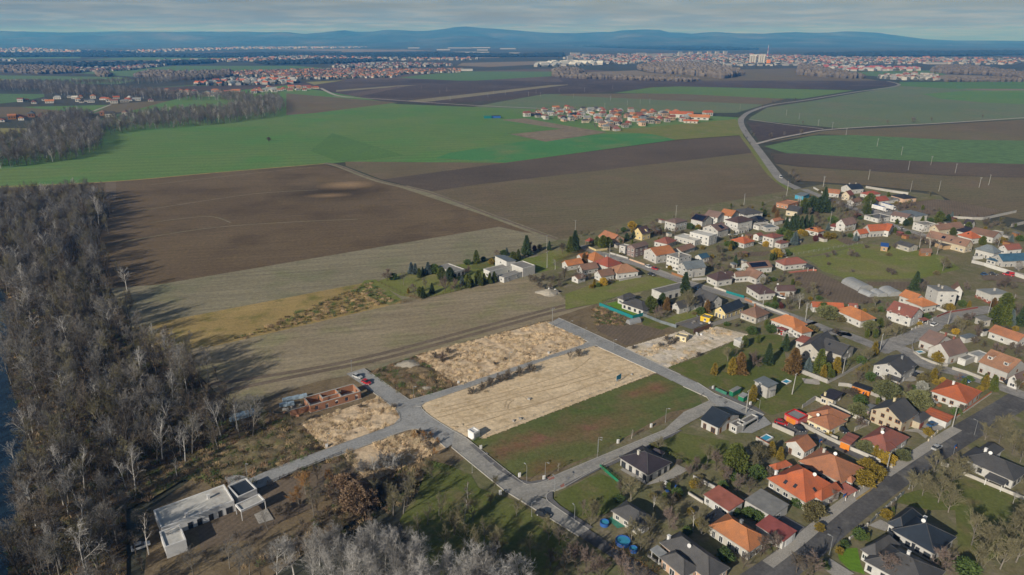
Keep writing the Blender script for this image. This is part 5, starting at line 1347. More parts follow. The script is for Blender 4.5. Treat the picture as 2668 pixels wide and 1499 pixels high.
house("tall white cube house with flat grey roof, two chimneys and a balcony", blk(R7, (950, 790), (1130, 917), (1465, 922), 8.3, 'my', .8, "sheet_grey", win=(2, 1), ov=.25, chim=[(.45, .75), (.45, .45)], plinth="plinth", ph=1.2))
house("white gable with brown roof behind the tall cube house", blk(R7, (1215, 805), (1375, 885), (1545, 930), 4.5, 'gy', 3.0, "tile_brown", win=(1, 1)))
house("long white house with pale grey roof and red plinth", blk(R7, (1765, 857), (2015, 967), (2370, 952), 4.4, 'my', .5, "sheet_light", win=(3, 3), plinth="plinth_red", ph=1.4, ov=.2, chim=[(.6, .6)]))
house("white house with bright blue sheet roof and blue porch", blk(R7, (2035, 318), (2225, 397), (2645, 368), 3.6, 'gx', 3.0, "sheet_blue", win=(4, 2), tall=1), blk(R7, (1938, 350), (2105, 397), (2200, 372), 2.8, 'hip', .5, "sheet_blue", win=(1, 2)))
house("white house with steep pale grey-blue hip roof", blk(R7, (1735, 187), (2075, 265), (2228, 238), 4.2, 'hip', 3.2, "sheet_steel", win=(2, 4), tall=1))
house("very long cream house with brown roof behind the birches", blk(R4, (895, 1075), (1600, 1242), (1745, 1218), 4.2, 'gy', 3.4, "tile_brown", 'cream', win=(2, 7), sky=[(.2, .18), (.2, .4)], pv=[(.25, .6, 2, 1)]),
      blk(R4, (1120, 1165), (1230, 1225), (1350, 1205), 2.8, 'px', .3, "slate_grey", 'woodpale', win=(0, 0)))
house("white house with vivid orange-red hip roof and skylight behind the long cream house", blk(R4, (1465, 1042), (1700, 1112), (1862, 1085), 3.6, 'hip', 3.2, "tile_flame", win=(2, 2), sky=[(.3, .5)]))
house("cream house with brown gable roof opposite the orange hall", blk(R4, (1005, 917), (1150, 968), (1465, 887), 4.0, 'gx', 2.8, "tile_brown", 'cream', win=(4, 1)))
house("dark purple-roofed house among the garden trees", blk(R4, (1560, 852), (1685, 882), (1755, 862), 4.2, 'gy', 3, "slate_purple", win=(1, 1)), blk(R4, (1380, 905), (1560, 1000), (1625, 935), 3.0, 'px', .8, "slate_purple", win=(1, 2)))
house("long low house with weathered brown roof near the grey walls", blk(R4, (1700, 990), (2060, 1092), (2145, 1042), 3.8, 'gy', 2.8, "tile_brown", win=(1, 4)), blk(R4, (1985, 985), (2130, 1020), (2215, 990), 3.0, 'flat', 0, "membrane", win=(0, 0)))
house("white modern house with flat grey roof behind a spruce", blk(R4, (720, 832), (900, 882), (1105, 857), 5, 'flat', 0, "membrane", win=(3, 2)))
house("white two-storey house with low brown roof by the truck yard", blk(R4, (345, 702), (620, 757), (700, 707), 5, 'gy', 1.6, "tile_mauve", win=(1, 4)))
house("white hall-like house with vivid orange roof and small orange annex", blk(R3, (1790, 748), (1890, 787), (2140, 770), 4.2, 'gx', 3.4, "tile_flame", win=(5, 1), tall=1), blk(R3, (2060, 772), (2150, 785), (2232, 735), 4.2, 'gy', 3.4, "tile_flame", win=(2, 1)), blk(R3, (1665, 800), (1752, 828), (1862, 806), 3.2, 'gx', 2.4, "tile_flame", win=(2, 1)))
# -- village middle
house("house with orange roof and green gable boards", blk(R2, (2185, 45), (2350, 75), (2450, 25), 5, 'gy', 3, "tile_orange", win=(1, 2)))
house("two-storey house with dark grey hip roof next to the green-gabled one", blk(R3, (50, 502), (200, 567), (425, 527), 5, 'hip', 2.6, "slate_grey", win=(3, 2)))
house("white house with black solar-covered hip roof behind the balconied villa", blk(R3, (215, 622), (330, 668), (522, 640), 4.6, 'hip', 3, "slate_black", win=(2, 1), pv=[(.55, .3, 4, 2)]), blk(R3, (320, 690), (400, 720), (530, 680), 3, 'flat', 0, "bitumen", win=(1, 1)))
house("white villa with plum hip roof and arcaded balcony", blk(R3, (-12, 622), (120, 677), (237, 615), 7, 'hip', 2.4, "tile_plum", win=(2, 3), tall=1), blk(R3, (30, 735), (130, 765), (255, 730), 3.2, 'flat', 0, "membrane", win=(4, 3), tall=1))
house("blue-grey flat-roofed annex with dark carport", blk(R3, (430, 692), (500, 742), (642, 722), 3, 'flat', 0, "sheet_steel", win=(2, 1)), name="annex", cat="annex")
house("small cottage with orange-red roof beside the conifer clump", blk(R3, (555, 640), (605, 658), (690, 622), 3.2, 'gx', 1.6, "tile_salmon", win=(1, 1)))
house("house with wide grey roof in front of the tall pines", blk(R3, (762, 500), (920, 527), (988, 467), 4, 'gy', 2.2, "slate_grey", 'cream', win=(1, 2)))
house("unfinished brick house with bare orange walls by the country road", blk(R3, (645, 400), (790, 432), (897, 385), 3.6, 'flat', 0, "brick_clay", 'brick_clay', win=(3, 3)))
house("orange hip-roofed house with rooftop solar water heaters", blk(R3, (1010, 762), (1200, 802), (1292, 775), 3.2, 'hip', 1.8, "tile_orange", win=(2, 3), pv=[(.6, .55, 2, 1), (.25, .62, 2, 1)]))
house("tall white house with shallow faded red roofs beside a blue spruce", blk(R3, (450, 842), (600, 884), (722, 842), 6.2, 'hip', 1.2, "tile_brick", win=(2, 3)), blk(R3, (590, 917), (690, 957), (782, 925), 3.4, 'hip', .8, "tile_brick", win=(1, 2)), blk(R3, (320, 832), (400, 854), (455, 832), 3.4, 'gx', 1.2, "tile_brick", win=(1, 1)))
house("white house with bright red hip roof and white chimney in mid village", blk(R3, (-12, 915), (205, 957), (387, 932), 3.2, 'hip', 2.6, "tile_flame", win=(3, 3), chim=[(.5, .55, 'whitepaint')]))
house("white house with brown roof carrying a block of solar panels beside a pool", blk(R3, (160, 1217), (292, 1292), (582, 1260), 3.3, 'gx', 2.2, "tile_brown", win=(3, 2), pv=[(.45, .25, 9, 2)]))
house("white bungalow with red-brown hip roof at the edge of the pasture", blk(R3, (610, 1190), (740, 1247), (1057, 1215), 3.3, 'hip', 2.6, "tile_brick", win=(4, 2), chim=[(.4, .75)]), blk(R3, (970, 1245), (1060, 1275), (1165, 1270), 2.6, 'px', .2, "slate_grey", open=1))
house("long white house with brown roof and half-timbered gable", blk(R5, (1845, 85), (1890, 112), (2120, 100), 3.4, 'gx', 2.2, "tile_brown", win=(4, 1)), blk(R5, (2010, 60), (2170, 140), (2292, 102), 3.4, 'gy', 3, "tile_brown", win=(2, 2)))
house("cream gabled house with brick roof at the village's far end", blk(R3, (1490, 302), (1620, 314), (1727, 300), 4.2, 'gx', 3.2, "tile_brick", 'cream', win=(2, 2)))
house("low building with pale terracotta roof near the road entrance", blk(R3, (1300, 272), (1480, 285), (1545, 245), 3.4, 'gy', 2, "tile_salmon", win=(1, 3)))
house("white house with black solar roof at the village's far edge", blk(R3, (1480, 190), (1640, 227), (1832, 218), 4, 'gx', 3, "slate_navy", win=(3, 1), chim=[(.3, .6), (.8, .6)]))
house("small red-roofed house below the far grey wall", blk(R3, (1800, 270), (1880, 302), (1962, 268), 3, 'hip', 2, "tile_red", win=(1, 1)))
house("white cottage with crimson gable roof", blk(R3, (1925, 352), (2000, 387), (2077, 355), 3, 'gx', 2.6, "tile_red", win=(1, 1)), blk(R3, (2075, 345), (2150, 370), (2240, 345), 3, 'px', .3, "sheet_grey", win=(1, 1)))
house("peach house with dark hip roof at the plain's edge", blk(R3, (2215, 302), (2340, 352), (2482, 330), 3.6, 'hip', 2.2, "slate_black", 'peach', win=(2, 2)))
house("pale brown roofed house behind the bare trees", blk(R3, (1570, 382), (1680, 404), (1792, 380), 3.2, 'gx', 2, "tile_brown", win=(2, 1)))
house("white gabled house with brown roof and pergola below the big bare trees", blk(R3, (1415, 682), (1560, 712), (1742, 682), 5, 'gx', 3.6, "tile_mauve", win=(3, 1)), blk(R3, (1340, 715), (1420, 730), (1470, 700), 3, 'px', .3, "tile_red", win=(1, 1)))
house("low flat dark-roofed building beside the street by the truck yard", blk(R3, (1845, 572), (2000, 622), (2150, 580), 3, 'flat', 0, "bitumen", win=(3, 2)), name="outbuilding", cat="outbuilding")
house("long shed with pale blue-grey roof beside the ploughed garden", blk(R3, (2330, 520), (2500, 592), (2610, 560), 3.8, 'px', .5, "sheet_steel", win=(1, 1)), name="shed", cat="shed")
house("blue sheet-metal shed beside the country road", blk(R3, (870, 300), (1000, 317), (1112, 290), 3.2, 'px', .4, "sheet_steel", 'skyblue', win=(0, 0)), name="shed", cat="shed")
house("house with salmon half-hipped roof at the field edge", blk(R2, (600, 332), (740, 407), (887, 365), 3, 'gy', 3.2, "tile_salmon", 'peach', win=(2, 1)))
house("tiny red pavilion roof among garden trees by the field", blk(R2, (375, 402), (450, 414), (522, 390), 2.5, 'pyr', 1.6, "tile_red", open=1, postmat='wood'), name="pavilion", cat="pavilion")
house("pale yellow house with dark brown gabled roof and dormers at the field edge", blk(R2, (1005, 282), (1150, 314), (1292, 290), 4.4, 'gx', 3.6, "tile_plum", 'yellow', win=(2, 2), dorm=[(.65, .12)], dside='x'))
house("white two-storey house with low brown hip roof above a thuja row", blk(R2, (1430, 132), (1600, 167), (1792, 135), 6.2, 'hip', 1.5, "tile_mauve", win=(3, 3)))
house("dark gabled house with a full row of solar panels at the field edge", blk(R2, (1808, 102), (1960, 142), (2085, 100), 4.2, 'gy', 3, "tile_plum", win=(1, 1), pv=[(.22, .5, 8, 3)]))
house("tall house with muted brown gable roof behind the solar house", blk(R2, (2000, 52), (2165, 92), (2242, 47), 5, 'gy', 3, "tile_mauve", win=(1, 2)))
house("white twin-gabled house with brown roofs and small solar panels", blk(R2, (1958, 217), (2170, 272), (2315, 230), 5, 'gx', 3, "tile_mauve", win=(2, 3), pv=[(.55, .2, 3, 2)]))
house("white modern row house with stepped flat roofs", blk(R2, (1570, 342), (1860, 402), (1997, 367), 3.6, 'flat', 0, "membrane_white", win=(2, 5)), blk(R2, (1778, 287), (2050, 342), (2172, 310), 6.2, 'flat', 0, "membrane_white", win=(2, 4)))
house("bungalow with brick red hip roof in front of the white row house", blk(R2, (1305, 407), (1490, 447), (1617, 395), 3.2, 'hip', 2.4, "tile_brick", win=(2, 3)))
house("mauve-walled two-storey house with brown gable and white annex", blk(R2, (930, 472), (1050, 502), (1267, 457), 6, 'gx', 1.4, "tile_mauve", 'mauvewall', win=(3, 2)), blk(R2, (845, 462), (925, 480), (985, 457), 5, 'flat', 0, "membrane", win=(1, 1)))
house("white two-storey house with big orange gable roof", blk(R2, (1190, 522), (1340, 602), (1577, 550), 5.2, 'gx', 3, "tile_orange", win=(3, 2), plinth="plinth"))
house("tall white house with flat grey roof and balconies beside the blue-grey gable", blk(R2, (1470, 592), (1645, 640), (1830, 602), 7.6, 'flat', 0, "membrane", win=(3, 4), chim=[(.3, .3), (.7, .7)]))
house("white house with blue-grey gable roof next to the tall flat-roofed one", blk(R2, (1635, 717), (1745, 787), (1997, 745), 5.2, 'gx', 2.8, "sheet_steel", win=(2, 2)))
house("little shed with dark blue gable roof behind the blue-grey house", blk(R2, (1870, 602), (1950, 642), (2037, 610), 2.8, 'gx', 1.8, "sheet_blue", win=(1, 1)), name="shed", cat="shed")
house("low old building with brown tile roof behind the big orange gable", blk(R2, (1550, 510), (1680, 548), (1840, 475), 2.8, 'gx', 1.6, "tile_brown", win=(2, 2)))
house("small orange-roofed cottage beside the long clipped hedge", blk(R2, (85, 692), (150, 740), (342, 692), 3, 'gx', 2.2, "tile_orange", win=(2, 1)))
house("house with tall orange pyramid roof in the old farm cluster", blk(R2, (390, 612), (500, 682), (652, 637), 3.6, 'hip', 3.6, "tile_orange", win=(1, 1)), blk(R2, (290, 600), (340, 640), (430, 610), 3.2, 'gx', 2, "tile_orange", win=(1, 1)))
house("house with red hipped roof in the old farm cluster", blk(R2, (500, 682), (690, 757), (872, 702), 3.8, 'hip', 3.4, "tile_red", win=(2, 2), chim=[(.5, .6)]))
house("narrow old house with mottled brown roof in the farm cluster", blk(R2, (270, 752), (350, 800), (562, 757), 3, 'gx', 2.4, "tile_brown", win=(3, 1)))
house("old farmhouse with brown gable roof behind the orange bush", blk(R2, (490, 837), (600, 887), (792, 852), 3, 'gx', 2.6, "tile_brown", win=(2, 1)))
house("long old house with weathered terracotta hip roof on the street corner", blk(R2, (735, 762), (812, 842), (1085, 797), 3.6, 'hip', 3.2, "tile_tan", win=(4, 2)))
house("white garden shed with mossy roof among bare trees", blk(R2, (210, 880), (290, 920), (380, 880), 2.6, 'gx', 1.4, "tile_brown", win=(1, 1)), name="shed", cat="shed")
house("modern white house with flat grey roof along the street", blk(R2, (1255, 1057), (1418, 1107), (1872, 1042), 4, 'flat', 0, "bitumen", win=(5, 0), tall=1, frame='dark'))
house("bungalow with dark grey hip roofs behind the bright green lawn", blk(R2, (800, 1167), (900, 1197), (1087, 1147), 3, 'hip', 1.6, "slate_grey", win=(1, 1)), blk(R2, (880, 1227), (1165, 1337), (1330, 1260), 3, 'hip', 1.8, "slate_grey", win=(1, 4), frame='dark'))
house("grey house with crossing gable roofs behind the big spruce", blk(R2, (1870, 1125), (2075, 1237), (2210, 1185), 3.6, 'gy', 3, "slate_grey", win=(2, 2)), blk(R2, (1555, 1262), (1650, 1312), (1930, 1205), 3.2, 'gx', 2.4, "slate_grey", win=(2, 1)))
house("cream house with long black solar gable roof", blk(R5, (1585, 557), (1755, 607), (2047, 517), 3.3, 'gx', 2.6, "slate_navy", 'yellow', win=(4, 3), tall=1))
house("old white cottage with brown tiled hip roof at the street", blk(R5, (1945, 587), (2170, 667), (2347, 597), 3.2, 'hip', 3.2, "tile_brown", 'offwhite', win=(2, 3), chim=[(.45, .5, 'brick_clay')]))
house("white villa with dark plum hip roof and a long wing", blk(R5, (2010, 237), (2205, 347), (2447, 332), 3.6, 'hip', 2.6, "tile_plum", win=(3, 3)), blk(R6, (430, 652), (482, 702), (792, 697), 3.2, 'gx', 2.4, "tile_plum", win=(3, 1), chim=[(.1, .6, 'whitepaint')], gar={'x': [(.3, 2.4, "wood")]}))
house("house with plum pyramid hip roof facing the main street", blk(R5, (1495, 97), (1640, 167), (1852, 127), 3.6, 'hip', 3, "tile_plum", win=(2, 2)), blk(R5, (1720, 60), (1780, 105), (1870, 95), 3.2, 'gx', 1.8, "tile_plum", win=(1, 1)))
house("white house with broad orange hip roof beside the main street", blk(R6, (340, 1192), (790, 1335), (1020, 1268), 3.3, 'hip', 3, "tile_orange", win=(3, 5)), blk(R6, (760, 1330), (895, 1412), (1052, 1355), 3.3, 'hip', 1.8, "tile_orange", win=(1, 2)), blk(R6, (475, 1325), (590, 1370), (660, 1330), 2.5, 'mx', .3, "sheet_red", open=1))
house("long white house with orange hip roof across the main street", blk(R6, (1450, 1007), (1885, 1207), (2137, 1152), 3.4, 'hip', 2.8, "tile_orange", win=(2, 4), chim=[(.55, .55)]))
house("row of low orange-roofed outbuildings behind the main street", blk(R6, (1035, 905), (1075, 967), (1605, 987), 2.8, 'gx', 1.8, "tile_flame", win=(3, 1)), name="outbuilding", cat="outbuilding")
house("dark red low shed behind the orange outbuildings", blk(R6, (1650, 915), (1690, 965), (1845, 975), 2.6, 'gx', 1.2, "tile_brick", win=(1, 0)), name="shed", cat="shed")
house("large house with crossing grey slate gables behind the conifers", blk(S1, (1155, 552), (1530, 662), (1820, 450), 4.2, 'gx', 3.2, "slate_grey", 'offwhite', win=(3, 2)), blk(S1, (1480, 560), (1890, 692), (2112, 545), 4.2, 'gy', 2.6, "slate_grey", 'offwhite', win=(2, 2), sky=[(.3, .7)]))
house("white annex with salmon sheet roof behind the slate gables", blk(S1, (1105, 432), (1255, 477), (1367, 392), 3.4, 'px', .3, "sheet_salmon", win=(1, 1)), name="annex", cat="annex")
house("white utility house with pale blue-grey mono-pitch roof on the lawn", blk(S1, (415, 1097), (650, 1227), (817, 1165), 4.8, 'px', .5, "sheet_steel", 'greywall', win=(0, 1)), blk(S1, (650, 1270), (690, 1290), (785, 1260), 3, 'mx', .2, "sheet_light", win=(0, 0)), name="utility_house", cat="building")
for A, B, C, lab in (((0, 1265), (68, 1297), (200, 1227), "green shed with flat white roof, the one farther up the street"), ((145, 1355), (245, 1392), (330, 1345), "green shed with flat white roof, the one nearer the utility house")):
    house(lab, blk(S1, A, B, C, 2.2, 'px', .15, "sheet_light", 'greenpaint', win=(0, 0), ov=.1), name="shed", cat="shed")
house("low white modern villa with several flat roofs at the field", blk(R1, (1315, 652), (1400, 677), (1722, 622), 4, 'flat', 0, "membrane", win=(2, 1)), blk(R1, (1478, 727), (1560, 747), (1787, 692), 3, 'flat', 0, "membrane", win=(2, 1)),
      blk(R1, (1600, 602), (1770, 642), (1930, 617), 5, 'flat', 0, "membrane", win=(0, 0)), blk(R1, (1440, 515), (1585, 577), (1702, 555), 6, 'mx', .8, "sheet_steel", win=(0, 1)))
house("flat-roofed garden pavilion among the conifers at the field", blk(R1, (805, 622), (990, 687), (1122, 650), 3.2, 'flat', 0, "membrane", win=(3, 3), frame='dark', tall=1), name="pavilion", cat="pavilion")
house("yellow site cabin on the rubble plot", blk(R5, (1080, 895), (1225, 925), (1268, 890), 2.6, 'flat', 0, "membrane", 'ivory', win=(1, 2)), name="site_cabin", cat="cabin")
house("yellow workshop container with grey roof behind the block wall", blk(R5, (1420, 640), (1540, 672), (1592, 632), 2.6, 'flat', 0, "sheet_grey", 'yellowpaint', win=(0, 1)), name="container", cat="container")
house("white transformer kiosk at the corner of the sand plot", blk(P1, (619, 1105), (677, 1138), (736, 1112), 2.9, 'flat', 0, "whitepaint", 'whitepaint', win=(0, 0), gar={'x': [(.5, 1.6, "sheet_light")]}), name="transformer_kiosk", cat="kiosk")
house("half-buried white concrete hut at the edge of the rubble plot", blk(R5, (1870, 945), (1960, 985), (2050, 950), 3.0, 'flat', 0, "whitepaint", win=(1, 0)), name="hut", cat="hut")
house("small shed with solar panels on its roof in the pasture", blk(R3, (2030, 990), (2140, 1000), (2165, 965), 3.2, 'px', .6, "bluepaint", 'woodpale', win=(2, 1)), name="shed", cat="shed")
house("old white barn with sagging grey roof behind the pasture", blk(R3, (2250, 945), (2420, 1005), (2520, 975), 3.2, 'gy', 1.4, "slate_grey", 'offwhite', win=(1, 2)), name="barn", cat="barn")
house("wooden hut with brown roof among the birches", blk(R4, (830, 1315), (850, 1340), (990, 1320), 2.6, 'gx', 2, "tile_brown", 'wood', win=(1, 0)), name="hut", cat="hut")
house("white prefabricated shed in the garden by the bend", blk(S2, (1480, 480), (1600, 530), (1785, 490), 2.6, 'px', .2, "sheet_steel", win=(0, 0)), name="shed", cat="shed")
house("white house with grey roof below the big olive pines", blk(S2, (1795, 160), (1900, 235), (2000, 205), 3.2, 'px', .6, "sheet_grey", 'offwhite', win=(1, 1)), blk(S2, (1845, 385), (1900, 410), (1975, 380), 2.8, 'px', .2, "slate_black", win=(0, 0)))
house("long white barn with patched terracotta and grey roof near the right edge", blk(S2, (2010, 395), (2480, 585), (2620, 510), 3.2, 'gy', 2.2, "tile_salmon", win=(1, 3)), name="barn", cat="barn")
house("small white house with brick gable at the right edge by the blue roof", blk(R7, (2150, 155), (2300, 208), (2520, 175), 3.4, 'gx', 2.4, "tile_brick", win=(2, 1)))
house("house with grey roof cut by the right edge below the dormered house", blk(S2, (2290, 1205), (2480, 1280), (2760, 1130), 3.2, 'gx', 2.6, "tile_mauve", win=(2, 1), gar={'x': [(.3, 2.6, "wood")]}))
house("dark-roofed bungalow with white walls across the asphalt road", blk(S7, (875, 280), (1445, 505), (1640, 410), 3.1, 'hip', 2.4, "slate_grey", win=(3, 4), frame='dark', dish=[(.45, .6)], chim=[(.6, .72, 'whitepaint')]), blk(S7, (1030, 215), (1200, 285), (1360, 190), 3.1, 'hip', 1.8, "slate_grey", win=(0, 0)), blk(S7, (1145, 465), (1335, 548), (1385, 500), 2.6, 'px', .3, "slate_grey", open=1))
house("white house with dark blue metal hip roofs at the lower right", blk(S7, (188, 1005), (645, 1235), (910, 1090), 3.2, 'hip', 3.2, "slate_navy", win=(3, 4), frame='dark', chim=[(.85, .68, 'whitepaint')], dish=[(.45, .55)], cap="slate_grey"), blk(S7, (165, 920), (330, 1010), (520, 850), 3.2, 'hip', 2.2, "slate_navy", win=(0, 2), cap="slate_grey"))
house("grey metal hip-roofed house at the bottom edge beside the blue-roofed one", blk(S7, (-60, 1290), (560, 1640), (740, 1400), 3.2, 'hip', 3, "slate_grey", win=(2, 5), frame='dark', chim=[(.6, .5, 'whitepaint')]), blk(S7, (-90, 1180), (60, 1290), (260, 1120), 3.2, 'hip', 2.4, "slate_grey", win=(0, 2)))
house("unfinished white flat-roofed villa below the riverside wood", blk(L3, (1500, 812), (1622, 975), (2372, 738), 3.6, 'flat', 0, "membrane_white", 'whitepaint', win=(7, 0), frame='dark', tall=1, chim=[(.35, .12, 'whitepaint'), (.72, .62, 'whitepaint')]),
      blk(L3, (1580, 1020), (1660, 1168), (1872, 1097), 3.6, 'flat', 0, "membrane_white", 'whitepaint', win=(0, 0)), blk(L5, (-45, 560), (78, 662), (272, 585), 3.3, 'flat', 0, "slate_navy", 'whitepaint', win=(0, 0)), blk(L5, (48, 738), (108, 800), (348, 692), 3.4, 'flat', 0, "membrane_white", 'whitepaint', win=(0, 0), open=1, postmat='whitepaint'))  # navy flat roof: a shadowed roof, its shade put into the dark colour

# -- the brick shell under construction: walls with openings, built piece by piece
def brick_shell():
    he = 3.0
    o, ex, ey, w, d = rect_from(L4, (738, 528), (806, 606), (1312, 470), he)
    root = thing("brick_house_shell", "roofless orange brick house under construction with open rooms", "house", (o.x, o.y, 0), math.atan2(ex.y, ex.x))
    t = .38
    def run(x0, y0, x1, y1, gaps, h=he):
        L = math.hypot(x1 - x0, y1 - y0); rz = math.atan2(y1 - y0, x1 - x0); mb = MB(); p = 0
        for a, b, s, u in sorted(gaps) + [(L, L, 0, 0)]:
            if a > p: mb.box(p, a, -t / 2, t / 2, -.2, h)
            if b > a:
                if s > 0: mb.box(a, b, -t / 2 + .003, t / 2 - .003, -.2, s)
                if u < h: mb.box(a, b, -t / 2 + .003, t / 2 - .003, u, h)
            p = b
        q = mb.build("brick_wall", "brick_clay", root, (x0, y0, 0), rz)
        MB().box(-t / 2, L + t / 2, -t / 2 - .02, t / 2 + .02, h, h + .1).build("ring_beam", "concrete", q)
        for c in range(1, int(h / .25)):
            pass
    n = int(w / 3.4)
    run(0, 0, w, 0, [((i + .4) * w / n, (i + .4) * w / n + 1.2, (0 if i % 3 == 1 else .9), 2.3) for i in range(n)])
    run(w, 0, w, d, [(d * .4, d * .4 + 1.4, .9, 2.3)])
    run(0, d, w, d, [((i + .3) * w / n, (i + .3) * w / n + 1.4, .9, 2.3) for i in range(1, n, 2)])
    run(0, 0, 0, d, [(d * .3, d * .3 + 1.6, 0, 2.3)])
    run(w * .62, .2, w * .62, d - .2, [(d * .5, d * .5 + 1, 0, 2.1)])
    run(w * .3, d * .45, w * .62, d * .45, [(1.5, 2.5, 0, 2.1)])
    run(w * .3, d * .45, w * .3, d - .2, [], 2.6)
    run(-6.5, d * .25, -.2, d * .25, [], 2.4)
    MB().box(-.3, w + .3, -.3, d + .3, 0.0, .36).build("floor_slab", "concrete", root)
    for i, (fx, fy, c) in enumerate(((.42, .7, "redpaint"), (.5, .75, "orangepaint"), (.46, .25, "woodpale"), (.15, .5, "block"), (.55, .3, "whitepaint"), (.8, .5, "darkwood"))):
        mb = MB()
        for q in range(3): mb.box(-.5 + q * .35, -.2 + q * .35, -.4, .4, .36 + .02 * q, .9 + .12 * ((q + i) % 3))
        tag(mb.build("brick_pallet", c, None, o + ex * (fx * w) + ey * (fy * d), i * .4), ["red", "orange", "pale timber", "grey block", "white", "dark timber"][i] + " stack of building material inside the brick shell", "pallet", "building material in the shell")
brick_shell()

# -- film-wrapped pallets of bricks
def wrapped(cr, p, q, n, lab):
    a, b = cr(p), cr(q); d = (b - a)
    for i in range(n):
        c = a + d * ((i + .5) / n); mb = MB(); h = 1.25 + .1 * (i % 2)
        mb.box(-.75, .75, -.6, .6, .15, h).box(-.7, .7, -.5, .5, 0, .15, 1).box(-.78, .78, -.1, .1, .5, h + .02)
        tag(mb.build("wrapped_pallet", ["plastic_film", "wood"], None, c, math.atan2(d.y, d.x) + rnd.uniform(-.1, .1)), lab, "pallet", lab + " row")
wrapped(L4, (20, 740), (250, 670), 7, "film-wrapped pallet of blocks at the edge of the wood")
wrapped(L4, (0, 770), (240, 700), 6, "film-wrapped pallet of blocks at the edge of the wood")
wrapped(L4, (500, 620), (640, 600), 4, "pale blue wrapped pallet beside the brick shell")
wrapped(L4, (530, 570), (770, 520), 6, "pale blue wrapped pallet behind the brick shell")

# ------------------------------------------------------------------ walls, fences
W = [("long white wall behind the white utility house's lawn", S1, [(1200, 985), (1640, 1160)], 1.8, "concrete"), ("low grey wall along the thuja garden", S1, [(1650, 1160), (1890, 1040), (2240, 840)], 1.2, "concrete"),
     ("curved grey wall beside the orange tool shed", S4, [(430, 240), (560, 250), (870, 360), (1060, 440)], 1.5, "concrete"), ("white wall between the yellow house and the cream house", S4, [(115, 430), (620, 660), (840, 770)], 1.7, "offwhite"),
     ("grey wall at the end of the dirt path beside the yellow house", S4, [(0, 510), (115, 430)], 1.7, "concrete"), ("tan street wall along the narrow lane", S4, [(-40, 790), (280, 960), (600, 1110), (1160, 1350)], 1.5, "offwhite"),
     ("white courtyard wall beside the red hip-roofed house", S4, [(650, 850), (840, 760)], 1.6, "offwhite"), ("low curved cream wall around the mauve-roofed corner house", S2, [(690, 690), (720, 780), (850, 880), (1180, 1010), (1290, 1000)], 1.1, "offwhite"),
     ("white street wall in front of the dormered house", S2, [(1360, 1060), (1600, 1130), (2110, 1330)], 1.5, "offwhite"), ("long white wall in the pasture before the blue roof", R7, [(1690, 430), (1900, 480), (2260, 590), (2700, 740)], 2.2, "white"),
     ("white wall closing the pasture below the grey-blue hip roof", R7, [(1690, 430), (1700, 370), (1880, 360)], 2.2, "white"), ("grey concrete wall at the edge of the ploughed garden", R4, [(1380, 770), (1700, 790), (1880, 790), (2440, 670)], 1.8, "concrete"),
     ("grey concrete wall at the far right garden", R4, [(2350, 910), (2700, 830)], 2.0, "concrete"), ("white boundary wall at the village's far edge", R3, [(1830, 210), (2190, 270), (2400, 300)], 2.0, "concrete"),
     ("white wall beside the solar-roofed house at the far end", R3, [(1300, 330), (1490, 310)], 1.6, "offwhite"), ("white street wall on the far bend", R3, [(1130, 215), (1250, 280)], 1.6, "white"),
     ("grey block wall below the cream solar house", R5, [(1080, 780), (1420, 680), (1440, 700)], 1.6, "block"), ("pale block wall running to the old cottage", R5, [(1540, 790), (1950, 660)], 1.9, "concrete"),
     ("black plank wall along the workshop yard", R5, [(1320, 880), (1550, 800)], 2.2, "darkwood"), ("teal metal fence around the bright lawn, long side", R5, [(60, 505), (505, 680)], 1.8, "tealpaint"),
     ("teal metal fence around the bright lawn, short side", R5, [(505, 680), (645, 640)], 1.8, "tealpaint"), ("teal fence along the main street", R5, [(1760, 335), (2000, 405)], 1.6, "tealpaint"),
     ("white street wall along the main street's upper side", R5, [(1300, 165), (1490, 155)], 1.4, "white"), ("white street wall between the two green fences", R5, [(1600, 270), (1760, 325)], 1.3, "offwhite"),
     ("wooden board fence along the main street", R5, [(1030, 85), (1230, 150)], 1.6, "wood"), ("brick pillar wall in front of the plum villa", R5, [(2010, 430), (2110, 470)], 1.4, "brick_clay"),
     ("white wall in front of the plum villa", R5, [(2110, 470), (2250, 520), (2600, 650)], 1.3, "concrete"), ("yellow garden wall by the field", R2, [(420, 500), (530, 545), (690, 525)], 1.4, "yellow"),
     ("grey garden wall in front of the long old house", R2, [(840, 950), (1135, 890)], 1.2, "concrete"), ("white wall before the mauve-walled house", R2, [(720, 580), (960, 650)], 1.2, "white"),
     ("ochre wall in front of the big orange gable", R2, [(980, 665), (1180, 735)], 1.2, "peach"), ("pink paved wall below the red-brown bungalow", R6, [(640, 410), (1080, 360), (1140, 370)], 1.2, "sheet_salmon"),
     ("white wall beside the dark drive of the red car", S3, [(1490, 730), (1850, 890)], 1.7, "offwhite"), ("cream wall behind the two parked cars", S3, [(1920, 690), (2400, 890), (2580, 960)], 1.5, "offwhite"),
     ("grey block wall at the dirt path", S3, [(1990, 420), (2210, 290)], 1.5, "concrete"), ("long white terrace wall of the bungalow across the asphalt road", S7, [(930, 440), (1290, 590), (1600, 720)], 1.2, "offwhite"),
     ("white wall at the corner of the asphalt road", S7, [(700, 345), (780, 370)], 1.4, "offwhite"), ("white wall behind the red-plinth house", R7, [(1270, 1265), (1100, 1200)], 1.3, "white"),
     ("dark brick wall along the bend", R7, [(1110, 1340), (1290, 1270), (1790, 1190)], 1.2, "plinth_red"), ("grey garage wall beside the navy-roofed bungalow's neighbour", S5, [(920, 480), (1140, 590)], 1.3, "concrete"),
     ("white garden edge wall beside the salmon garden house", S5, [(870, 635), (1020, 730)], .9, "offwhite"), ("low wall at the bottom of the charcoal house", S5, [(465, 1265), (730, 1447)], .8, "concrete")]
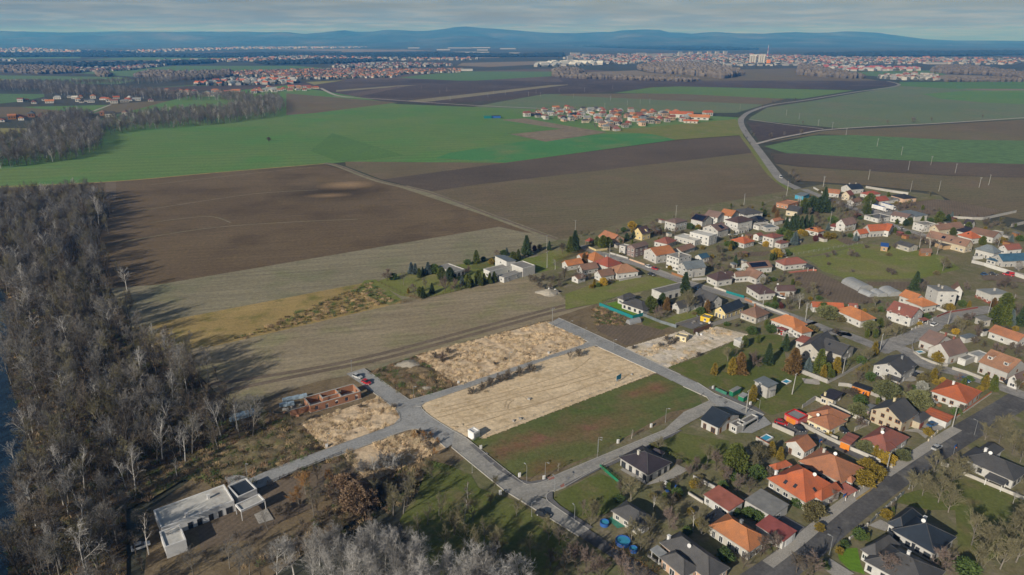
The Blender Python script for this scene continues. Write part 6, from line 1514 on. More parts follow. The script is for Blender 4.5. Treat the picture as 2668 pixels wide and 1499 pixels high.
for lab, cr, pp, h, mt in W:
    wall_line(lab, cr, pp, h, mt, coping=None if mt in ("tealpaint", "wood", "darkwood") else "plinth")
wall_line("pale pillared front wall along the asphalt road by the cream house", S4, [(1640, 990), (1760, 870)], 1.0, "offwhite", post="cream")
wall_line("pillared front wall of the orange house with the round bay", S6, [(870, 660), (960, 580), (1130, 470)], 1.0, "offwhite", post="offwhite")
wall_line("long low orange-capped wall beside the road bend", S4, [(1990, 690), (2480, 350)], 1.0, "offwhite", coping="tile_flame")
wall_line("pillared wall before the gabled house at the bend", S2, [(690, 400), (860, 330), (1030, 240)], 1.1, "offwhite", post="white")
wall_line("pillared road wall opposite the skylight house", S6, [(820, 1100), (1000, 960)], 1.0, "greywall", post="offwhite")
wall_line("pillared road wall farther up the asphalt road", S6, [(1090, 870), (1330, 660)], 1.0, "greywall", post="offwhite")
fence_line("white pillared fence in front of the navy-roofed bungalow", S5, [(10, 355), (170, 280)], 1.3, "greywall", 2.6, panel='solid')
fence_line("green mesh fence beside the small front lawn", L6, [(1400, 365), (1590, 530)], 1.2, "greenpaint", 2.4, panel='solid')
fence_line("long wire fence with pale posts across the pasture", R3, [(860, 1115), (1780, 960)], 1.6, "pole_concrete", 4.0)
fence_line("thin post fence along the foot of the sand plot", P1, [(800, 1165), (1250, 985), (1700, 810), (2350, 580)], 1.1, "steel", 4.0)
fence_line("dark railing fence along the west street", L4, [(380, 1400), (500, 1360), (1120, 1100)], 1.4, "darkframe", 3.0, panel='rail')
fence_line("post fence below the yard of the white villa", L5, [(0, 1090), (440, 950), (810, 790)], 1.3, "darkframe", 3.0)
fence_line("fence around the small tan field", T5, [(1240, 428), (1690, 388)], 1.8, "darkwood", 8)
fence_line("fence along the near side of the small tan field", T5, [(1240, 428), (1500, 478), (1960, 430)], 1.8, "darkwood", 8)
fence_line("blue-grey metal fence behind the vegetable plot", R5, [(640, 640), (880, 740), (1090, 800)], 1.6, "sheet_steel", 2.5, panel='solid')
fence_line("green sheet fence beside the green sheds", S3, [(540, 130), (720, 210)], 1.6, "sheet_green", 2.5, panel='solid')
fence_line("white rail fence at the mauve corner house's garden", S2, [(1160, 440), (1430, 510)], 1.0, "offwhite", 2.5, panel='rail')
fence_line("post fence along the village edge below the brown field", R3, [(450, 430), (640, 360), (870, 300)], 1.2, "pole_concrete", 5)
fence_line("low fence around the conifer garden by the field", R1, [(150, 800), (450, 950), (640, 1000), (1560, 770)], 1.2, "darkwood", 4)
fence_line("steel fence along the asphalt road's right verge", S7, [(0, 930), (180, 760), (330, 640)], 1.3, "sheet_steel", 2.4, panel='solid')
# ------------------------------------------------------------------ garden trees and shrubs, (x, y of the foot, height, kind)
GARDEN = [
 (S1, "near the white utility house", [(170, 1000, 9, "rustcypress"), (640, 840, 9, "spruce"), (930, 610, 7.5, "spruce"), (1060, 985, 10.5, "rustcypress"), (1500, 985, 10, "cypress"), (1310, 965, 6, "bluespruce"), (1640, 1010, 5, "thuja"), (1780, 975, 6.5, "goldcypress"), (1570, 1050, 5, "goldcypress"), (1700, 1060, 3.5, "olivepine"), (270, 560, 4.2, "thuja"), (480, 480, 4, "cypress"), (400, 890, 5, "fruitpurple"), (40, 1010, 7, "goldcypress"), (2300, 810, 6, "walnut"), (2200, 820, 3, "shrub"), (700, 300, 3, "shrub"), (620, 230, 4, "thuja"), (380, 330, 3.5, "shrub"), (2300, 390, 4, "thuja"), (2440, 400, 4.5, "thuja"), (1160, 900, 3, "shrub"), (90, 700, 4, "fruitolive"), (390, 1440, 6, "goldcypress"), (1780, 330, 3, "barebush")]),
 (S4, "around the cream two-storey house", [(1060, 400, 6.5, "olivetree"), (1490, 530, 6.5, "olivetree"), (1540, 310, 4, "greyshrub"), (1690, 180, 4.5, "goldcypress"), (1090, 1300, 4, "yellowbush"), (920, 1190, 4, "goldcypress"), (990, 1230, 3.6, "goldcypress"), (1295, 1235, 3.6, "olivetree"), (790, 1130, 4, "olivetree"), (2390, 280, 5.5, "goldcypress"), (2510, 310, 6, "cypress"), (690, 650, 5, "olivetree"), (1630, 900, 2.6, "goldbush"), (620, 390, 4, "barebush"), (720, 480, 3.4, "shrub"), (1360, 330, 3.4, "fruitpurple"), (2090, 590, 3, "barebush"), (2010, 620, 2.4, "shrub"), (1210, 840, 2, "shrub"), (300, 920, 2, "goldbush"), (1830, 190, 2, "yellowbush"), (1740, 220, 2.2, "goldbush"), (1600, 180, 3.2, "fruit"), (860, 160, 3, "shrub")]),
 (S5, "in the gardens below the navy-roofed bungalow", [(1340, 415, 9.5, "olivepine"), (300, 700, 7, "fruitolive"), (190, 640, 5, "fruit"), (520, 800, 5.5, "woodpale"), (640, 850, 6, "fruitolive"), (700, 780, 5, "fruit"), (920, 985, 7, "slim"), (1000, 1075, 6, "walnut"), (1150, 400, 6.5, "fruitpurple"), (1060, 330, 6, "fruitolive"), (1250, 520, 5, "fruitpurple"), (1560, 360, 7.5, "walnut"), (1360, 600, 5, "fruitpurple"), (1480, 620, 5, "fruit"), (1420, 1390, 4.5, "fruit"), (1600, 1260, 6, "fruitpurple"), (1770, 1210, 5, "fruitpurple"), (480, 1030, 6, "fruitolive"), (680, 980, 6, "fruitpurple"), (300, 1120, 6, "fruitolive"), (390, 1210, 5, "fruitolive"), (1240, 1300, 3.2, "shrub"), (1700, 250, 5, "goldcypress"), (1790, 290, 4.5, "goldcypress"), (1560, 470, 4, "shrub"), (960, 400, 5, "fruitpurple"), (1000, 640, 4.5, "fruit"), (860, 1030, 2, "shrub"), (600, 620, 4, "fruit"), (760, 540, 3.5, "fruit"), (1340, 840, 2.2, "shrub"), (1480, 860, 2.6, "shrub"), (1560, 890, 2.6, "shrub"), (1680, 470, 3.6, "barebush"), (880, 460, 4, "fruitpurple")]),
 (S6, "along the lower asphalt road", [(470, 840, 3.6, "brownbush"), (640, 730, 4.5, "fruitpurple"), (980, 420, 4.6, "goldbush"), (1080, 480, 4.4, "goldbush"), (975, 545, 4.6, "goldbush"), (915, 1080, 2.8, "shrub"), (1000, 1100, 2.4, "cypress"), (300, 760, 2.6, "shrub"), (420, 900, 2.4, "brownbush"), (520, 1000, 2.2, "goldbush"), (450, 1470, 6.5, "fruitpurple"), (290, 1430, 6, "fruit"), (380, 1500, 6, "fruit"), (60, 1160, 4.5, "fruit"), (1190, 870, 2.4, "goldbush"), (1250, 840, 2.6, "cypress"), (1260, 790, 2.4, "fruit"), (720, 1230, 1.8, "goldbush"), (770, 1160, 1.8, "shrub"), (1190, 1460, 7, "fruitpurple"), (680, 650, 3.5, "barebush"), (560, 1380, 2, "shrub"), (1330, 1470, 6, "fruit")]),
 (S7, "in the big lawn across the asphalt road", [(520, 650, 7, "walnut"), (680, 720, 8.5, "walnut"), (800, 570, 8.5, "walnut"), (620, 440, 7, "fruitolive"), (780, 820, 7.5, "walnut"), (420, 600, 6, "fruitolive"), (900, 480, 7, "walnut"), (1010, 1150, 9, "walnut"), (1130, 1210, 8, "walnut"), (1400, 1170, 9, "walnut"), (1490, 1010, 8.5, "walnut"), (1300, 1390, 9, "walnut"), (1460, 1320, 9, "fruitolive"), (1430, 735, 4.5, "woodpale"), (1290, 130, 8, "walnut"), (1420, 230, 7.5, "walnut"), (1330, 70, 8, "fruitolive"), (1500, 320, 7, "walnut"), (1150, 90, 6, "fruitolive"), (830, 330, 3.6, "fruitpurple"), (1100, 1430, 8, "fruitolive"), (950, 1440, 4, "shrub"), (700, 1440, 7, "fruitpurple"), (1540, 620, 5, "walnut")]),
 (L5, "in the wooded plots below the west street", [(1010, 555, 6.5, "willow"), (760, 640, 8, "willow"), (700, 760, 7, "willow"), (880, 850, 9, "woodbrown"), (880, 500, 6, "fruit"), (1280, 810, 9, "oak"), (1170, 690, 8, "oak"), (1350, 740, 7, "oak"), (1640, 840, 9.5, "woodolive"), (1560, 700, 7, "woodolive"), (1820, 680, 9.5, "woodolive"), (1780, 660, 8, "wood"), (1460, 475, 9, "woodpale"), (1650, 400, 5, "palebush"), (1550, 380, 5.5, "palebush"), (1330, 420, 4, "palebush"), (2345, 935, 10.5, "slim"), (2440, 900, 6, "fruitolive"), (2040, 480, 6, "fruitolive"), (1960, 100, 4, "willow"), (1860, 90, 3.5, "willow"), (2050, 260, 3.5, "willow"), (1060, 760, 6, "fruit"), (960, 700, 6, "woodbrown"), (490, 850, 3.2, "barebush"), (570, 780, 2.2, "barebush"), (1500, 650, 4, "barebush"), (600, 840, 3.5, "fruit"), (2000, 180, 3, "barebush")]),
 (L5, "in the pale group at the bottom edge", [(1150, 1530, 15, "poplar"), (1400, 1580, 16.5, "poplar"), (1650, 1530, 16, "poplar"), (850, 1570, 15, "poplar"), (1880, 1530, 14, "poplar"), (640, 1440, 12, "poplar"), (1000, 1380, 12, "poplar"), (1300, 1420, 13, "poplar"), (1560, 1390, 13, "poplar"), (480, 1500, 12, "poplar"), (1760, 1680, 16, "poplar"), (1250, 1720, 16, "poplar"), (700, 1250, 8, "fruit"), (870, 1180, 8, "woodpale"), (330, 1560, 11, "woodbrown"), (760, 1050, 5, "fruit"), (200, 1450, 9, "wood"), (80, 1500, 9, "wood"), (1050, 1700, 15, "poplar"), (2260, 1520, 5, "palebush"), (2500, 1560, 5, "palebush"), (2080, 1560, 8, "woodpale"), (1100, 1250, 10, "poplar"), (1450, 1270, 11, "poplar"), (900, 1350, 11, "poplar"), (1700, 1300, 11, "poplar"), (1850, 1420, 12, "poplar"), (560, 1330, 9, "woodpale")]),
 (L6, "beside the shaded south street", [(880, 1100, 6, "fruitolive"), (990, 1150, 6, "fruit"), (700, 1280, 7.5, "woodolive"), (1150, 1370, 7, "fruitpurple"), (1260, 1440, 7, "fruitpurple"), (1420, 1500, 7, "fruitpurple"), (1620, 1510, 7, "fruitpurple"), (1040, 1420, 7, "fruit"), (900, 1420, 7, "fruit"), (640, 1400, 6, "woodolive"), (1300, 960, 6.5, "fruitolive"), (1360, 900, 6, "walnut"), (1230, 850, 5, "fruit"), (340, 560, 3.5, "fruitolive"), (140, 1260, 9, "woodolive"), (560, 860, 5, "fruitolive"), (460, 1460, 8, "woodbrown"), (1800, 1560, 6, "fruit"), (980, 410, 4, "slim"), (1720, 80, 4.5, "slim"), (300, 740, 4, "fruitolive"), (80, 760, 9, "slim"), (-200, 900, 9, "woodolive"), (380, 1200, 8, "woodolive"), (-60, 1050, 9, "woodolive")]),
 (L4, "at the edge of the building land", [(620, 850, 5, "fruitolive"), (440, 780, 5, "fruit"), (340, 840, 5, "woodolive"), (240, 880, 5, "woodbrown"), (150, 860, 6, "wood"), (90, 930, 6, "woodolive"), (820, 1080, 2.2, "barebush"), (2130, 170, 2.6, "barebush"), (1640, 640, 2.2, "barebush"), (1310, 640, 2, "barebush"), (2090, 1000, 3, "willow"), (1900, 920, 3, "barebush"), (2020, 940, 3, "willow"), (1960, 960, 3, "palebush")]),
 (P1, "along the lane between the two largest plots", [(1230, 560, 4, "barebush"), (1120, 590, 4, "barebush"), (1010, 620, 4.2, "barebush"), (930, 660, 4, "barebush"), (840, 690, 4, "barebush"), (760, 730, 3.4, "barebush"), (660, 770, 3, "barebush"), (1600, 440, 4, "fruit"), (1680, 410, 4, "barebush"), (380, 460, 4.6, "fruitpurple"), (310, 430, 3.2, "barebush"), (440, 380, 3, "barebush"), (880, 490, 1.8, "barebush"), (980, 440, 1.6, "barebush"), (2190, 1190, 3.6, "slim")]),
 (R5, "on and beside the rubble plot", [(1000, 1040, 3, "barebush"), (1070, 1000, 3, "barebush"), (960, 980, 3, "barebush"), (870, 1060, 2.4, "barebush"), (520, 1090, 2, "barebush"), (1390, 1190, 2.4, "barebush"), (2000, 1050, 5, "thuja"), (1950, 1100, 3, "fruitolive"), (1600, 1430, 5, "goldcypress"), (1780, 1250, 6, "walnut"), (2120, 1330, 7, "fruitpurple"), (1240, 600, 11, "walnut"), (1200, 360, 12, "spruce"), (740, 590, 8, "olivepine"), (960, 560, 6.5, "rustcypress"), (900, 520, 7, "pine"), (860, 690, 6.5, "fruitpurple"), (1500, 590, 6.2, "rustcypress"), (1420, 610, 3.2, "shrub"), (2420, 520, 2.6, "shrub"), (2500, 540, 2.6, "redshrub"), (1960, 740, 2, "barebush"), (1900, 790, 2, "barebush")]),
 (R1, "in the conifer garden by the field", [(525, 705, 6.5, "bluespruce"), (570, 712, 6.2, "bluespruce"), (612, 750, 5.5, "cypress"), (652, 725, 5, "spruce"), (712, 710, 7, "bluespruce"), (780, 698, 5, "shrub"), (865, 775, 7, "olivepine"), (955, 795, 8, "pine"), (1250, 592, 8, "cypress"), (1330, 562, 2.6, "shrub"), (1160, 722, 5.5, "fruitpurple"), (1480, 512, 4, "fruitpurple"), (1590, 502, 5, "bluespruce"), (1720, 552, 6.5, "cypress"), (1660, 548, 5, "olivepine"), (1810, 495, 12, "spruce"), (1850, 480, 7, "fruitpurple"), (2065, 442, 6, "spruce"), (2210, 485, 7, "fruit"), (2300, 470, 10, "cypress"), (2350, 465, 13.5, "spruce"), (1160, 862, 7.5, "thuja"), (1270, 832, 8, "thuja"), (1340, 822, 6, "cypress"), (1400, 815, 6, "cypress"), (1450, 800, 6, "cypress"), (1090, 822, 4.5, "bluespruce"), (900, 912, 8.5, "fruitpurple"), (1010, 902, 6.5, "fruitpurple"), (1080, 885, 4, "fruit"), (655, 975, 6, "spruce"), (620, 968, 5.5, "thuja"), (755, 922, 5.5, "spruce"), (550, 935, 5.5, "fruitpurple"), (435, 830, 8.5, "wood"), (250, 785, 7, "fruitpurple"), (320, 770, 3.5, "shrub"), (680, 860, 5, "fruit"), (1205, 850, 4, "thuja"), (1310, 840, 4.5, "thuja"), (490, 925, 3, "goldcypress"), (1420, 600, 3.4, "goldbush"), (2130, 660, 7, "woodpale"), (2230, 785, 8, "fruit"), (1900, 800, 4, "barebush"), (2000, 780, 4, "barebush"), (2100, 800, 4, "barebush"), (1960, 860, 3.4, "barebush"), (2080, 870, 3.4, "barebush"), (1850, 780, 3.6, "barebush"), (2180, 850, 3.6, "barebush"), (1960, 440, 4, "barebush"), (1900, 450, 3.5, "redshrub"), (1150, 600, 3, "shrub"), (1700, 660, 3, "rustcypress"), (1560, 500, 3.4, "shrub")]),
 (R2, "among the old farmhouses", [(620, 500, 8, "olivepine"), (690, 490, 6.5, "olivepine"), (540, 470, 6, "olivepine"), (370, 725, 7, "rustcypress"), (440, 700, 5, "spruce"), (630, 1000, 4, "yellowbush"), (505, 1010, 3.8, "goldcypress"), (470, 1040, 2.2, "goldbush"), (560, 1020, 2, "shrub"), (90, 920, 7, "wood"), (40, 980, 6, "fruit"), (330, 960, 6, "woodpale"), (280, 900, 6, "fruit"), (440, 930, 4, "barebush"), (720, 980, 3, "barebush"), (2060, 790, 6.5, "fruitpurple"), (1790, 245, 4, "shrub"), (1900, 255, 3.6, "goldbush"), (1010, 240, 5, "yellowbush"), (1040, 370, 5, "pine"), (940, 400, 5, "pine"), (830, 440, 5, "olivepine"), (1310, 350, 7, "fruitpurple"), (1400, 320, 3.6, "rustcypress"), (1520, 790, 2.4, "goldbush"), (1380, 700, 4, "thuja"), (1320, 700, 3, "goldcypress"), (2170, 560, 5, "barebush"), (2330, 540, 4.4, "goldcypress"), (2400, 480, 3, "shrub"), (2400, 700, 5, "spruce"), (1620, 460, 3, "fruit"), (1490, 240, 3, "cypress"), (2290, 470, 3, "shrub"), (330, 350, 4, "fruitolive"), (430, 340, 4, "fruitolive"), (900, 280, 3, "shrub"), (1030, 300, 3, "goldbush"), (80, 560, 6, "fruit")]),
 (R3, "in the village's wooded middle", [(760, 775, 9, "spruce"), (830, 780, 10, "spruce"), (900, 775, 10, "spruce"), (960, 765, 9, "spruce"), (1020, 745, 9, "spruce"), (1090, 735, 8.5, "spruce"), (870, 720, 9, "spruce"), (1000, 545, 11, "olivepine"), (1100, 535, 12, "pine"), (1200, 545, 12, "pine"), (1270, 420, 13, "spruce"), (1300, 545, 10, "pine"), (1040, 560, 9, "pine"), (1440, 570, 14, "woodbrown"), (1520, 570, 13, "woodbrown"), (1650, 565, 12, "woodbrown"), (1380, 505, 12, "woodbrown"), (1720, 560, 11, "woodbrown"), (1580, 520, 12, "woodbrown"), (1480, 500, 13, "woodbrown"), (1600, 640, 7, "fruitpurple"), (1700, 640, 7, "fruitpurple"), (1870, 475, 11, "olivepine"), (1840, 565, 8, "olivepine"), (1790, 540, 8, "wood"), (870, 975, 8.5, "bluespruce"), (780, 905, 6.5, "olivepine"), (720, 860, 5.5, "shrub"), (820, 900, 5, "shrub"), (1150, 925, 4, "redshrub"), (1210, 905, 4, "redshrub"), (1310, 895, 4.5, "goldbush"), (1390, 885, 3.6, "goldbush"), (1280, 890, 4, "thuja"), (1010, 855, 3.6, "goldbush"), (960, 830, 3.4, "yellowbush"), (1140, 840, 4, "shrub"), (490, 995, 3.4, "yellowbush"), (630, 1145, 5.5, "yellowbush"), (560, 1185, 4.5, "thuja"), (600, 1170, 4.5, "cypress"), (700, 1130, 4.5, "greyshrub"), (760, 1120, 4, "shrub"), (470, 590, 5, "pine"), (640, 610, 6, "rustcypress"), (600, 540, 6, "rustcypress"), (1320, 780, 5, "bluespruce"), (1690, 925, 5.5, "bluespruce"), (950, 450, 9, "woodpale"), (920, 440, 8, "woodpale"), (850, 70, 7, "wood"), (800, 60, 6, "wood"), (900, 130, 4, "barebush"), (690, 690, 6, "fruit"), (1160, 640, 6, "fruitpurple"), (1250, 680, 5, "fruitolive"), (1380, 680, 5, "shrub"), (850, 540, 5, "redshrub"), (1390, 1120, 4, "barebush"), (1300, 1140, 3, "barebush"), (1630, 1130, 5, "barebush"), (1700, 1140, 3.4, "barebush"), (2190, 1380, 4, "barebush"), (2130, 1340, 3, "barebush"), (1330, 1250, 2.4, "barebush"), (1650, 1340, 2, "barebush"), (2140, 1120, 2, "brownbush"), (1830, 1020, 3, "barebush"), (2230, 1020, 4, "barebush"), (1900, 650, 4, "pine"), (2360, 720, 5, "pine"), (2300, 660, 3.4, "shrub"), (80, 1260, 6, "spruce"), (740, 1290, 3, "shrub"), (1540, 860, 2.4, "barebush"), (1620, 870, 2.6, "shrub"), (2100, 850, 2, "barebush"), (2300, 380, 4, "barebush"), (2150, 400, 4, "barebush"), (2400, 400, 3.4, "shrub"), (2200, 560, 4, "fruit"), (0, 560, 4, "shrub"), (30, 1020, 5, "olivepine"), (1070, 580, 6, "fruit")]),
 (R4, "by the birches and the long cream house", [(850, 915, 7.5, "cypress"), (1140, 835, 8, "olivepine"), (1160, 850, 6, "thuja"), (1290, 830, 5.5, "pine"), (650, 885, 5.5, "olivepine"), (530, 835, 3.4, "cypress"), (1630, 975, 6, "olivepine"), (1870, 1210, 5.5, "olivepine"), (2030, 1155, 5.5, "rustcypress"), (1370, 1045, 5, "olivepine"), (1340, 1030, 4, "rustcypress"), (820, 1270, 14, "birch"), (990, 1310, 13, "birch"), (1110, 1375, 12, "birch"), (2350, 1165, 5, "bluespruce"), (1360, 760, 4.5, "bluespruce"), (930, 1000, 8, "birch"), (970, 970, 4, "rustcypress"), (1930, 910, 7, "fruit"), (2000, 940, 4, "barebush"), (2090, 900, 4, "barebush"), (760, 760, 4, "spruce"), (1000, 830, 3, "shrub"), (1480, 770, 3, "spruce"), (1780, 770, 3.4, "fruitpurple"), (560, 580, 4, "fruitpurple"), (680, 570, 4, "fruitpurple"), (490, 610, 3.4, "barebush"), (1900, 870, 4, "barebush"), (2200, 1180, 3.6, "goldbush"), (2500, 1150, 3.6, "shrub"), (730, 560, 3.6, "fruit"), (850, 1160, 4, "barebush"), (1060, 1230, 4.5, "barebush"), (700, 1130, 4, "fruitpurple"), (930, 1210, 4.5, "barebush"), (340, 500, 4, "fruitolive"), (700, 480, 3.5, "fruitolive"), (980, 400, 4, "fruitolive")]),
 (R7, "near the tall white cube house", [(735, 880, 10, "spruce"), (1205, 565, 8.5, "walnut"), (1270, 500, 5, "barebush"), (2240, 1250, 9.5, "olivepine"), (2100, 1440, 9, "olivepine"), (2240, 1480, 10, "cypress"), (2510, 1480, 10, "spruce"), (2330, 1470, 7.5, "bluespruce"), (2250, 870, 7, "fruitpurple"), (2130, 860, 5, "fruitpurple"), (880, 915, 7, "fruit"), (830, 930, 6, "fruit"), (1590, 900, 5, "fruitpurple"), (1530, 1150, 3, "shrub"), (1640, 1190, 4, "goldcypress"), (1330, 1220, 3.4, "goldbush"), (1250, 1190, 3, "brownbush"), (350, 620, 3.4, "barebush"), (310, 580, 2.8, "barebush"), (1100, 620, 2.2, "brownbush"), (2050, 1170, 5, "rustcypress"), (2390, 860, 4, "barebush"), (2480, 560, 5, "palebush"), (2440, 480, 4, "barebush"), (2430, 1300, 6, "fruit"), (2370, 1140, 8, "birch")]),
 (R6, "between the plum villa and the orange roofs", [(720, 995, 8, "wood"), (850, 1000, 8.5, "woodpale"), (960, 1060, 6, "woodpale"), (640, 950, 6, "fruit"), (1240, 1045, 4.5, "shrub"), (1330, 1175, 6.5, "olivetree"), (1220, 1090, 4, "olivetree"), (1050, 710, 5, "fruitolive"), (1000, 740, 4, "barebush"), (1300, 790, 3.6, "fruitpurple"), (1180, 770, 3.6, "barebush"), (800, 520, 3, "barebush"), (650, 490, 3.6, "fruitolive"), (540, 520, 3.2, "barebush"), (530, 970, 2.6, "redshrub"), (1530, 1210, 3, "brownbush"), (320, 980, 2.6, "shrub"), (410, 1000, 2.6, "shrub"), (1940, 930, 2.6, "barebush"), (300, 1320, 4, "thuja"), (370, 1390, 3.4, "shrub"), (1060, 1380, 3, "brownbush"), (2040, 1380, 5, "olivetree"), (2300, 1360, 5.5, "fruitolive"), (2460, 1420, 5, "fruitolive"), (2200, 1310, 4.5, "olivepine")]),
 (S2, "around the mauve-roofed corner house", [(250, 530, 5, "fruitolive"), (420, 510, 5.5, "fruitolive"), (520, 490, 5, "fruitolive"), (1130, 920, 4, "goldbush"), (1225, 935, 5, "goldcypress"), (1040, 1260, 5.5, "goldcypress"), (1100, 1230, 4, "fruit"), (1740, 620, 3.4, "barebush"), (1880, 700, 3.6, "fruit"), (2100, 780, 4.6, "fruitpurple"), (2200, 800, 4.5, "fruitpurple"), (2420, 880, 5, "fruit"), (2360, 720, 3.6, "barebush"), (2490, 760, 4, "fruitpurple"), (1680, 250, 4.5, "fruitpurple"), (1600, 220, 3.5, "barebush"), (930, 1230, 3, "brownbush"), (880, 1250, 2.6, "brownbush"), (1900, 1300, 4.5, "cypress"), (2050, 1340, 4.8, "cypress"), (2440, 1330, 4.5, "goldcypress"), (2500, 1330, 5, "goldcypress"), (1420, 460, 2.6, "yellowbush"), (1340, 420, 3, "fruit"), (2030, 490, 3, "barebush"), (60, 800, 5.5, "goldcypress"), (40, 700, 4, "fruitolive"), (820, 320, 2, "yellowbush"), (2020, 1120, 2.6, "olivetree"), (2440, 1430, 5, "walnut")]),
]
for cr, where, lst in GARDEN:
    for x, y, h, k in lst: plant(k, cr((x, y)), h, where)
for x, y, h in ((1780, 462, 7), (1500, 1245, 15), (1060, 700, 12), (985, 1345, 14), (880, 1405, 14)):
    plant("slim" if x != 1780 else "woodpale", L3((x, y)), h, "beside the unfinished white villa")
for x, y, h in ((1500, 1800, 17), (1900, 1760, 16), (2150, 1700, 15), (2350, 1780, 16), (2560, 1860, 17), (2000, 1950, 18), (2300, 2050, 18), (2750, 1980, 17), (2900, 1800, 15), (2480, 1640, 13), (1750, 2100, 18), (2620, 1700, 14)):
    plant("poplar", L5((x, y)), h, "just below the bottom edge, shading the park", wide=1.25)
for x, y, h, k in ((2150, 1250, 9, "woodolive"), (2350, 1180, 8, "woodolive"), (2250, 1050, 7, "fruitolive"), (2450, 1300, 9, "woodolive"), (1980, 950, 8, "woodolive"), (1900, 1060, 8, "woodolive"), (2560, 1150, 8, "woodolive"), (2100, 860, 7, "woodolive"), (2640, 1350, 9, "woodbrown"), (2720, 1250, 7, "fruitolive")):
    plant(k, L5((x, y)), h, "in the shaded park beside the south street")
plant("poplar", L2((1800, 660)), 13, "", label="white-crowned bare tree standing out at the wood's field edge")
plant("woodpale", L2((1680, 1100)), 12, "", label="pale bare tree with fanned limbs near the wrapped pallets", wide=1.3)
for lab, cr, pp, h, w, mt in (("brown clipped hedge along the old farm garden", R2, [(-40, 680), (440, 545)], 2.2, 2.4, "rust"), ("row of green thujas below the two-storey house", R2, [(1500, 305), (1700, 260)], 2.6, 1.2, "thuja"),
    ("dark green hedge behind the bright lawn", R5, [(90, 480), (300, 430)], 2.0, 1.0, "shrub"), ("tall thuja hedge along the garden wall near the slate gables", S1, [(1960, 900), (2130, 790)], 3.6, 1.2, "thuja"),
    ("brown-green thuja hedge beside the dirt path", S1, [(2080, 1060), (2340, 930)], 3.4, 1.2, "golden"), ("orange-brown hedge along the shaded south street", S5, [(90, 1190), (330, 1330), (560, 1470)], 2.2, 2.2, "rust"),
    ("clipped green hedge beside the navy-roofed bungalow", L6, [(1420, 380), (1600, 510)], 1.2, .9, "shrub"), ("dark hedge behind the navy-roofed bungalow", S5, [(480, 150), (880, 350)], 1.4, .8, "thuja"),
    ("dark hedge at the mesh fence of the kiosk", P1, [(660, 1225), (740, 1195)], .9, .8, "shrub"), ("brown hedge beside the parked dark car", S2, [(830, 1240), (1010, 1160)], 1.8, 1.4, "weeds"),
    ("bramble thicket along the village's field garden", R1, [(1860, 820), (2200, 760)], 2.4, 8, "weeds"), ("rusty hedge in the conifer garden's corner", R1, [(390, 1040), (520, 1010)], 1.4, 2.2, "rust"),
    ("grey brush pile at the conifer garden's corner", R1, [(480, 960), (640, 990)], 1.6, 4, "deadleaf"), ("thuja screen before the white hall with orange roof", R3, [(1540, 820), (1740, 740)], 3, 1.4, "golden"),
    ("hedge at the foot of the plain by the far village gardens", R4, [(300, 560), (1060, 455)], 1.4, 1.2, "weeds"), ("shrub row along the red-plinth house", R7, [(1760, 1000), (1900, 1080)], 1, 1, "weeds")):
    hedge(lab, cr, pp, h, w, mt)

# ------------------------------------------------------------------ the riverside wood
WOOD = poly_px(SRC, [(-330, 545), (120, 520), (262, 510), (272, 560), (238, 640), (262, 720), (300, 800), (338, 900), (400, 930), (510, 1000), (585, 1080), (640, 1120), (560, 1165), (440, 1210), (330, 1280), (300, 1330), (330, 1400), (300, 1600), (-330, 1620)])
RIVER = poly_px(SRC, [(-500, 720), (-10, 740), (44, 800), (20, 880), (20, 980), (48, 1060), (72, 1130), (64, 1190), (30, 1260), (56, 1330), (36, 1400), (10, 1560), (-500, 1560)])
def fill(poly, step, r, keep=lambda x, y: True):
    x0, x1 = min(p.x for p in poly), max(p.x for p in poly); y0, y1 = min(p.y for p in poly), max(p.y for p in poly)
    out = []; y = y0
    while y < y1:
        x = x0
        while x < x1:
            a, b = x + r.uniform(-.48, .48) * step, y + r.uniform(-.48, .48) * step
            if inside(a, b, poly) and keep(a, b): out.append((a, b))
            x += step
        y += step
    return out
rw = random.Random(11)
pts = fill(WOOD, 3.8, rw, lambda x, y: (not inside(x, y, RIVER)) and (mnoise.noise(Vector((x * .07, y * .07, 8.2))) > -.12 or all(inside(x + a, y + b, WOOD) for a, b in ((9, 0), (0, 9), (9, 9), (7, -7)))))
pts += [(a + rw.uniform(2, 9), b + rw.uniform(-4, 4)) for a, b in pts if not inside(a + 7, b, WOOD) and rw.random() < .3]
lone = [pt for pt in pts if -60 < pix((pt[0], pt[1], 8))[0] < 2700 and pix((pt[0], pt[1], 0))[1] < 1560]
lone.sort(key=lambda q: q[0] ** 2 + q[1] ** 2)
KW = ["wood"] * 6 + ["woodbrown"] * 4 + ["woodolive"] * 3 + ["woodpale"] * 3
own = set(lone[:170])
for q in lone[:170]:
    k = rw.choice(KW); h = rw.choice((rw.uniform(6, 11), rw.uniform(11, 17.5), rw.uniform(10, 15)))
    py = pix((q[0], q[1], 0))[1]; bank = any(inside(q[0] + a, q[1] + b, RIVER) for a, b in ((-6, 0), (6, 0), (0, 6), (0, -6)))
    w = "on the river bank" if bank else ("at the wood's nearest end" if py > 1400 else "in the wood beside the unfinished villa" if py > 1270 else "in the wood behind the villa" if py > 1160 else "in the wood level with the wrapped pallets")
    o = plant(k, Vector((q[0], q[1], 0)), h, "", var=rw.randrange(4), name="forest_tree", label=("tall " if h > 14 else "low " if h < 9 else "middling ") + PHRASE[k] + " " + w)
    o["group"] = "trees of the riverside wood"
rest = [(a, b, -.2) for a, b in pts if (a, b) not in own]
rest += [(x, y, -.2) for x, y in fill(poly_px(SRC, [(-330, 740), (-60, 740), (-60, 1560), (-330, 1600)]), 7, rw)]
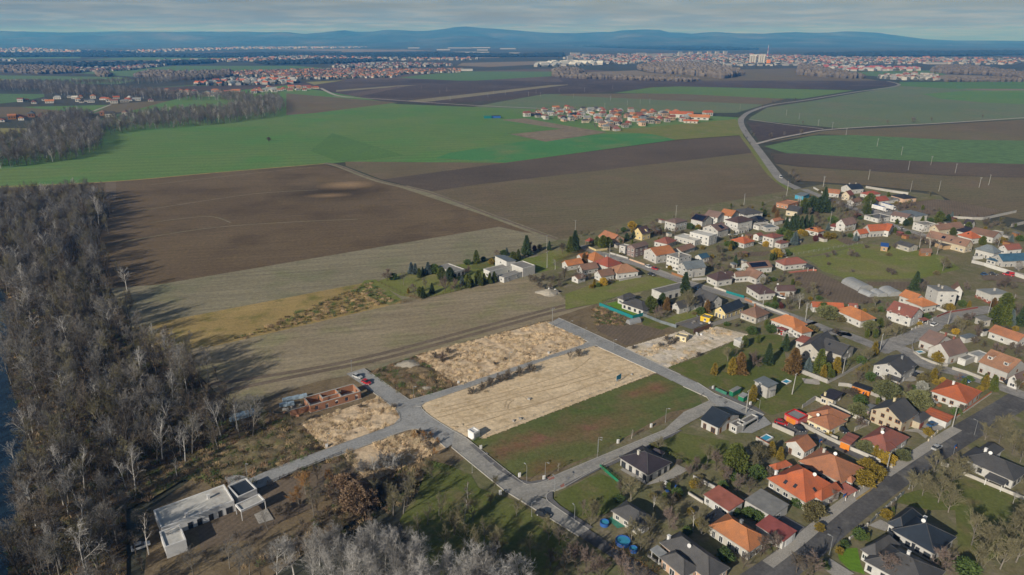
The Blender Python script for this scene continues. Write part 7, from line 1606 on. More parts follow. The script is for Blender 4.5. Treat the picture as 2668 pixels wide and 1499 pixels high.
WK = [joined((k, v)) for k, v in (("wood", 0), ("wood", 1), ("wood", 2), ("woodbrown", 0), ("woodbrown", 1), ("woodolive", 0), ("woodolive", 1), ("wood", 3), ("woodbrown", 2), ("woodpale", 0))]
scatter_stuff("riverside_wood", "dense grey-brown leafless wood along the river beyond the nearest trees", "woodland", rest, WK, .42, 1.12)
vb = fill(poly_px(L3, [(900, 1447), (1000, 1100), (1150, 950), (1400, 800), (1480, 900), (1500, 1100), (1560, 1300), (1700, 1420), (1900, 1300), (2200, 1150), (2500, 1060), (2700, 1000), (2750, 1150), (2300, 1500), (900, 1600)]), 5.0, rw)
scatter_stuff("villa_thicket", "brown leafless thicket around the unfinished villa", "thicket", [(x, y, -.2) for x, y in vb], WK[:4] + [joined(("fruit", 0)), joined(("fruit", 1)), joined(("barebush", 0))], .28, .62)
vp = fill(poly_px(L5, [(640, 640), (900, 560), (1250, 500), (1420, 545), (1700, 430), (2000, 330), (2030, 560), (1750, 880), (1300, 1020), (950, 1100), (700, 1050)]), 4.6, rw)
scatter_stuff("plot_thicket", "brown and olive leafless thicket below the wooded plot", "thicket", [(x, y, -.2) for x, y in vp], [joined(k) for k in (("fruit", 0), ("fruit", 1), ("fruitolive", 0), ("woodolive", 0), ("barebush", 0))], .4, .8)
# field-side belts farther off
far = []
for cr, pp, st in ((T4, [(-200, 700), (0, 690), (300, 650), (560, 620), (760, 540), (770, 440), (700, 380), (560, 300), (350, 330), (200, 450), (-200, 540)], 6.5),
                   (T4, [(640, 420), (780, 440), (1000, 405), (1300, 385), (1700, 350), (2050, 300), (2130, 250), (2100, 190), (2050, 160), (1900, 190), (1700, 250), (1300, 275), (1050, 300), (800, 360)], 8),
                   (T4, [(1550, 170), (1700, 200), (1850, 215), (1900, 160), (1700, 140)], 9), (T4, [(-300, 60), (300, 55), (700, 100), (1200, 130), (1600, 160), (1500, 185), (1100, 170), (650, 150), (330, 145), (300, 110), (-300, 110)], 10),
                   (T4, [(150, 60), (1000, 45), (1300, 20), (1500, 0), (1700, -20), (1700, 10), (1300, 45), (800, 65), (200, 75)], 11), (T4, [(490, 300), (600, 280), (720, 330), (650, 360)], 8)):
    far += [(x, y, -.2) for x, y in fill(poly_px(cr, pp), st, rw)]
scatter_stuff("tree_belt", "grey leafless tree belts between the far green fields", "woodland", far, WK, .75, 1.2)
# undergrowth, straw and weeds
def tuft(seed, n, h, w, mat):
    r = random.Random(seed); mb = MB()
    for i in range(n):
        a = r.uniform(0, 6.283); q = w * math.sqrt(r.random()); p = Vector((q * math.cos(a), q * math.sin(a), 0))
        d = Vector((r.gauss(0, .45), r.gauss(0, .45), 1)).normalized(); s = d.orthogonal().normalized() * (.05 + .06 * r.random()); e = p + d * (h * r.uniform(.5, 1.1))
        k = len(mb.v); mb.v += [tuple(p - s), tuple(p + s), tuple(e)]; mb.f.append((k, k + 1, k + 2)); mb.m.append(0)
    return mesh("tuft", mb.v, mb.f, mat)
rg = random.Random(5)
straw = [tuft(i, 34, .75, .75, "straw_pale") for i in range(3)] + [tuft(9, 26, .6, .6, "straw")]
sp = []
for poly, st in ((PLOT_STRAW, 1.15), (PLOT_CORNER, 1.0), (PLOT_WOODED, 1.1)):
    sp += [(x, y, LV * 9) for x, y in fill(poly, st, rg, lambda x, y: mnoise.noise(Vector((x * .13, y * .13, 1.7))) > -.22)]
sp += [(x, y, LV * 9) for x, y in fill(PLOT_RUBBLE, 1.5, rg, lambda x, y: mnoise.noise(Vector((x * .11, y * .11, 4.7))) > .12)]
scatter_stuff("dry_grass", "pale straw-coloured dry grass on the building plots", "grass", sp, straw, .6, 1.25)
weeds = [tuft(20 + i, 30, .8, .9, m) for i, m in enumerate(("weeds", "straw", "deadleaf", "shrub"))]
wp = []
for cr, pp, st in ((SRC, [(600, 1150), (740, 1090), (800, 1130), (960, 1180), (720, 1260), (640, 1290), (480, 1250), (380, 1310), (330, 1290), (420, 1220), (540, 1170)], 1.5), (O, [(530, 870), (545, 872), (935, 708), (1000, 760), (545, 868), (480, 872)], 2.0),
                   (L4, [(1370, 290), (1850, 120), (1880, 130), (2270, 420), (1860, 540), (1780, 540)], 1.6), (R5, [(-50, 560), (60, 520), (420, 660), (400, 780), (0, 760)], 1.5), (L5, [(1250, 500), (1900, 250), (2100, 300), (1900, 620), (1500, 900), (1000, 1100), (700, 1250), (300, 1350), (0, 1450), (700, 1000)], 1.9)):
    wp += [(x, y, LV * 7) for x, y in fill(poly_px(cr, pp), st, rg)]
wp = [q for q in wp if not any(inside(q[0], q[1], p) for p in PAVED[:12] + PAVED[-3:])]
wp += [(x, y, LV * 5) for x, y in fill(WOOD, 2.6, rg, lambda x, y: y < 360 and not inside(x, y, RIVER))]
scatter_stuff("weeds", "brown weeds and brush on rough ground", "weeds", wp, weeds, .6, 1.5)

# ------------------------------------------------------------------ poles and lamps
for cr, x, y, h, lab in ((S1, 1050, 1345, 8.3, "leaning concrete pole on the lawn by the white utility house"), (S1, 1890, 1035, 8, "concrete pole at the thuja hedge"), (S3, 1050, 500, 9, "pale concrete pole beside the grey carport"),
    (R6, 950, 1210, 8.5, "concrete pole in front of the broad orange roof"), (R6, 240, 960, 8, "pole before the plum villa"), (S2, 150, 760, 8, "concrete pole at the street junction"), (S2, 1280, 350, 8, "dark pole beside the curving street"),
    (S2, 1965, 150, 9, "pale pole under the olive pines"), (R2, 1710, 970, 8.5, "pole on the main street by the board fence"), (R2, 710, 640, 9, "pole on the main street beside the farm cluster"), (R2, 1600, 90, 9, "pole at the field edge above the two-storey house"),
    (R2, 250, 300, 9, "pole behind the tall spruce at the field"), (R3, 195, 440, 9, "field-edge pole beside the dark grey hip roof"), (R3, 765, 320, 9, "leaning pole beside the country road"), (R3, 1258, 195, 9, "pole behind the far white wall"),
    (R3, 1350, 690, 9, "pole by the white pergola house"), (R3, 1875, 545, 9, "pole by the truck yard"), (R1, 2040, 640, 9.5, "double pole at the conifer garden"), (R1, 2037, 440, 9.5, "tall pole at the field behind the conifer garden"),
    (P1, 1430, 130, 9.5, "tall pole at the head of the estate street"), (R3, 2010, 680, 8, "pole by the orange hall"), (R4, 2135, 1260, 8, "pole beside the pale hip roof"), (S6, 1190, 420, 7, "slim pole at the lane corner"), (S4, 1960, 800, 7.5, "dark pole at the cream house's gate")):
    pole(lab, cr((x, y)), h, az=rnd.uniform(.3, 1.0), lean=.12 if "leaning" in lab else 0)
for cr, L in ((T6, [(1080, 820), (1415, 768), (1712, 697), (1880, 660), (2062, 720), (1728, 858), (1940, 855), (2312, 808), (1480, 520), (1660, 585), (1248, 436), (1040, 368), (1145, 388), (898, 318), (802, 290), (457, 245), (810, 856), (2240, 828)]), (T5, [(1450, 125), (1222, 135), (1622, 115), (1812, 112), (2022, 92), (1962, 235), (2130, 215), (2225, 205), (2298, 200), (2004, 180), (1730, 160), (1394, 145), (1134, 130), (785, 110), (733, 128), (598, 92), (422, 88), (1091, 155), (1482, 150), (810, 180)])):
    for x, y in L: pole("grey power-line pole standing in the open fields", cr((x, y)), 9, group="field power-line poles", az=rnd.uniform(0, 3))
for cr, x, y, h, az, lab in ((L6, 665, 515, 5.8, 2.2, "lamp at the rounded street corner"), (L6, 850, 480, 5.6, -.4, "lamp beside the red-paved crossing"), (L6, 1375, 265, 6.4, -.4, "lamp halfway up the side street"), (L6, 945, 610, 5, 2, "short lamp on the opposite corner"),
    (S7, 385, 585, 5.4, 2.4, "lamp at the lane mouth on the asphalt road"), (S6, 620, 1245, 5.6, 2.4, "lamp lowest on the asphalt road"), (S4, 2255, 905, 5.6, 2.4, "lamp farther up the asphalt road"), (L4, 985, 1020, 5, -.6, "lamp at the corner plot"),
    (L4, 175, 1340, 5.2, -.6, "lamp near the white villa's gate"), (L4, 1848, 545, 5.2, -.4, "lamp at the bare earth triangle"), (L4, 1690, 690, 5, -.4, "lamp at the plot's rounded corner"), (L4, 2135, 950, 5, 2.2, "lamp by the kiosk street"), (L4, 1222, 260, 4.6, -1, "lamp at the head of the west road"),
    (P1, 1735, 230, 4.8, 0, "lamp at the rounded corner of the upper plot"), (P1, 2015, 350, 5, 0, "lamp on the upper street's far side"), (P1, 2368, 520, 5, 0, "lamp beside the rubble plot corner"), (P1, 1020, 470, 5, -.5, "lamp inside the straw plot's lower edge"), (P1, 1600, 160, 4.8, 0, "lamp near the head of the upper street"),
    (P1, 1870, 1320, 5.4, -.5, "lamp on the meadow's lower edge"), (P1, 2515, 1035, 5.4, -.5, "lamp at the meadow's right end"), (S2, 700, 640, 5.4, 0, "white globe lamp at the corner house wall"), (L6, 1145, 900, 4.6, 2, "lamp in the shaded south street"), (L6, 715, 860, 4.6, .4, "lamp opposite the shaded junction"), (L6, 118, 420, 4.6, .4, "lamp on the west kerb of the south street"), (S3, 1270, 450, 4, 2.5, "steel post on the dirt path corner")):
    lamp("grey street " + lab, cr((x, y)), h, az)
for i, (x, y) in enumerate(((1295, 400), (530, 668), (1395, 385), (740, 1290), (2060, 1230), (2378, 1075), (2025, 860))):
    pass
BOXES = [(P1, 533, 672, "by the straw plot's near corner"), (P1, 1396, 388, "on the straw plot's long side"), (L4, 972, 1035, "at the corner plot's tip"), (L6, 205, 185, "on the meadow by the kiosk"), (L6, 593, 465, "at the meadow's lower corner"), (L6, 838, 492, "beside the red-paved crossing"),
         (L6, 400, 640, "at the park edge by the junction"), (L6, 1582, 125, "on the side street's upper verge"), (S3, 495, 100, "beside the green mesh panel"), (S3, 1120, 370, "on the path beside the small green shed"), (P1, 2378, 1085, "on the meadow's right side")]
for cr, x, y, w in BOXES:
    root = thing("meter_cabinet", "white meter cabinet " + w, "cabinet", cr((x, y)), .4)
    MB().box(-.4, .4, -.22, .22, 0, .25).build("base", "concrete", root); MB().box(-.36, .36, -.18, .18, .25, 1.45).box(-.4, .4, -.22, .22, 1.45, 1.52).build("cabinet_body", "whitepaint", root)
    MB().box(-.3, -.01, -.2, -.18, .3, 1.4).box(.01, .3, -.2, -.18, .3, 1.4).build("cabinet_door", "frame", root)
for cr, x, y in ((S4, 750, 420), (S4, 195, 1000), (S4, 1960, 1180), (S6, 755, 720)):
    pass

# ------------------------------------------------------------------ vehicles
def azd(cr, a, b):
    p, q = cr(a), cr(b); return math.atan2(q.y - p.y, q.x - p.x)
def carp(lab, cr, a, b, mat, **k):
    p = (cr(a) + cr(b)) / 2; p.z = k.pop('z', RZ + .03); return car(lab, p, azd(cr, a, b), mat, **k)
carp("silver car parked at the head of the west road", L4, (1240, 320), (1320, 348), "car_silver")
carp("red hatchback parked near the brick shell", L4, (1330, 375), (1410, 410), "car_red")
carp("dark red car on the drive by the pink garage", S3, (1560, 670), (1720, 710), "car_red")
carp("dark blue car beside the cream wall", S3, (1880, 740), (2010, 840), "car_black")
carp("black car on the paved drive of the canopied house", S2, (710, 1200), (820, 1140), "car_black")
carp("blue car parked on the shaded street below the white wall", S2, (1480, 1230), (1640, 1290), "car_blue")
carp("black car in the right-edge driveway", S2, (2270, 1300), (2400, 1310), "car_black")
carp("white car parked on the main street", R2, (1195, 755), (1280, 785), "car_white")
carp("dark red car parked behind the white one on the main street", R2, (1290, 785), (1350, 805), "car_red")
carp("blue car before the modern flat-roofed house", R2, (1870, 1060), (1925, 1085), "car_blue")
carp("dark blue car by the green sheet gate", R2, (1240, 865), (1300, 880), "car_black")
carp("white van coming down the country road", T6, (740, 745), (785, 775), "car_white", van=True, L=5.6, W=2, Hh=2.3, name="van", cat="van")
carp("dark car following on the country road", T6, (805, 775), (840, 795), "car_black")
carp("red delivery van on the pasture track", R7, (2390, 660), (2220, 625), "car_red", van=True, L=5.4, W=2, Hh=2.2, name="van", cat="van")
carp("pale blue car on the pasture track", R7, (1850, 640), (1960, 630), "car_blue")
carp("black car between the blue car and the red van", R7, (1990, 625), (2110, 640), "car_black")
carp("black car in the shade of the junction", L6, (800, 850), (860, 870), "car_black")
carp("white car beside the villa's side gate", L3, (1370, 1200), (1470, 1165), "car_white")
for lab, cr, a, b, m in (("grey car parked by the red hip-roofed mid-village house", R3, (400, 960), (470, 985), "car_silver"), ("white car in the plum villa's yard", R5, (2470, 400), (2540, 420), "car_white"), ("dark car on the street below the pergola house", R3, (1500, 425), (1560, 450), "car_black"), ("silver car on the orange hall's street", R3, (2280, 755), (2340, 780), "car_silver"), ("black car parked before the yellow house", S4, (440, 830), (520, 880), "car_black"), ("silver car on the asphalt road's upper stretch", S6, (1650, 215), (1740, 160), "car_silver"), ("white car on the curving street above the corner house", S2, (1000, 350), (1120, 300), "car_white"), ("blue car on the cream house's paved drive", S4, (1640, 800), (1740, 760), "car_blue")):
    carp(lab, cr, a, b, m)
def truck(lab, cr, a, b):
    p = (cr(a) + cr(b)) / 2
    root = thing("lorry", lab, "truck", (p.x, p.y, .2), azd(cr, a, b))
    MB().box(-6, 4, -1.25, 1.25, 1.0, 3.7).build("trailer", "whitepaint", root); MB().box(-5.9, 3.9, -1.0, 1.0, 3.7, 3.76).build("trailer_stripe", "bluepaint", root)
    MB().box(4.4, 6.4, -1.2, 1.2, .7, 3.1).build("cab", "car_white", root); MB().box(6.38, 6.44, -1.05, 1.05, 1.9, 2.9).build("windscreen", "glass", root)
    MB().box(-6, 6, -.5, .5, .6, 1.0).build("chassis", "black", root)
    for x in (-4.6, -3.3, 2.6, 5.4):
        for y in (-1.05, 1.05): obj("wheel", PM['wh'], root, (x, y, .5), scale=(1.5, 1.5, 1.5))
truck("white lorry with a blue stripe in the truck yard, the nearer one", R3, (1955, 500), (2070, 530)); truck("white lorry with a blue stripe in the truck yard, the farther one", R3, (2050, 470), (2200, 515))

# ------------------------------------------------------------------ small things
def tunnel(lab, cr, a, b, w, h, name="polytunnel"):
    p, q = cr(a), cr(b); L = (q - p).length
    root = thing(name, lab, "greenhouse", p, math.atan2(q.y - p.y, q.x - p.x)); n = 10
    arc = [(-(w / 2) * math.cos(math.pi * i / n), h * math.sin(math.pi * i / n) ** .8) for i in range(n + 1)]
    vs = [(x, y, z) for x in (0, L) for y, z in arc]; m = n + 1
    fs = [(i, i + 1, m + i + 1, m + i) for i in range(n)] + [tuple(range(m)), tuple(range(2 * m - 1, m - 1, -1))]
    obj("film", mesh("film", vs, fs, "tunnel_film"), root)
    k = max(2, int(L / 2))
    for j in range(k + 1):
        mb = MB(); x = L * j / k
        for (y0, z0), (y1, z1) in zip(arc, arc[1:]): mb.tube((x, y0 * 1.01, z0 * 1.01), (x, y1 * 1.01, z1 * 1.01), .04, .04, 4)
        mb.build("hoop", "steel", root)
tunnel("longest grey polytunnel beside the ploughed garden", R6, (1680, 560), (1960, 700), 9, 3.2); tunnel("small polytunnel at the foot of the longest one", R6, (2110, 720), (2250, 800), 5, 2.2)
tunnel("separate grey polytunnel nearer the orange roofs", R6, (2290, 690), (2480, 790), 8, 2.6); tunnel("low polytunnel attached to the longest one", R6, (1900, 720), (2090, 800), 5, 2)
tunnel("small greenhouse at the vegetable plot behind the teal fence", R5, (445, 750), (590, 715), 3.2, 2.2, "greenhouse")
def pool(lab, cr, p, r, wall, ring=True):
    c = cr(p); root = thing("pool", lab, "pool", (c.x, c.y, .1)); mb = MB(); k = 24
    rng = lambda rr, z: [(rr * math.cos(6.283 * i / k), rr * math.sin(6.283 * i / k), z) for i in range(k)]
    mb.add(rng(r, 0) + rng(r, 1.1) + rng(r * .93, 1.1) + rng(r * .93, .6), [(a * k + i, a * k + (i + 1) % k, (a + 1) * k + (i + 1) % k, (a + 1) * k + i) for a in range(3) for i in range(k)])
    mb.build("pool_wall", wall, root); MB().add(rng(r * .94, .75), [tuple(range(k))]).build("pool_water", "poolwater", root)
pool("round blue garden pool beside the shaded street", S5, (215, 1130), 1.9, "bluepaint"); pool("small round blue tub at the green terrace", S5, (30, 945), 1.2, "bluepaint"); pool("small round tub pool at the garden's bottom", S5, (320, 1210), 1.0, "bluepaint")
def rect_pool(lab, cr, A, B, C):
    o, ex, ey, w, d = rect_from(cr, A, B, C, .3); root = thing("pool", lab, "pool", (o.x, o.y, .38), math.atan2(ex.y, ex.x))
    mb = MB(); t = .3
    mb.box(0, w, 0, t, 0, .5).box(0, w, d - t, d, 0, .5).box(0, t, t, d - t, 0, .5).box(w - t, w, t, d - t, 0, .5); mb.build("pool_rim", "whitepaint", root)
    MB().box(t, w - t, t, d - t, -.1, .3).build("pool_water", "poolwater", root)
rect_pool("rectangular blue pool behind the orange-capped wall", S3, (1270, 930), (1390, 990), (1510, 920)); rect_pool("small pool beside the solar-roofed white house", R3, (75, 1300), (110, 1320), (175, 1310)); rect_pool("pool in the villa's garden behind the balcony", R2, (2310, 320), (2340, 335), (2410, 315)); rect_pool("round-cornered pale pool with a stone rim at the corner house", S2, (755, 760), (815, 800), (880, 760)); rect_pool("pale trough on the lawn beside the utility house", S1, (870, 1140), (960, 1180), (1035, 1130))
wall_line("orange tile-capped screen wall beside the garden pool", S3, [(1215, 950), (1540, 1130)], 1.4, "offwhite", coping="tile_flame")
def bin_(lab, cr, p):
    root = thing("basketball_board", lab, "board", cr(p), .6)
    MB().tube((0, 0, -.1), (0, 0, 3.0), .05, .05, 6).build("post", "steel", root); MB().box(-.6, .6, -.05, .05, 2.7, 3.6).build("panel", "bluepaint", root)
    MB().tube((0, -.3, 2.85), (0, -.32, 2.89), .24, .24, 10).build("hoop", "orangepaint", root)
bin_("blue backboard on a post behind the purple-roofed outbuilding", S4, (750, 440)); bin_("blue backboard on a post at the narrow lane", S4, (175, 1085)); bin_("blue backboard by the bungalow across the asphalt road", S4, (1975, 1165)); bin_("blue backboard at the skylight house's gate", S6, (755, 740))
def sign():
    a, b = P1((2045, 665)), P1((2085, 640)); root = thing("site_banner", "blue and white advertising banner standing on the sand plot", "sign", a, math.atan2(b.y - a.y, b.x - a.x))
    L = max(3.0, (b - a).length)
    MB().box(0, L, -.05, .05, 1.1, 3.2).build("banner", "skyblue", root); MB().box(.05, L * .45, -.07, -.05, .9, 1.6).build("banner_corner", "whitepaint", root)
    for x in (.2, L - .2): MB().box(x - .06, x + .06, .05, .15, -.2, 3.2).build("post", "woodpale", root)
sign()
def mixer():
    p = R5((1195, 990)); root = thing("cement_mixer", "yellow cement mixer in front of the yellow site cabin", "cement mixer", p, .8)
    MB().tube((-.2, 0, 1.0), (.5, 0, 1.5), .55, .7, 12).tube((.5, 0, 1.5), (.95, 0, 1.8), .7, .35, 12).build("drum", "yellowpaint", root)
    MB().tube((-.6, -.5, 0), (0, 0, 1.1), .05, .05, 5).tube((-.6, .5, 0), (0, 0, 1.1), .05, .05, 5).tube((.7, 0, 0), (0, 0, 1.1), .05, .05, 5).build("stand", "darkframe", root)
    for y in (-.5, .5): obj("wheel", PM['wh'], root, (-.6, y, .25), scale=(.7, .7, .7))
mixer()
def heap(lab, cr, p, r, h, mat, n=16):
    c = cr(p); rr = random.Random(int(c.x * 7)); mb = MB(); vs, fs = [], []; K = 6
    for j in range(K + 1):
        for i in range(n):
            a = 6.283 * i / n; q = r * (1 - j / K) * (1 + .18 * math.sin(3 * a + c.x) + rr.uniform(-.08, .08))
            vs.append((q * math.cos(a) * 1.4, q * math.sin(a), h * (j / K) ** .8 + rr.uniform(-.06, .06) - .05))
    for j in range(K):
        for i in range(n): fs.append((j * n + i, j * n + (i + 1) % n, (j + 1) * n + (i + 1) % n, (j + 1) * n + i))
    tag(obj("heap", mesh("heap", vs, fs, mat), None, (c.x, c.y, .1)), lab, "heap")
heap("large pale gravel heap on the bare earth triangle", L4, (1790, 200), 4.2, 1.6, "gravel_pile"); heap("small pale gravel heap by the lane", L4, (1965, 440), 2.2, .9, "gravel_pile"); heap("brown soil heap beside the large gravel heap", L4, (1900, 250), 4, 1.3, "dry_earth"); heap("dark soil heap at the edge of the wood", L4, (420, 730), 4, 2.2, "forest_floor")
heap("white rubble heap on the rubble plot", R5, (740, 1030), 2.4, .8, "white_dust"); heap("white rubble patch heap at the rubble plot's tip", R5, (920, 1290), 1.8, .5, "white_dust"); heap("junk and rubble heap at the field corner", R1, (2060, 920), 4.5, 2.2, "gravel_pile"); heap("brown brush heap at the sand plot's near end", P1, (500, 1090), 2.2, .5, "rut")
heap("grey rubble heap beside the utility house's wall", S1, (1400, 1130), 3, .5, "white_dust"); heap("spoil ridge at the sand plot's rounded corner", P1, (330, 880), 2.6, .4, "rut")
rr2 = random.Random(3)
def junk(lab, cr, p, n, mats, sp, grp):
    c = cr(p)
    for i in range(n):
        w, d, h = rr2.uniform(.25, .7), rr2.uniform(.25, .6), rr2.uniform(.2, .8); mb = MB()
        mb.box(-w, w, -d, d, 0, h).box(-w * .8, w * .7, -d * .7, d * .8, h, h + .15)
        m = mats[i % len(mats)]
        tag(mb.build("crate", m, None, (c.x + rr2.gauss(0, sp), c.y + rr2.gauss(0, sp), .36), rr2.uniform(0, 3)), lab, "crate", grp)
junk("piled crate and scrap beside the workshop container", R5, (1380, 720), 14, ["block", "sheet_steel", "darkwood", "whitepaint", "black"], 2.6, "scrap in the workshop yard")
junk("scrap box among the clutter behind the navy-roofed bungalow", S5, (710, 580), 9, ["bluepaint", "whitepaint", "black", "greenpaint", "block"], 1.6, "garden clutter")
junk("white scrap piece on the field-corner junk heap", R1, (2070, 900), 10, ["whitepaint", "sheet_grey", "black"], 2.2, "junk heap pieces")
junk("white block lying on the rubble plot", R5, (1420, 930), 5, ["whitepaint", "concrete"], 2.0, "blocks on the rubble plot"); junk("garden furniture piece on the terrace below the orange roof", S1, (900, 320), 7, ["whitepaint", "redpaint", "wood"], 1.6, "terrace furniture")
junk("terrace furniture piece at the wide red hip roof", S4, (1780, 480), 6, ["sheet_grey", "wood", "whitepaint"], 1.4, "patio furniture"); junk("brick pallet lying beside the brick shell", L4, (640, 660), 10, ["block", "brick_clay", "concrete"], 2.0, "loose blocks by the shell")
for i, (x, y) in enumerate(((1212, 820), (1060, 1030), (2190, 585), (1120, 1010))):
    junk("small pale block on the sand plot", P1, (x, y), 1, ["concrete"], .1, "blocks on the sand plot")
for cr, x, y, w, lab in ((T5, 1090, 310, 12, "teal tarpaulin shed alone in the green field"), (T5, 1152, 308, 14, "dark blue container alone in the green field")):
    c = cr((x, y)); root = thing("field_shed", lab, "shed", c, .15)
    MB().box(-w / 2, w / 2, -4, 4, 0, 3.4).build("shed_body", "tealpaint" if w == 12 else "bluepaint", root); MB().box(-w / 2 - .2, w / 2 + .2, -4.2, 4.2, 3.4, 3.7).build("shed_roof", "sheet_green" if w == 12 else "slate_navy", root)
c = T4((2005, 485)); plant("barebush", c, 6, "", label="lone leafless bush in the middle of the green field")
for x, y, h in ((680, 465, 7), (690, 460, 7), (785, 448, 7), (905, 440, 8), (920, 435, 8), (1740, 345, 9), (1755, 343, 8), (1885, 335, 6), (2265, 310, 6), (540, 430, 5), (560, 450, 5), (1555, 355, 6), (925, 360, 6), (500, 420, 4), (510, 470, 4), (530, 510, 4), (690, 600, 5), (850, 750, 8), (890, 780, 5), (620, 235, 6), (760, 195, 7), (700, 205, 7), (820, 190, 7), (870, 180, 6)):
    plant("fruit", T6((x, y)), h, "beside the country road and its farm tracks")

# ------------------------------------------------------------------ back gardens: bushes, small trees, sheds in the free ground between the houses
ri = random.Random(99)
def free(x, y, m=2.0):
    if any((x - a) ** 2 + (y - b) ** 2 < (r + m) ** 2 for a, b, r in FOOT): return False
    if any((x - a) ** 2 + (y - b) ** 2 < 4 for a, b in TREES): return False
    return not any(inside(x, y, p) for p in PAVED)
for cr, pp, st, cap, where in ((R2, [(300, 450), (1400, 130), (2200, 0), (2600, 350), (2600, 1000), (1800, 850), (1000, 640)], 7, 58, "in the back gardens above the main street"), (R3, [(0, 450), (600, 380), (1300, 250), (2300, 300), (2550, 900), (1700, 880), (600, 1000), (0, 1000)], 8, 62, "in the gardens of the village's far part"),
        (R4, [(0, 480), (700, 500), (1400, 780), (2400, 800), (2570, 1300), (1500, 1350), (300, 1000)], 8, 44, "in the gardens near the right edge"), (R6, [(0, 400), (640, 420), (900, 650), (1400, 900), (2100, 950), (2570, 1100), (2400, 1440), (600, 1050), (0, 900)], 7, 44, "in the gardens about the orange roofs"),
        (S2, [(0, 0), (600, 100), (2570, 350), (2570, 800), (1300, 420), (700, 300), (0, 500)], 5.5, 30, "in the gardens beyond the bend"), (S4, [(0, 450), (850, 100), (2400, 100), (2300, 450), (1300, 1000), (500, 800), (0, 700)], 5, 34, "in the gardens along the narrow lane"),
        (S5, [(480, 100), (900, 350), (1700, 300), (1900, 900), (1700, 1300), (700, 1050), (100, 1150), (0, 700), (600, 560)], 4.5, 50, "in the gardens above the bottom edge"), (R5, [(650, 360), (1400, 450), (2400, 560), (2570, 900), (1900, 900), (1600, 700), (950, 600)], 6, 16, "in the gardens by the cream solar house")):
    q = [t for t in fill(poly_px(cr, pp), st, ri) if free(*t)]; ri.shuffle(q)
    for i, (x, y) in enumerate(q[:cap]):
        k = ri.choice(("fruit", "fruitpurple", "fruitolive", "barebush", "barebush", "shrub", "thuja", "brownbush", "goldbush", "brownbush"))
        plant(k, Vector((x, y, 0)), {"fruit": 4.6, "fruitpurple": 4.2, "fruitolive": 4.8, "barebush": 2.6, "shrub": 2.0, "thuja": 3.4, "brownbush": 1.8, "goldbush": 2.0}[k] * ri.uniform(.8, 1.25), where, name="garden_bush" if "f" != k[0] else None)
    ns = 0
    for x, y in q[cap:]:
        if ns >= cap // 6 or not free(x, y, 3.2): continue
        ns += 1; c = ri.choice((("sheet_grey", "grey"), ("tile_brown", "brown"), ("sheet_red", "red"), ("slate_grey", "dark grey"), ("sheet_steel", "blue-grey"))); w, d = ri.uniform(2.6, 4.6), ri.uniform(2.2, 3.2)
        root = thing("garden_shed", "small shed with %s roof %s" % (c[1], where), "shed", (x, y, 0), .42 + ri.choice((0, 1.571)) + ri.uniform(-.1, .1), "sheds " + where)
        MB().box(-w / 2, w / 2, -d / 2, d / 2, -.2, 2.1).build("wall", ri.choice(("wood", "offwhite", "darkwood", "concrete")), root)
        MB().add([(-w / 2 - .2, -d / 2 - .2, 2.05), (w / 2 + .2, -d / 2 - .2, 2.05), (w / 2 + .2, d / 2 + .2, 2.5), (-w / 2 - .2, d / 2 + .2, 2.5), (-w / 2 - .2, -d / 2 - .2, 2.17), (w / 2 + .2, -d / 2 - .2, 2.17), (w / 2 + .2, d / 2 + .2, 2.62), (-w / 2 - .2, d / 2 + .2, 2.62)], BOXF).build("roof", c[0], root)
        MB().box(-.45, .45, -d / 2 - .04, -d / 2, 0, 1.9).build("door", "darkwood", root)
        FOOT.append((x, y, w * .6))

# ------------------------------------------------------------------ hamlet and far villages
HM = {}
def small_house(lab, p, az, w, d, he, rise, roof, wall, grp, hip=False):
    root = thing("house", lab, "house", (p.x, p.y, 0), az, grp)
    k = (wall,); 
    if ('w', wall) not in HM:
        m = MB().add([(-.5, -.5, -.1), (.5, -.5, -.1), (.5, .5, -.1), (-.5, .5, -.1), (-.5, -.5, 1), (.5, -.5, 1), (.5, .5, 1), (-.5, .5, 1)], BOXF); HM[('w', wall)] = mesh("wall", m.v, m.f, wall)
        m = MB()
        for s in (-.3, 0, .3): m.box(s - .06, s + .06, -.515, -.5, .3, .72)
        for s in (-.22, .22): m.box(-.512, -.5, s - .09, s + .09, .3, .72)
        HM[('o', wall)] = mesh("windows", m.v, m.f, "glass")
    if ('r', roof, hip) not in HM:
        q = .56; g = .3 if hip else .56
        m = MB().add([(-q, -q, 0), (q, -q, 0), (q, q, 0), (-q, q, 0), (-g, 0, 1), (g, 0, 1)], [(0, 1, 5, 4), (2, 3, 4, 5), (1, 2, 5), (3, 0, 4), (3, 2, 1, 0)]); HM[('r', roof, hip)] = mesh("roof", m.v, m.f, roof)
    obj("wall", HM[('w', wall)], root, scale=(w, d, he)); obj("windows", HM[('o', wall)], root, scale=(w, d, he)); obj("roof", HM[('r', roof, hip)], root, (0, 0, he), scale=(w, d, rise))
    return root
RN = {"tile_orange": "orange", "tile_flame": "bright red-orange", "tile_salmon": "salmon", "tile_red": "red", "tile_brick": "brick red", "tile_brown": "brown", "slate_grey": "grey", "slate_navy": "dark blue", "sheet_light": "pale grey", "sheet_steel": "blue-grey", "membrane_white": "whitish", "tile_mauve": "mauve-brown"}
def village(cr, pp, step, where, grp, roofs, walls, r, big=1.0, cap=999):
    poly = poly_px(cr, pp); q = fill(poly, step, r); r.shuffle(q)
    for x, y in q[:cap]:
        ro, wa = r.choice(roofs), r.choice(walls)
        small_house("small house with %s roof %s" % (RN[ro], where), Vector((x, y, 0)), r.choice((.35, .35 + 1.571)) + r.uniform(-.15, .15), r.uniform(9, 14) * big, r.uniform(7, 10) * big, r.choice((3, 3.4, 5.5)), r.uniform(1.6, 3.6), ro, wa, grp, r.random() < .4)
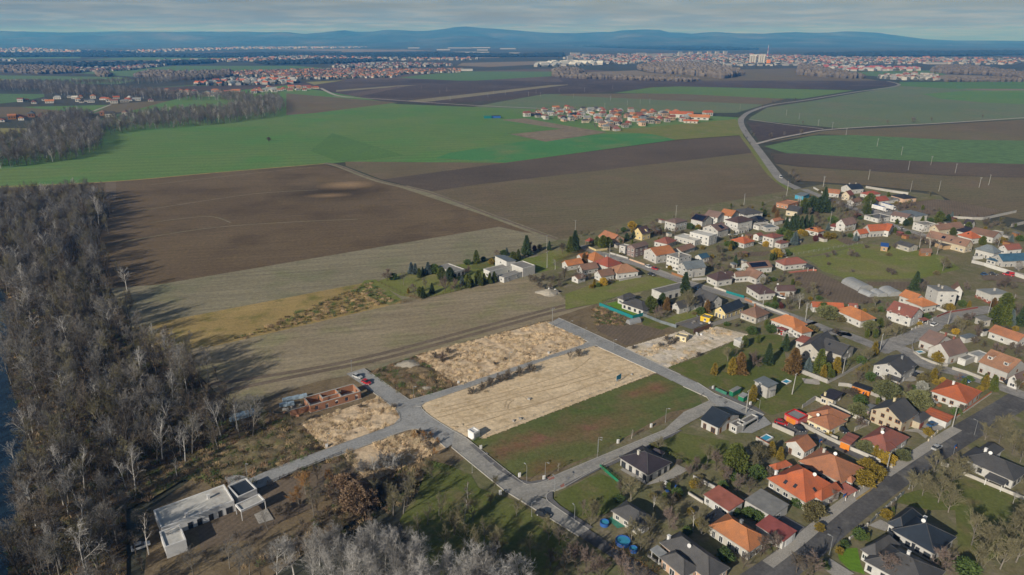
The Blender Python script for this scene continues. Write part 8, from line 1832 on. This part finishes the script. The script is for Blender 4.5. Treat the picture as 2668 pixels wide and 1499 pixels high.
rv = random.Random(23)
HR = ["slate_grey", "sheet_light", "tile_mauve", "tile_orange", "tile_flame", "tile_salmon", "tile_red", "tile_brick", "tile_brick", "tile_brown", "slate_grey", "slate_navy", "sheet_light", "sheet_steel", "sheet_light"]
HW = ["greywall", "white", "white", "offwhite", "cream", "peach"]
HAMLET = [(1285, 290), (1360, 272), (1500, 255), (1650, 240), (1800, 245), (2100, 262), (2300, 265), (2560, 285), (2620, 330), (2450, 345), (2250, 370), (2080, 405), (1990, 415), (1850, 380), (1700, 345), (1500, 320), (1400, 305)]
village(T5, HAMLET, 18, "in the hamlet amid the green fields", "hamlet houses", HR, HW, rv, .82, 125)
scatter_stuff("hamlet_trees", "small bare garden trees between the hamlet houses", "trees", [(x, y, -.2) for x, y in fill(poly_px(T5, HAMLET), 11, rv)], WK[:6], .25, .5)
small_house("long white barn with bright orange roof at the hamlet's right end", T5((2530, 305)), -.25, 34, 13, 6, 4, "tile_flame", "white", None)
small_house("orange-roofed long house by the road bend at the hamlet", T6((150, 320)), -.3, 30, 12, 4, 4, "tile_orange", "white", None); small_house("white house with orange roof at the road bend", T6((215, 290)), .3, 14, 10, 5, 3.5, "tile_flame", "white", None); small_house("low orange shed in front of the hamlet's barn", T6((90, 345)), -.3, 20, 9, 3, 2, "tile_flame", "offwhite", None)
village(T4, [(110, 185), (250, 200), (800, 205), (1130, 185), (1100, 165), (700, 160), (440, 150), (300, 175)], 24, "in the small settlement beside the grey woods", "houses of the settlement by the woods", ["tile_flame", "tile_orange", "membrane_white", "slate_grey", "tile_brick", "sheet_light"], ["white", "white", "offwhite"], rv, 1.1, 26)
village(T4, [(0, 345), (120, 340), (450, 320), (460, 295), (380, 290), (200, 300), (0, 320)], 24, "at the wood's left end", "houses at the wood's left end", ["tile_brick", "sheet_steel", "slate_grey", "tile_orange"], ["white", "offwhite", "wood"], rv, 1.1, 9)
village(T4, [(640, 300), (880, 305), (1000, 285), (980, 265), (780, 275), (660, 285)], 30, "behind the belt of bare trees", "houses behind the tree belt", ["tile_brick", "slate_grey", "tile_brown"], ["offwhite", "wood"], rv, 1.1, 7)
village(T4, [(1210, 130), (1400, 135), (1600, 155), (1950, 120), (2350, 105), (2370, 80), (2200, 75), (1950, 95), (1700, 115), (1450, 105), (1250, 110)], 30, "in the row village beyond the tree belt", "row village houses", ["tile_orange", "tile_flame", "tile_salmon", "tile_brick", "sheet_light"], ["white", "white", "cream"], rv, 1.4, 48)
def town(name, lab, cr, pp, step, roofs, walls, hmin, hmax, big, seed):
    """far settlement too small to tell house from house"""
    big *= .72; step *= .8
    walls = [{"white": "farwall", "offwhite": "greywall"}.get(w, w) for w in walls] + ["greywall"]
    r = random.Random(seed); mats = walls + roofs + ["wood_far"]; mb = MB()
    for x, y in fill(poly_px(cr, pp), step * .8, r):
        w, h = r.uniform(4, 8) * big, r.uniform(5, 10); k = [(x + w * math.cos(a * 1.047), y + w * math.sin(a * 1.047)) for a in range(6)]
        mb.add([(a, b, 0) for a, b in k] + [(x + (a - x) * .8, y + (b - y) * .8, h * .7) for a, b in k] + [(x, y, h)], [(i, (i + 1) % 6, 6 + (i + 1) % 6, 6 + i) for i in range(6)] + [(6 + i, 6 + (i + 1) % 6, 12) for i in range(6)], len(mats) - 1)
    for x, y in fill(poly_px(cr, pp), step, r):
        w, d, h, a = r.uniform(8, 15) * big, r.uniform(7, 11) * big, r.uniform(hmin, hmax), r.uniform(0, 3.14)
        ca, sa = math.cos(a), math.sin(a); P = lambda u, v, z: (x + u * ca - v * sa, y + u * sa + v * ca, z)
        wi, ri = r.randrange(len(walls)), len(walls) + r.randrange(len(roofs)); g = r.uniform(2, 4) * big if h < 9 else .5
        mb.add([P(-w / 2, -d / 2, 0), P(w / 2, -d / 2, 0), P(w / 2, d / 2, 0), P(-w / 2, d / 2, 0), P(-w / 2, -d / 2, h), P(w / 2, -d / 2, h), P(w / 2, d / 2, h), P(-w / 2, d / 2, h)], BOXF[2:], wi)
        mb.add([P(-w / 2, -d / 2, h), P(w / 2, -d / 2, h), P(w / 2, d / 2, h), P(-w / 2, d / 2, h), P(-w / 2, 0, h + g), P(w / 2, 0, h + g)], [(0, 1, 5, 4), (2, 3, 4, 5), (1, 2, 5), (3, 0, 4)], ri)
    tag(mb.build(name, mats), lab, "town", kind='stuff')
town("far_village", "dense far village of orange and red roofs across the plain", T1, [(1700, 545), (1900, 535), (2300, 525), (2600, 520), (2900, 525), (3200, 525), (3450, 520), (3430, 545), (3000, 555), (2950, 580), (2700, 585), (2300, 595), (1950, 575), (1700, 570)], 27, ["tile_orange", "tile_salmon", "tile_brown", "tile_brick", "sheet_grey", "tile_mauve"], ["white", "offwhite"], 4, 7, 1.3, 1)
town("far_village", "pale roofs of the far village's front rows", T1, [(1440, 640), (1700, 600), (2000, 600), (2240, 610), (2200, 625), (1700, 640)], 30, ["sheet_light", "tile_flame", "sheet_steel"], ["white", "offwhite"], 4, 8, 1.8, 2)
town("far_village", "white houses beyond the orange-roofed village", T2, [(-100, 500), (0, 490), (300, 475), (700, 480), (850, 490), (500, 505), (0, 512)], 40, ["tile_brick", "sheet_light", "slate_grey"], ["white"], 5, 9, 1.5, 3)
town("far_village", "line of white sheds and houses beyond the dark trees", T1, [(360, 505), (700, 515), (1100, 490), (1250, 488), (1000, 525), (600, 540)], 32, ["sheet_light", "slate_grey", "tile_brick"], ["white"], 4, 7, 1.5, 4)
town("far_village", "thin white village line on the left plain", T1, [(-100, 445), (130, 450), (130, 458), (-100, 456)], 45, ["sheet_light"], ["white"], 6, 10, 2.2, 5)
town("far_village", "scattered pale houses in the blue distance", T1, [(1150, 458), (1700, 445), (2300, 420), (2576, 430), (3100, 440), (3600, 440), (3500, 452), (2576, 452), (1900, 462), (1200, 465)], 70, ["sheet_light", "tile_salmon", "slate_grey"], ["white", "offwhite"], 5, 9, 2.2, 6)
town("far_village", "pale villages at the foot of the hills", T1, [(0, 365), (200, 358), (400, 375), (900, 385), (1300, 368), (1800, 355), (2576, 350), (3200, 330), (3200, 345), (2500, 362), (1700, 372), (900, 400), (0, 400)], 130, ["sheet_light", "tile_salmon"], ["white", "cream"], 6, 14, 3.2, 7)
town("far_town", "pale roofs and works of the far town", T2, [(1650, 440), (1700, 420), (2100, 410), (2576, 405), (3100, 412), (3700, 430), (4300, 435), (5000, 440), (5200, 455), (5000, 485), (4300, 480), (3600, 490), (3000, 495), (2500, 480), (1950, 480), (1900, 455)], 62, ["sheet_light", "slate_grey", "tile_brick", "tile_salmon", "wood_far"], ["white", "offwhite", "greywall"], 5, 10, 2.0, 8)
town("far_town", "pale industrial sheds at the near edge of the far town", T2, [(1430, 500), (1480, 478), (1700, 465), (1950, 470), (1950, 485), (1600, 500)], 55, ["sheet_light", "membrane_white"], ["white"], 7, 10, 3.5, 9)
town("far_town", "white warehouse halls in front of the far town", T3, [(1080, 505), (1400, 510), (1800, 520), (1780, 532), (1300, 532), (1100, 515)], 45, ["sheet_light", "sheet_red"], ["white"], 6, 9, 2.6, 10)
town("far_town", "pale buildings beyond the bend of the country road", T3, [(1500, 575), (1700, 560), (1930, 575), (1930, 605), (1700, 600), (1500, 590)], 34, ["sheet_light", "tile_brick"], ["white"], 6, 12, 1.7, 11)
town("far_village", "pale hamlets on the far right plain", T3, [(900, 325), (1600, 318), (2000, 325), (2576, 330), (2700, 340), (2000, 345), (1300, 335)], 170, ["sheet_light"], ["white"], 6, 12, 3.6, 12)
def block_at(name, lab, cr, p, w, d, h, mat, grp=None, floors=0, az=.2):
    c = cr(p); root = thing(name, lab, "building", c, az, grp)
    MB().box(-w / 2, w / 2, -d / 2, d / 2, 0, h).build("wall", mat, root)
    MB().box(-w / 2 - .5, w / 2 + .5, -d / 2 - .5, d / 2 + .5, h, h + 1).build("roof", "sheet_light", root)
    if floors:
        for i in range(floors): MB().box(-w / 2 + 1, w / 2 - 1, -d / 2 - .15, -d / 2, (i + .35) * h / floors, (i + .75) * h / floors).build("window_band", "glass", root)
for x, s in ((550, "left"), (616, "right")):
    c = T3((x, 482)); root = thing("silo", "pale concrete twin silo tower of the far town, the %s one" % s, "silo", c)
    for q in range(3): MB().tube((q * 11 - 11, 0, 0), (q * 11 - 11, 0, 40 + 3 * (q == 1)), 6, 6, 10).build("silo_tube", "concrete", root)
    MB().box(-17, 17, -5, 5, 40, 46).build("head_house", "white", root)
c = T3((660, 440)); root = thing("chimney_mast", "tall thin red-white mast behind the silos", "mast", c)
for i in range(5): MB().tube((0, 0, i * 16), (0, 0, (i + 1) * 16), 2 - .25 * i, 1.75 - .25 * i, 6).build("mast_segment", "redpaint" if i % 2 else "whitepaint", root)
block_at("elevator_tower", "orange-brown elevator tower beside the silos", T3, (668, 485), 14, 12, 24, "orangepaint")
for x, y, h in ((10, 415, 26), (90, 412, 24), (155, 412, 24), (225, 412, 26), (285, 412, 26), (345, 412, 28)):
    block_at("apartment_tower", "pale apartment tower on the far town's skyline", T3, (x, y), 28, 18, h, "greywall", "far apartment towers", 5)
for x, y, w in ((1740, 418, 70), (1820, 430, 40), (2230, 420, 60), (2310, 428, 80), (2420, 428, 70), (2520, 425, 26), (1700, 450, 30), (2440, 465, 40)):
    block_at("apartment_block", "pale apartment block in the far town", T2, (x, y), w, 18, 22, "greywall", "far apartment blocks", 4)
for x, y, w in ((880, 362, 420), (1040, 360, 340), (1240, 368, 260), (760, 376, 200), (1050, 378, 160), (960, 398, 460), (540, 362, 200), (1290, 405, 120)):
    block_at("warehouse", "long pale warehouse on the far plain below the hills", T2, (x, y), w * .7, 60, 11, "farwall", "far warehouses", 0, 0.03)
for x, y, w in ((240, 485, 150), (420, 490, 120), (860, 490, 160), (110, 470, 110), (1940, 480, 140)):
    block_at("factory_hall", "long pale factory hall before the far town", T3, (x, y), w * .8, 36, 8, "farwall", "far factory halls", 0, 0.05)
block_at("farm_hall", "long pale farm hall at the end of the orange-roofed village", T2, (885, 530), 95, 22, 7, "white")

# ------------------------------------------------------------------ haze: the air over the plain
def haze():
    m = bpy.data.materials.new("haze_air"); m.use_nodes = True; nt = m.node_tree; nt.nodes.clear()
    o = nt.nodes.new("ShaderNodeOutputMaterial"); v = nt.nodes.new("ShaderNodeVolumePrincipled")
    v.inputs["Color"].default_value = (0.07, 0.36, 1.0, 1); v.inputs["Density"].default_value = 1.08e-4; v.inputs["Anisotropy"].default_value = 0.0; v.inputs["Absorption Color"].default_value = (1, 1, 1, 1)
    nt.links.new(v.outputs[0], o.inputs["Volume"])
    mb = MB().box(-22500, 22500, -450, 28500, -3, 430)
    me = mesh("haze", mb.v, mb.f, m); ob = obj("haze", me); tag(ob, "thin blue haze over the plain", "haze", kind='stuff')
haze()
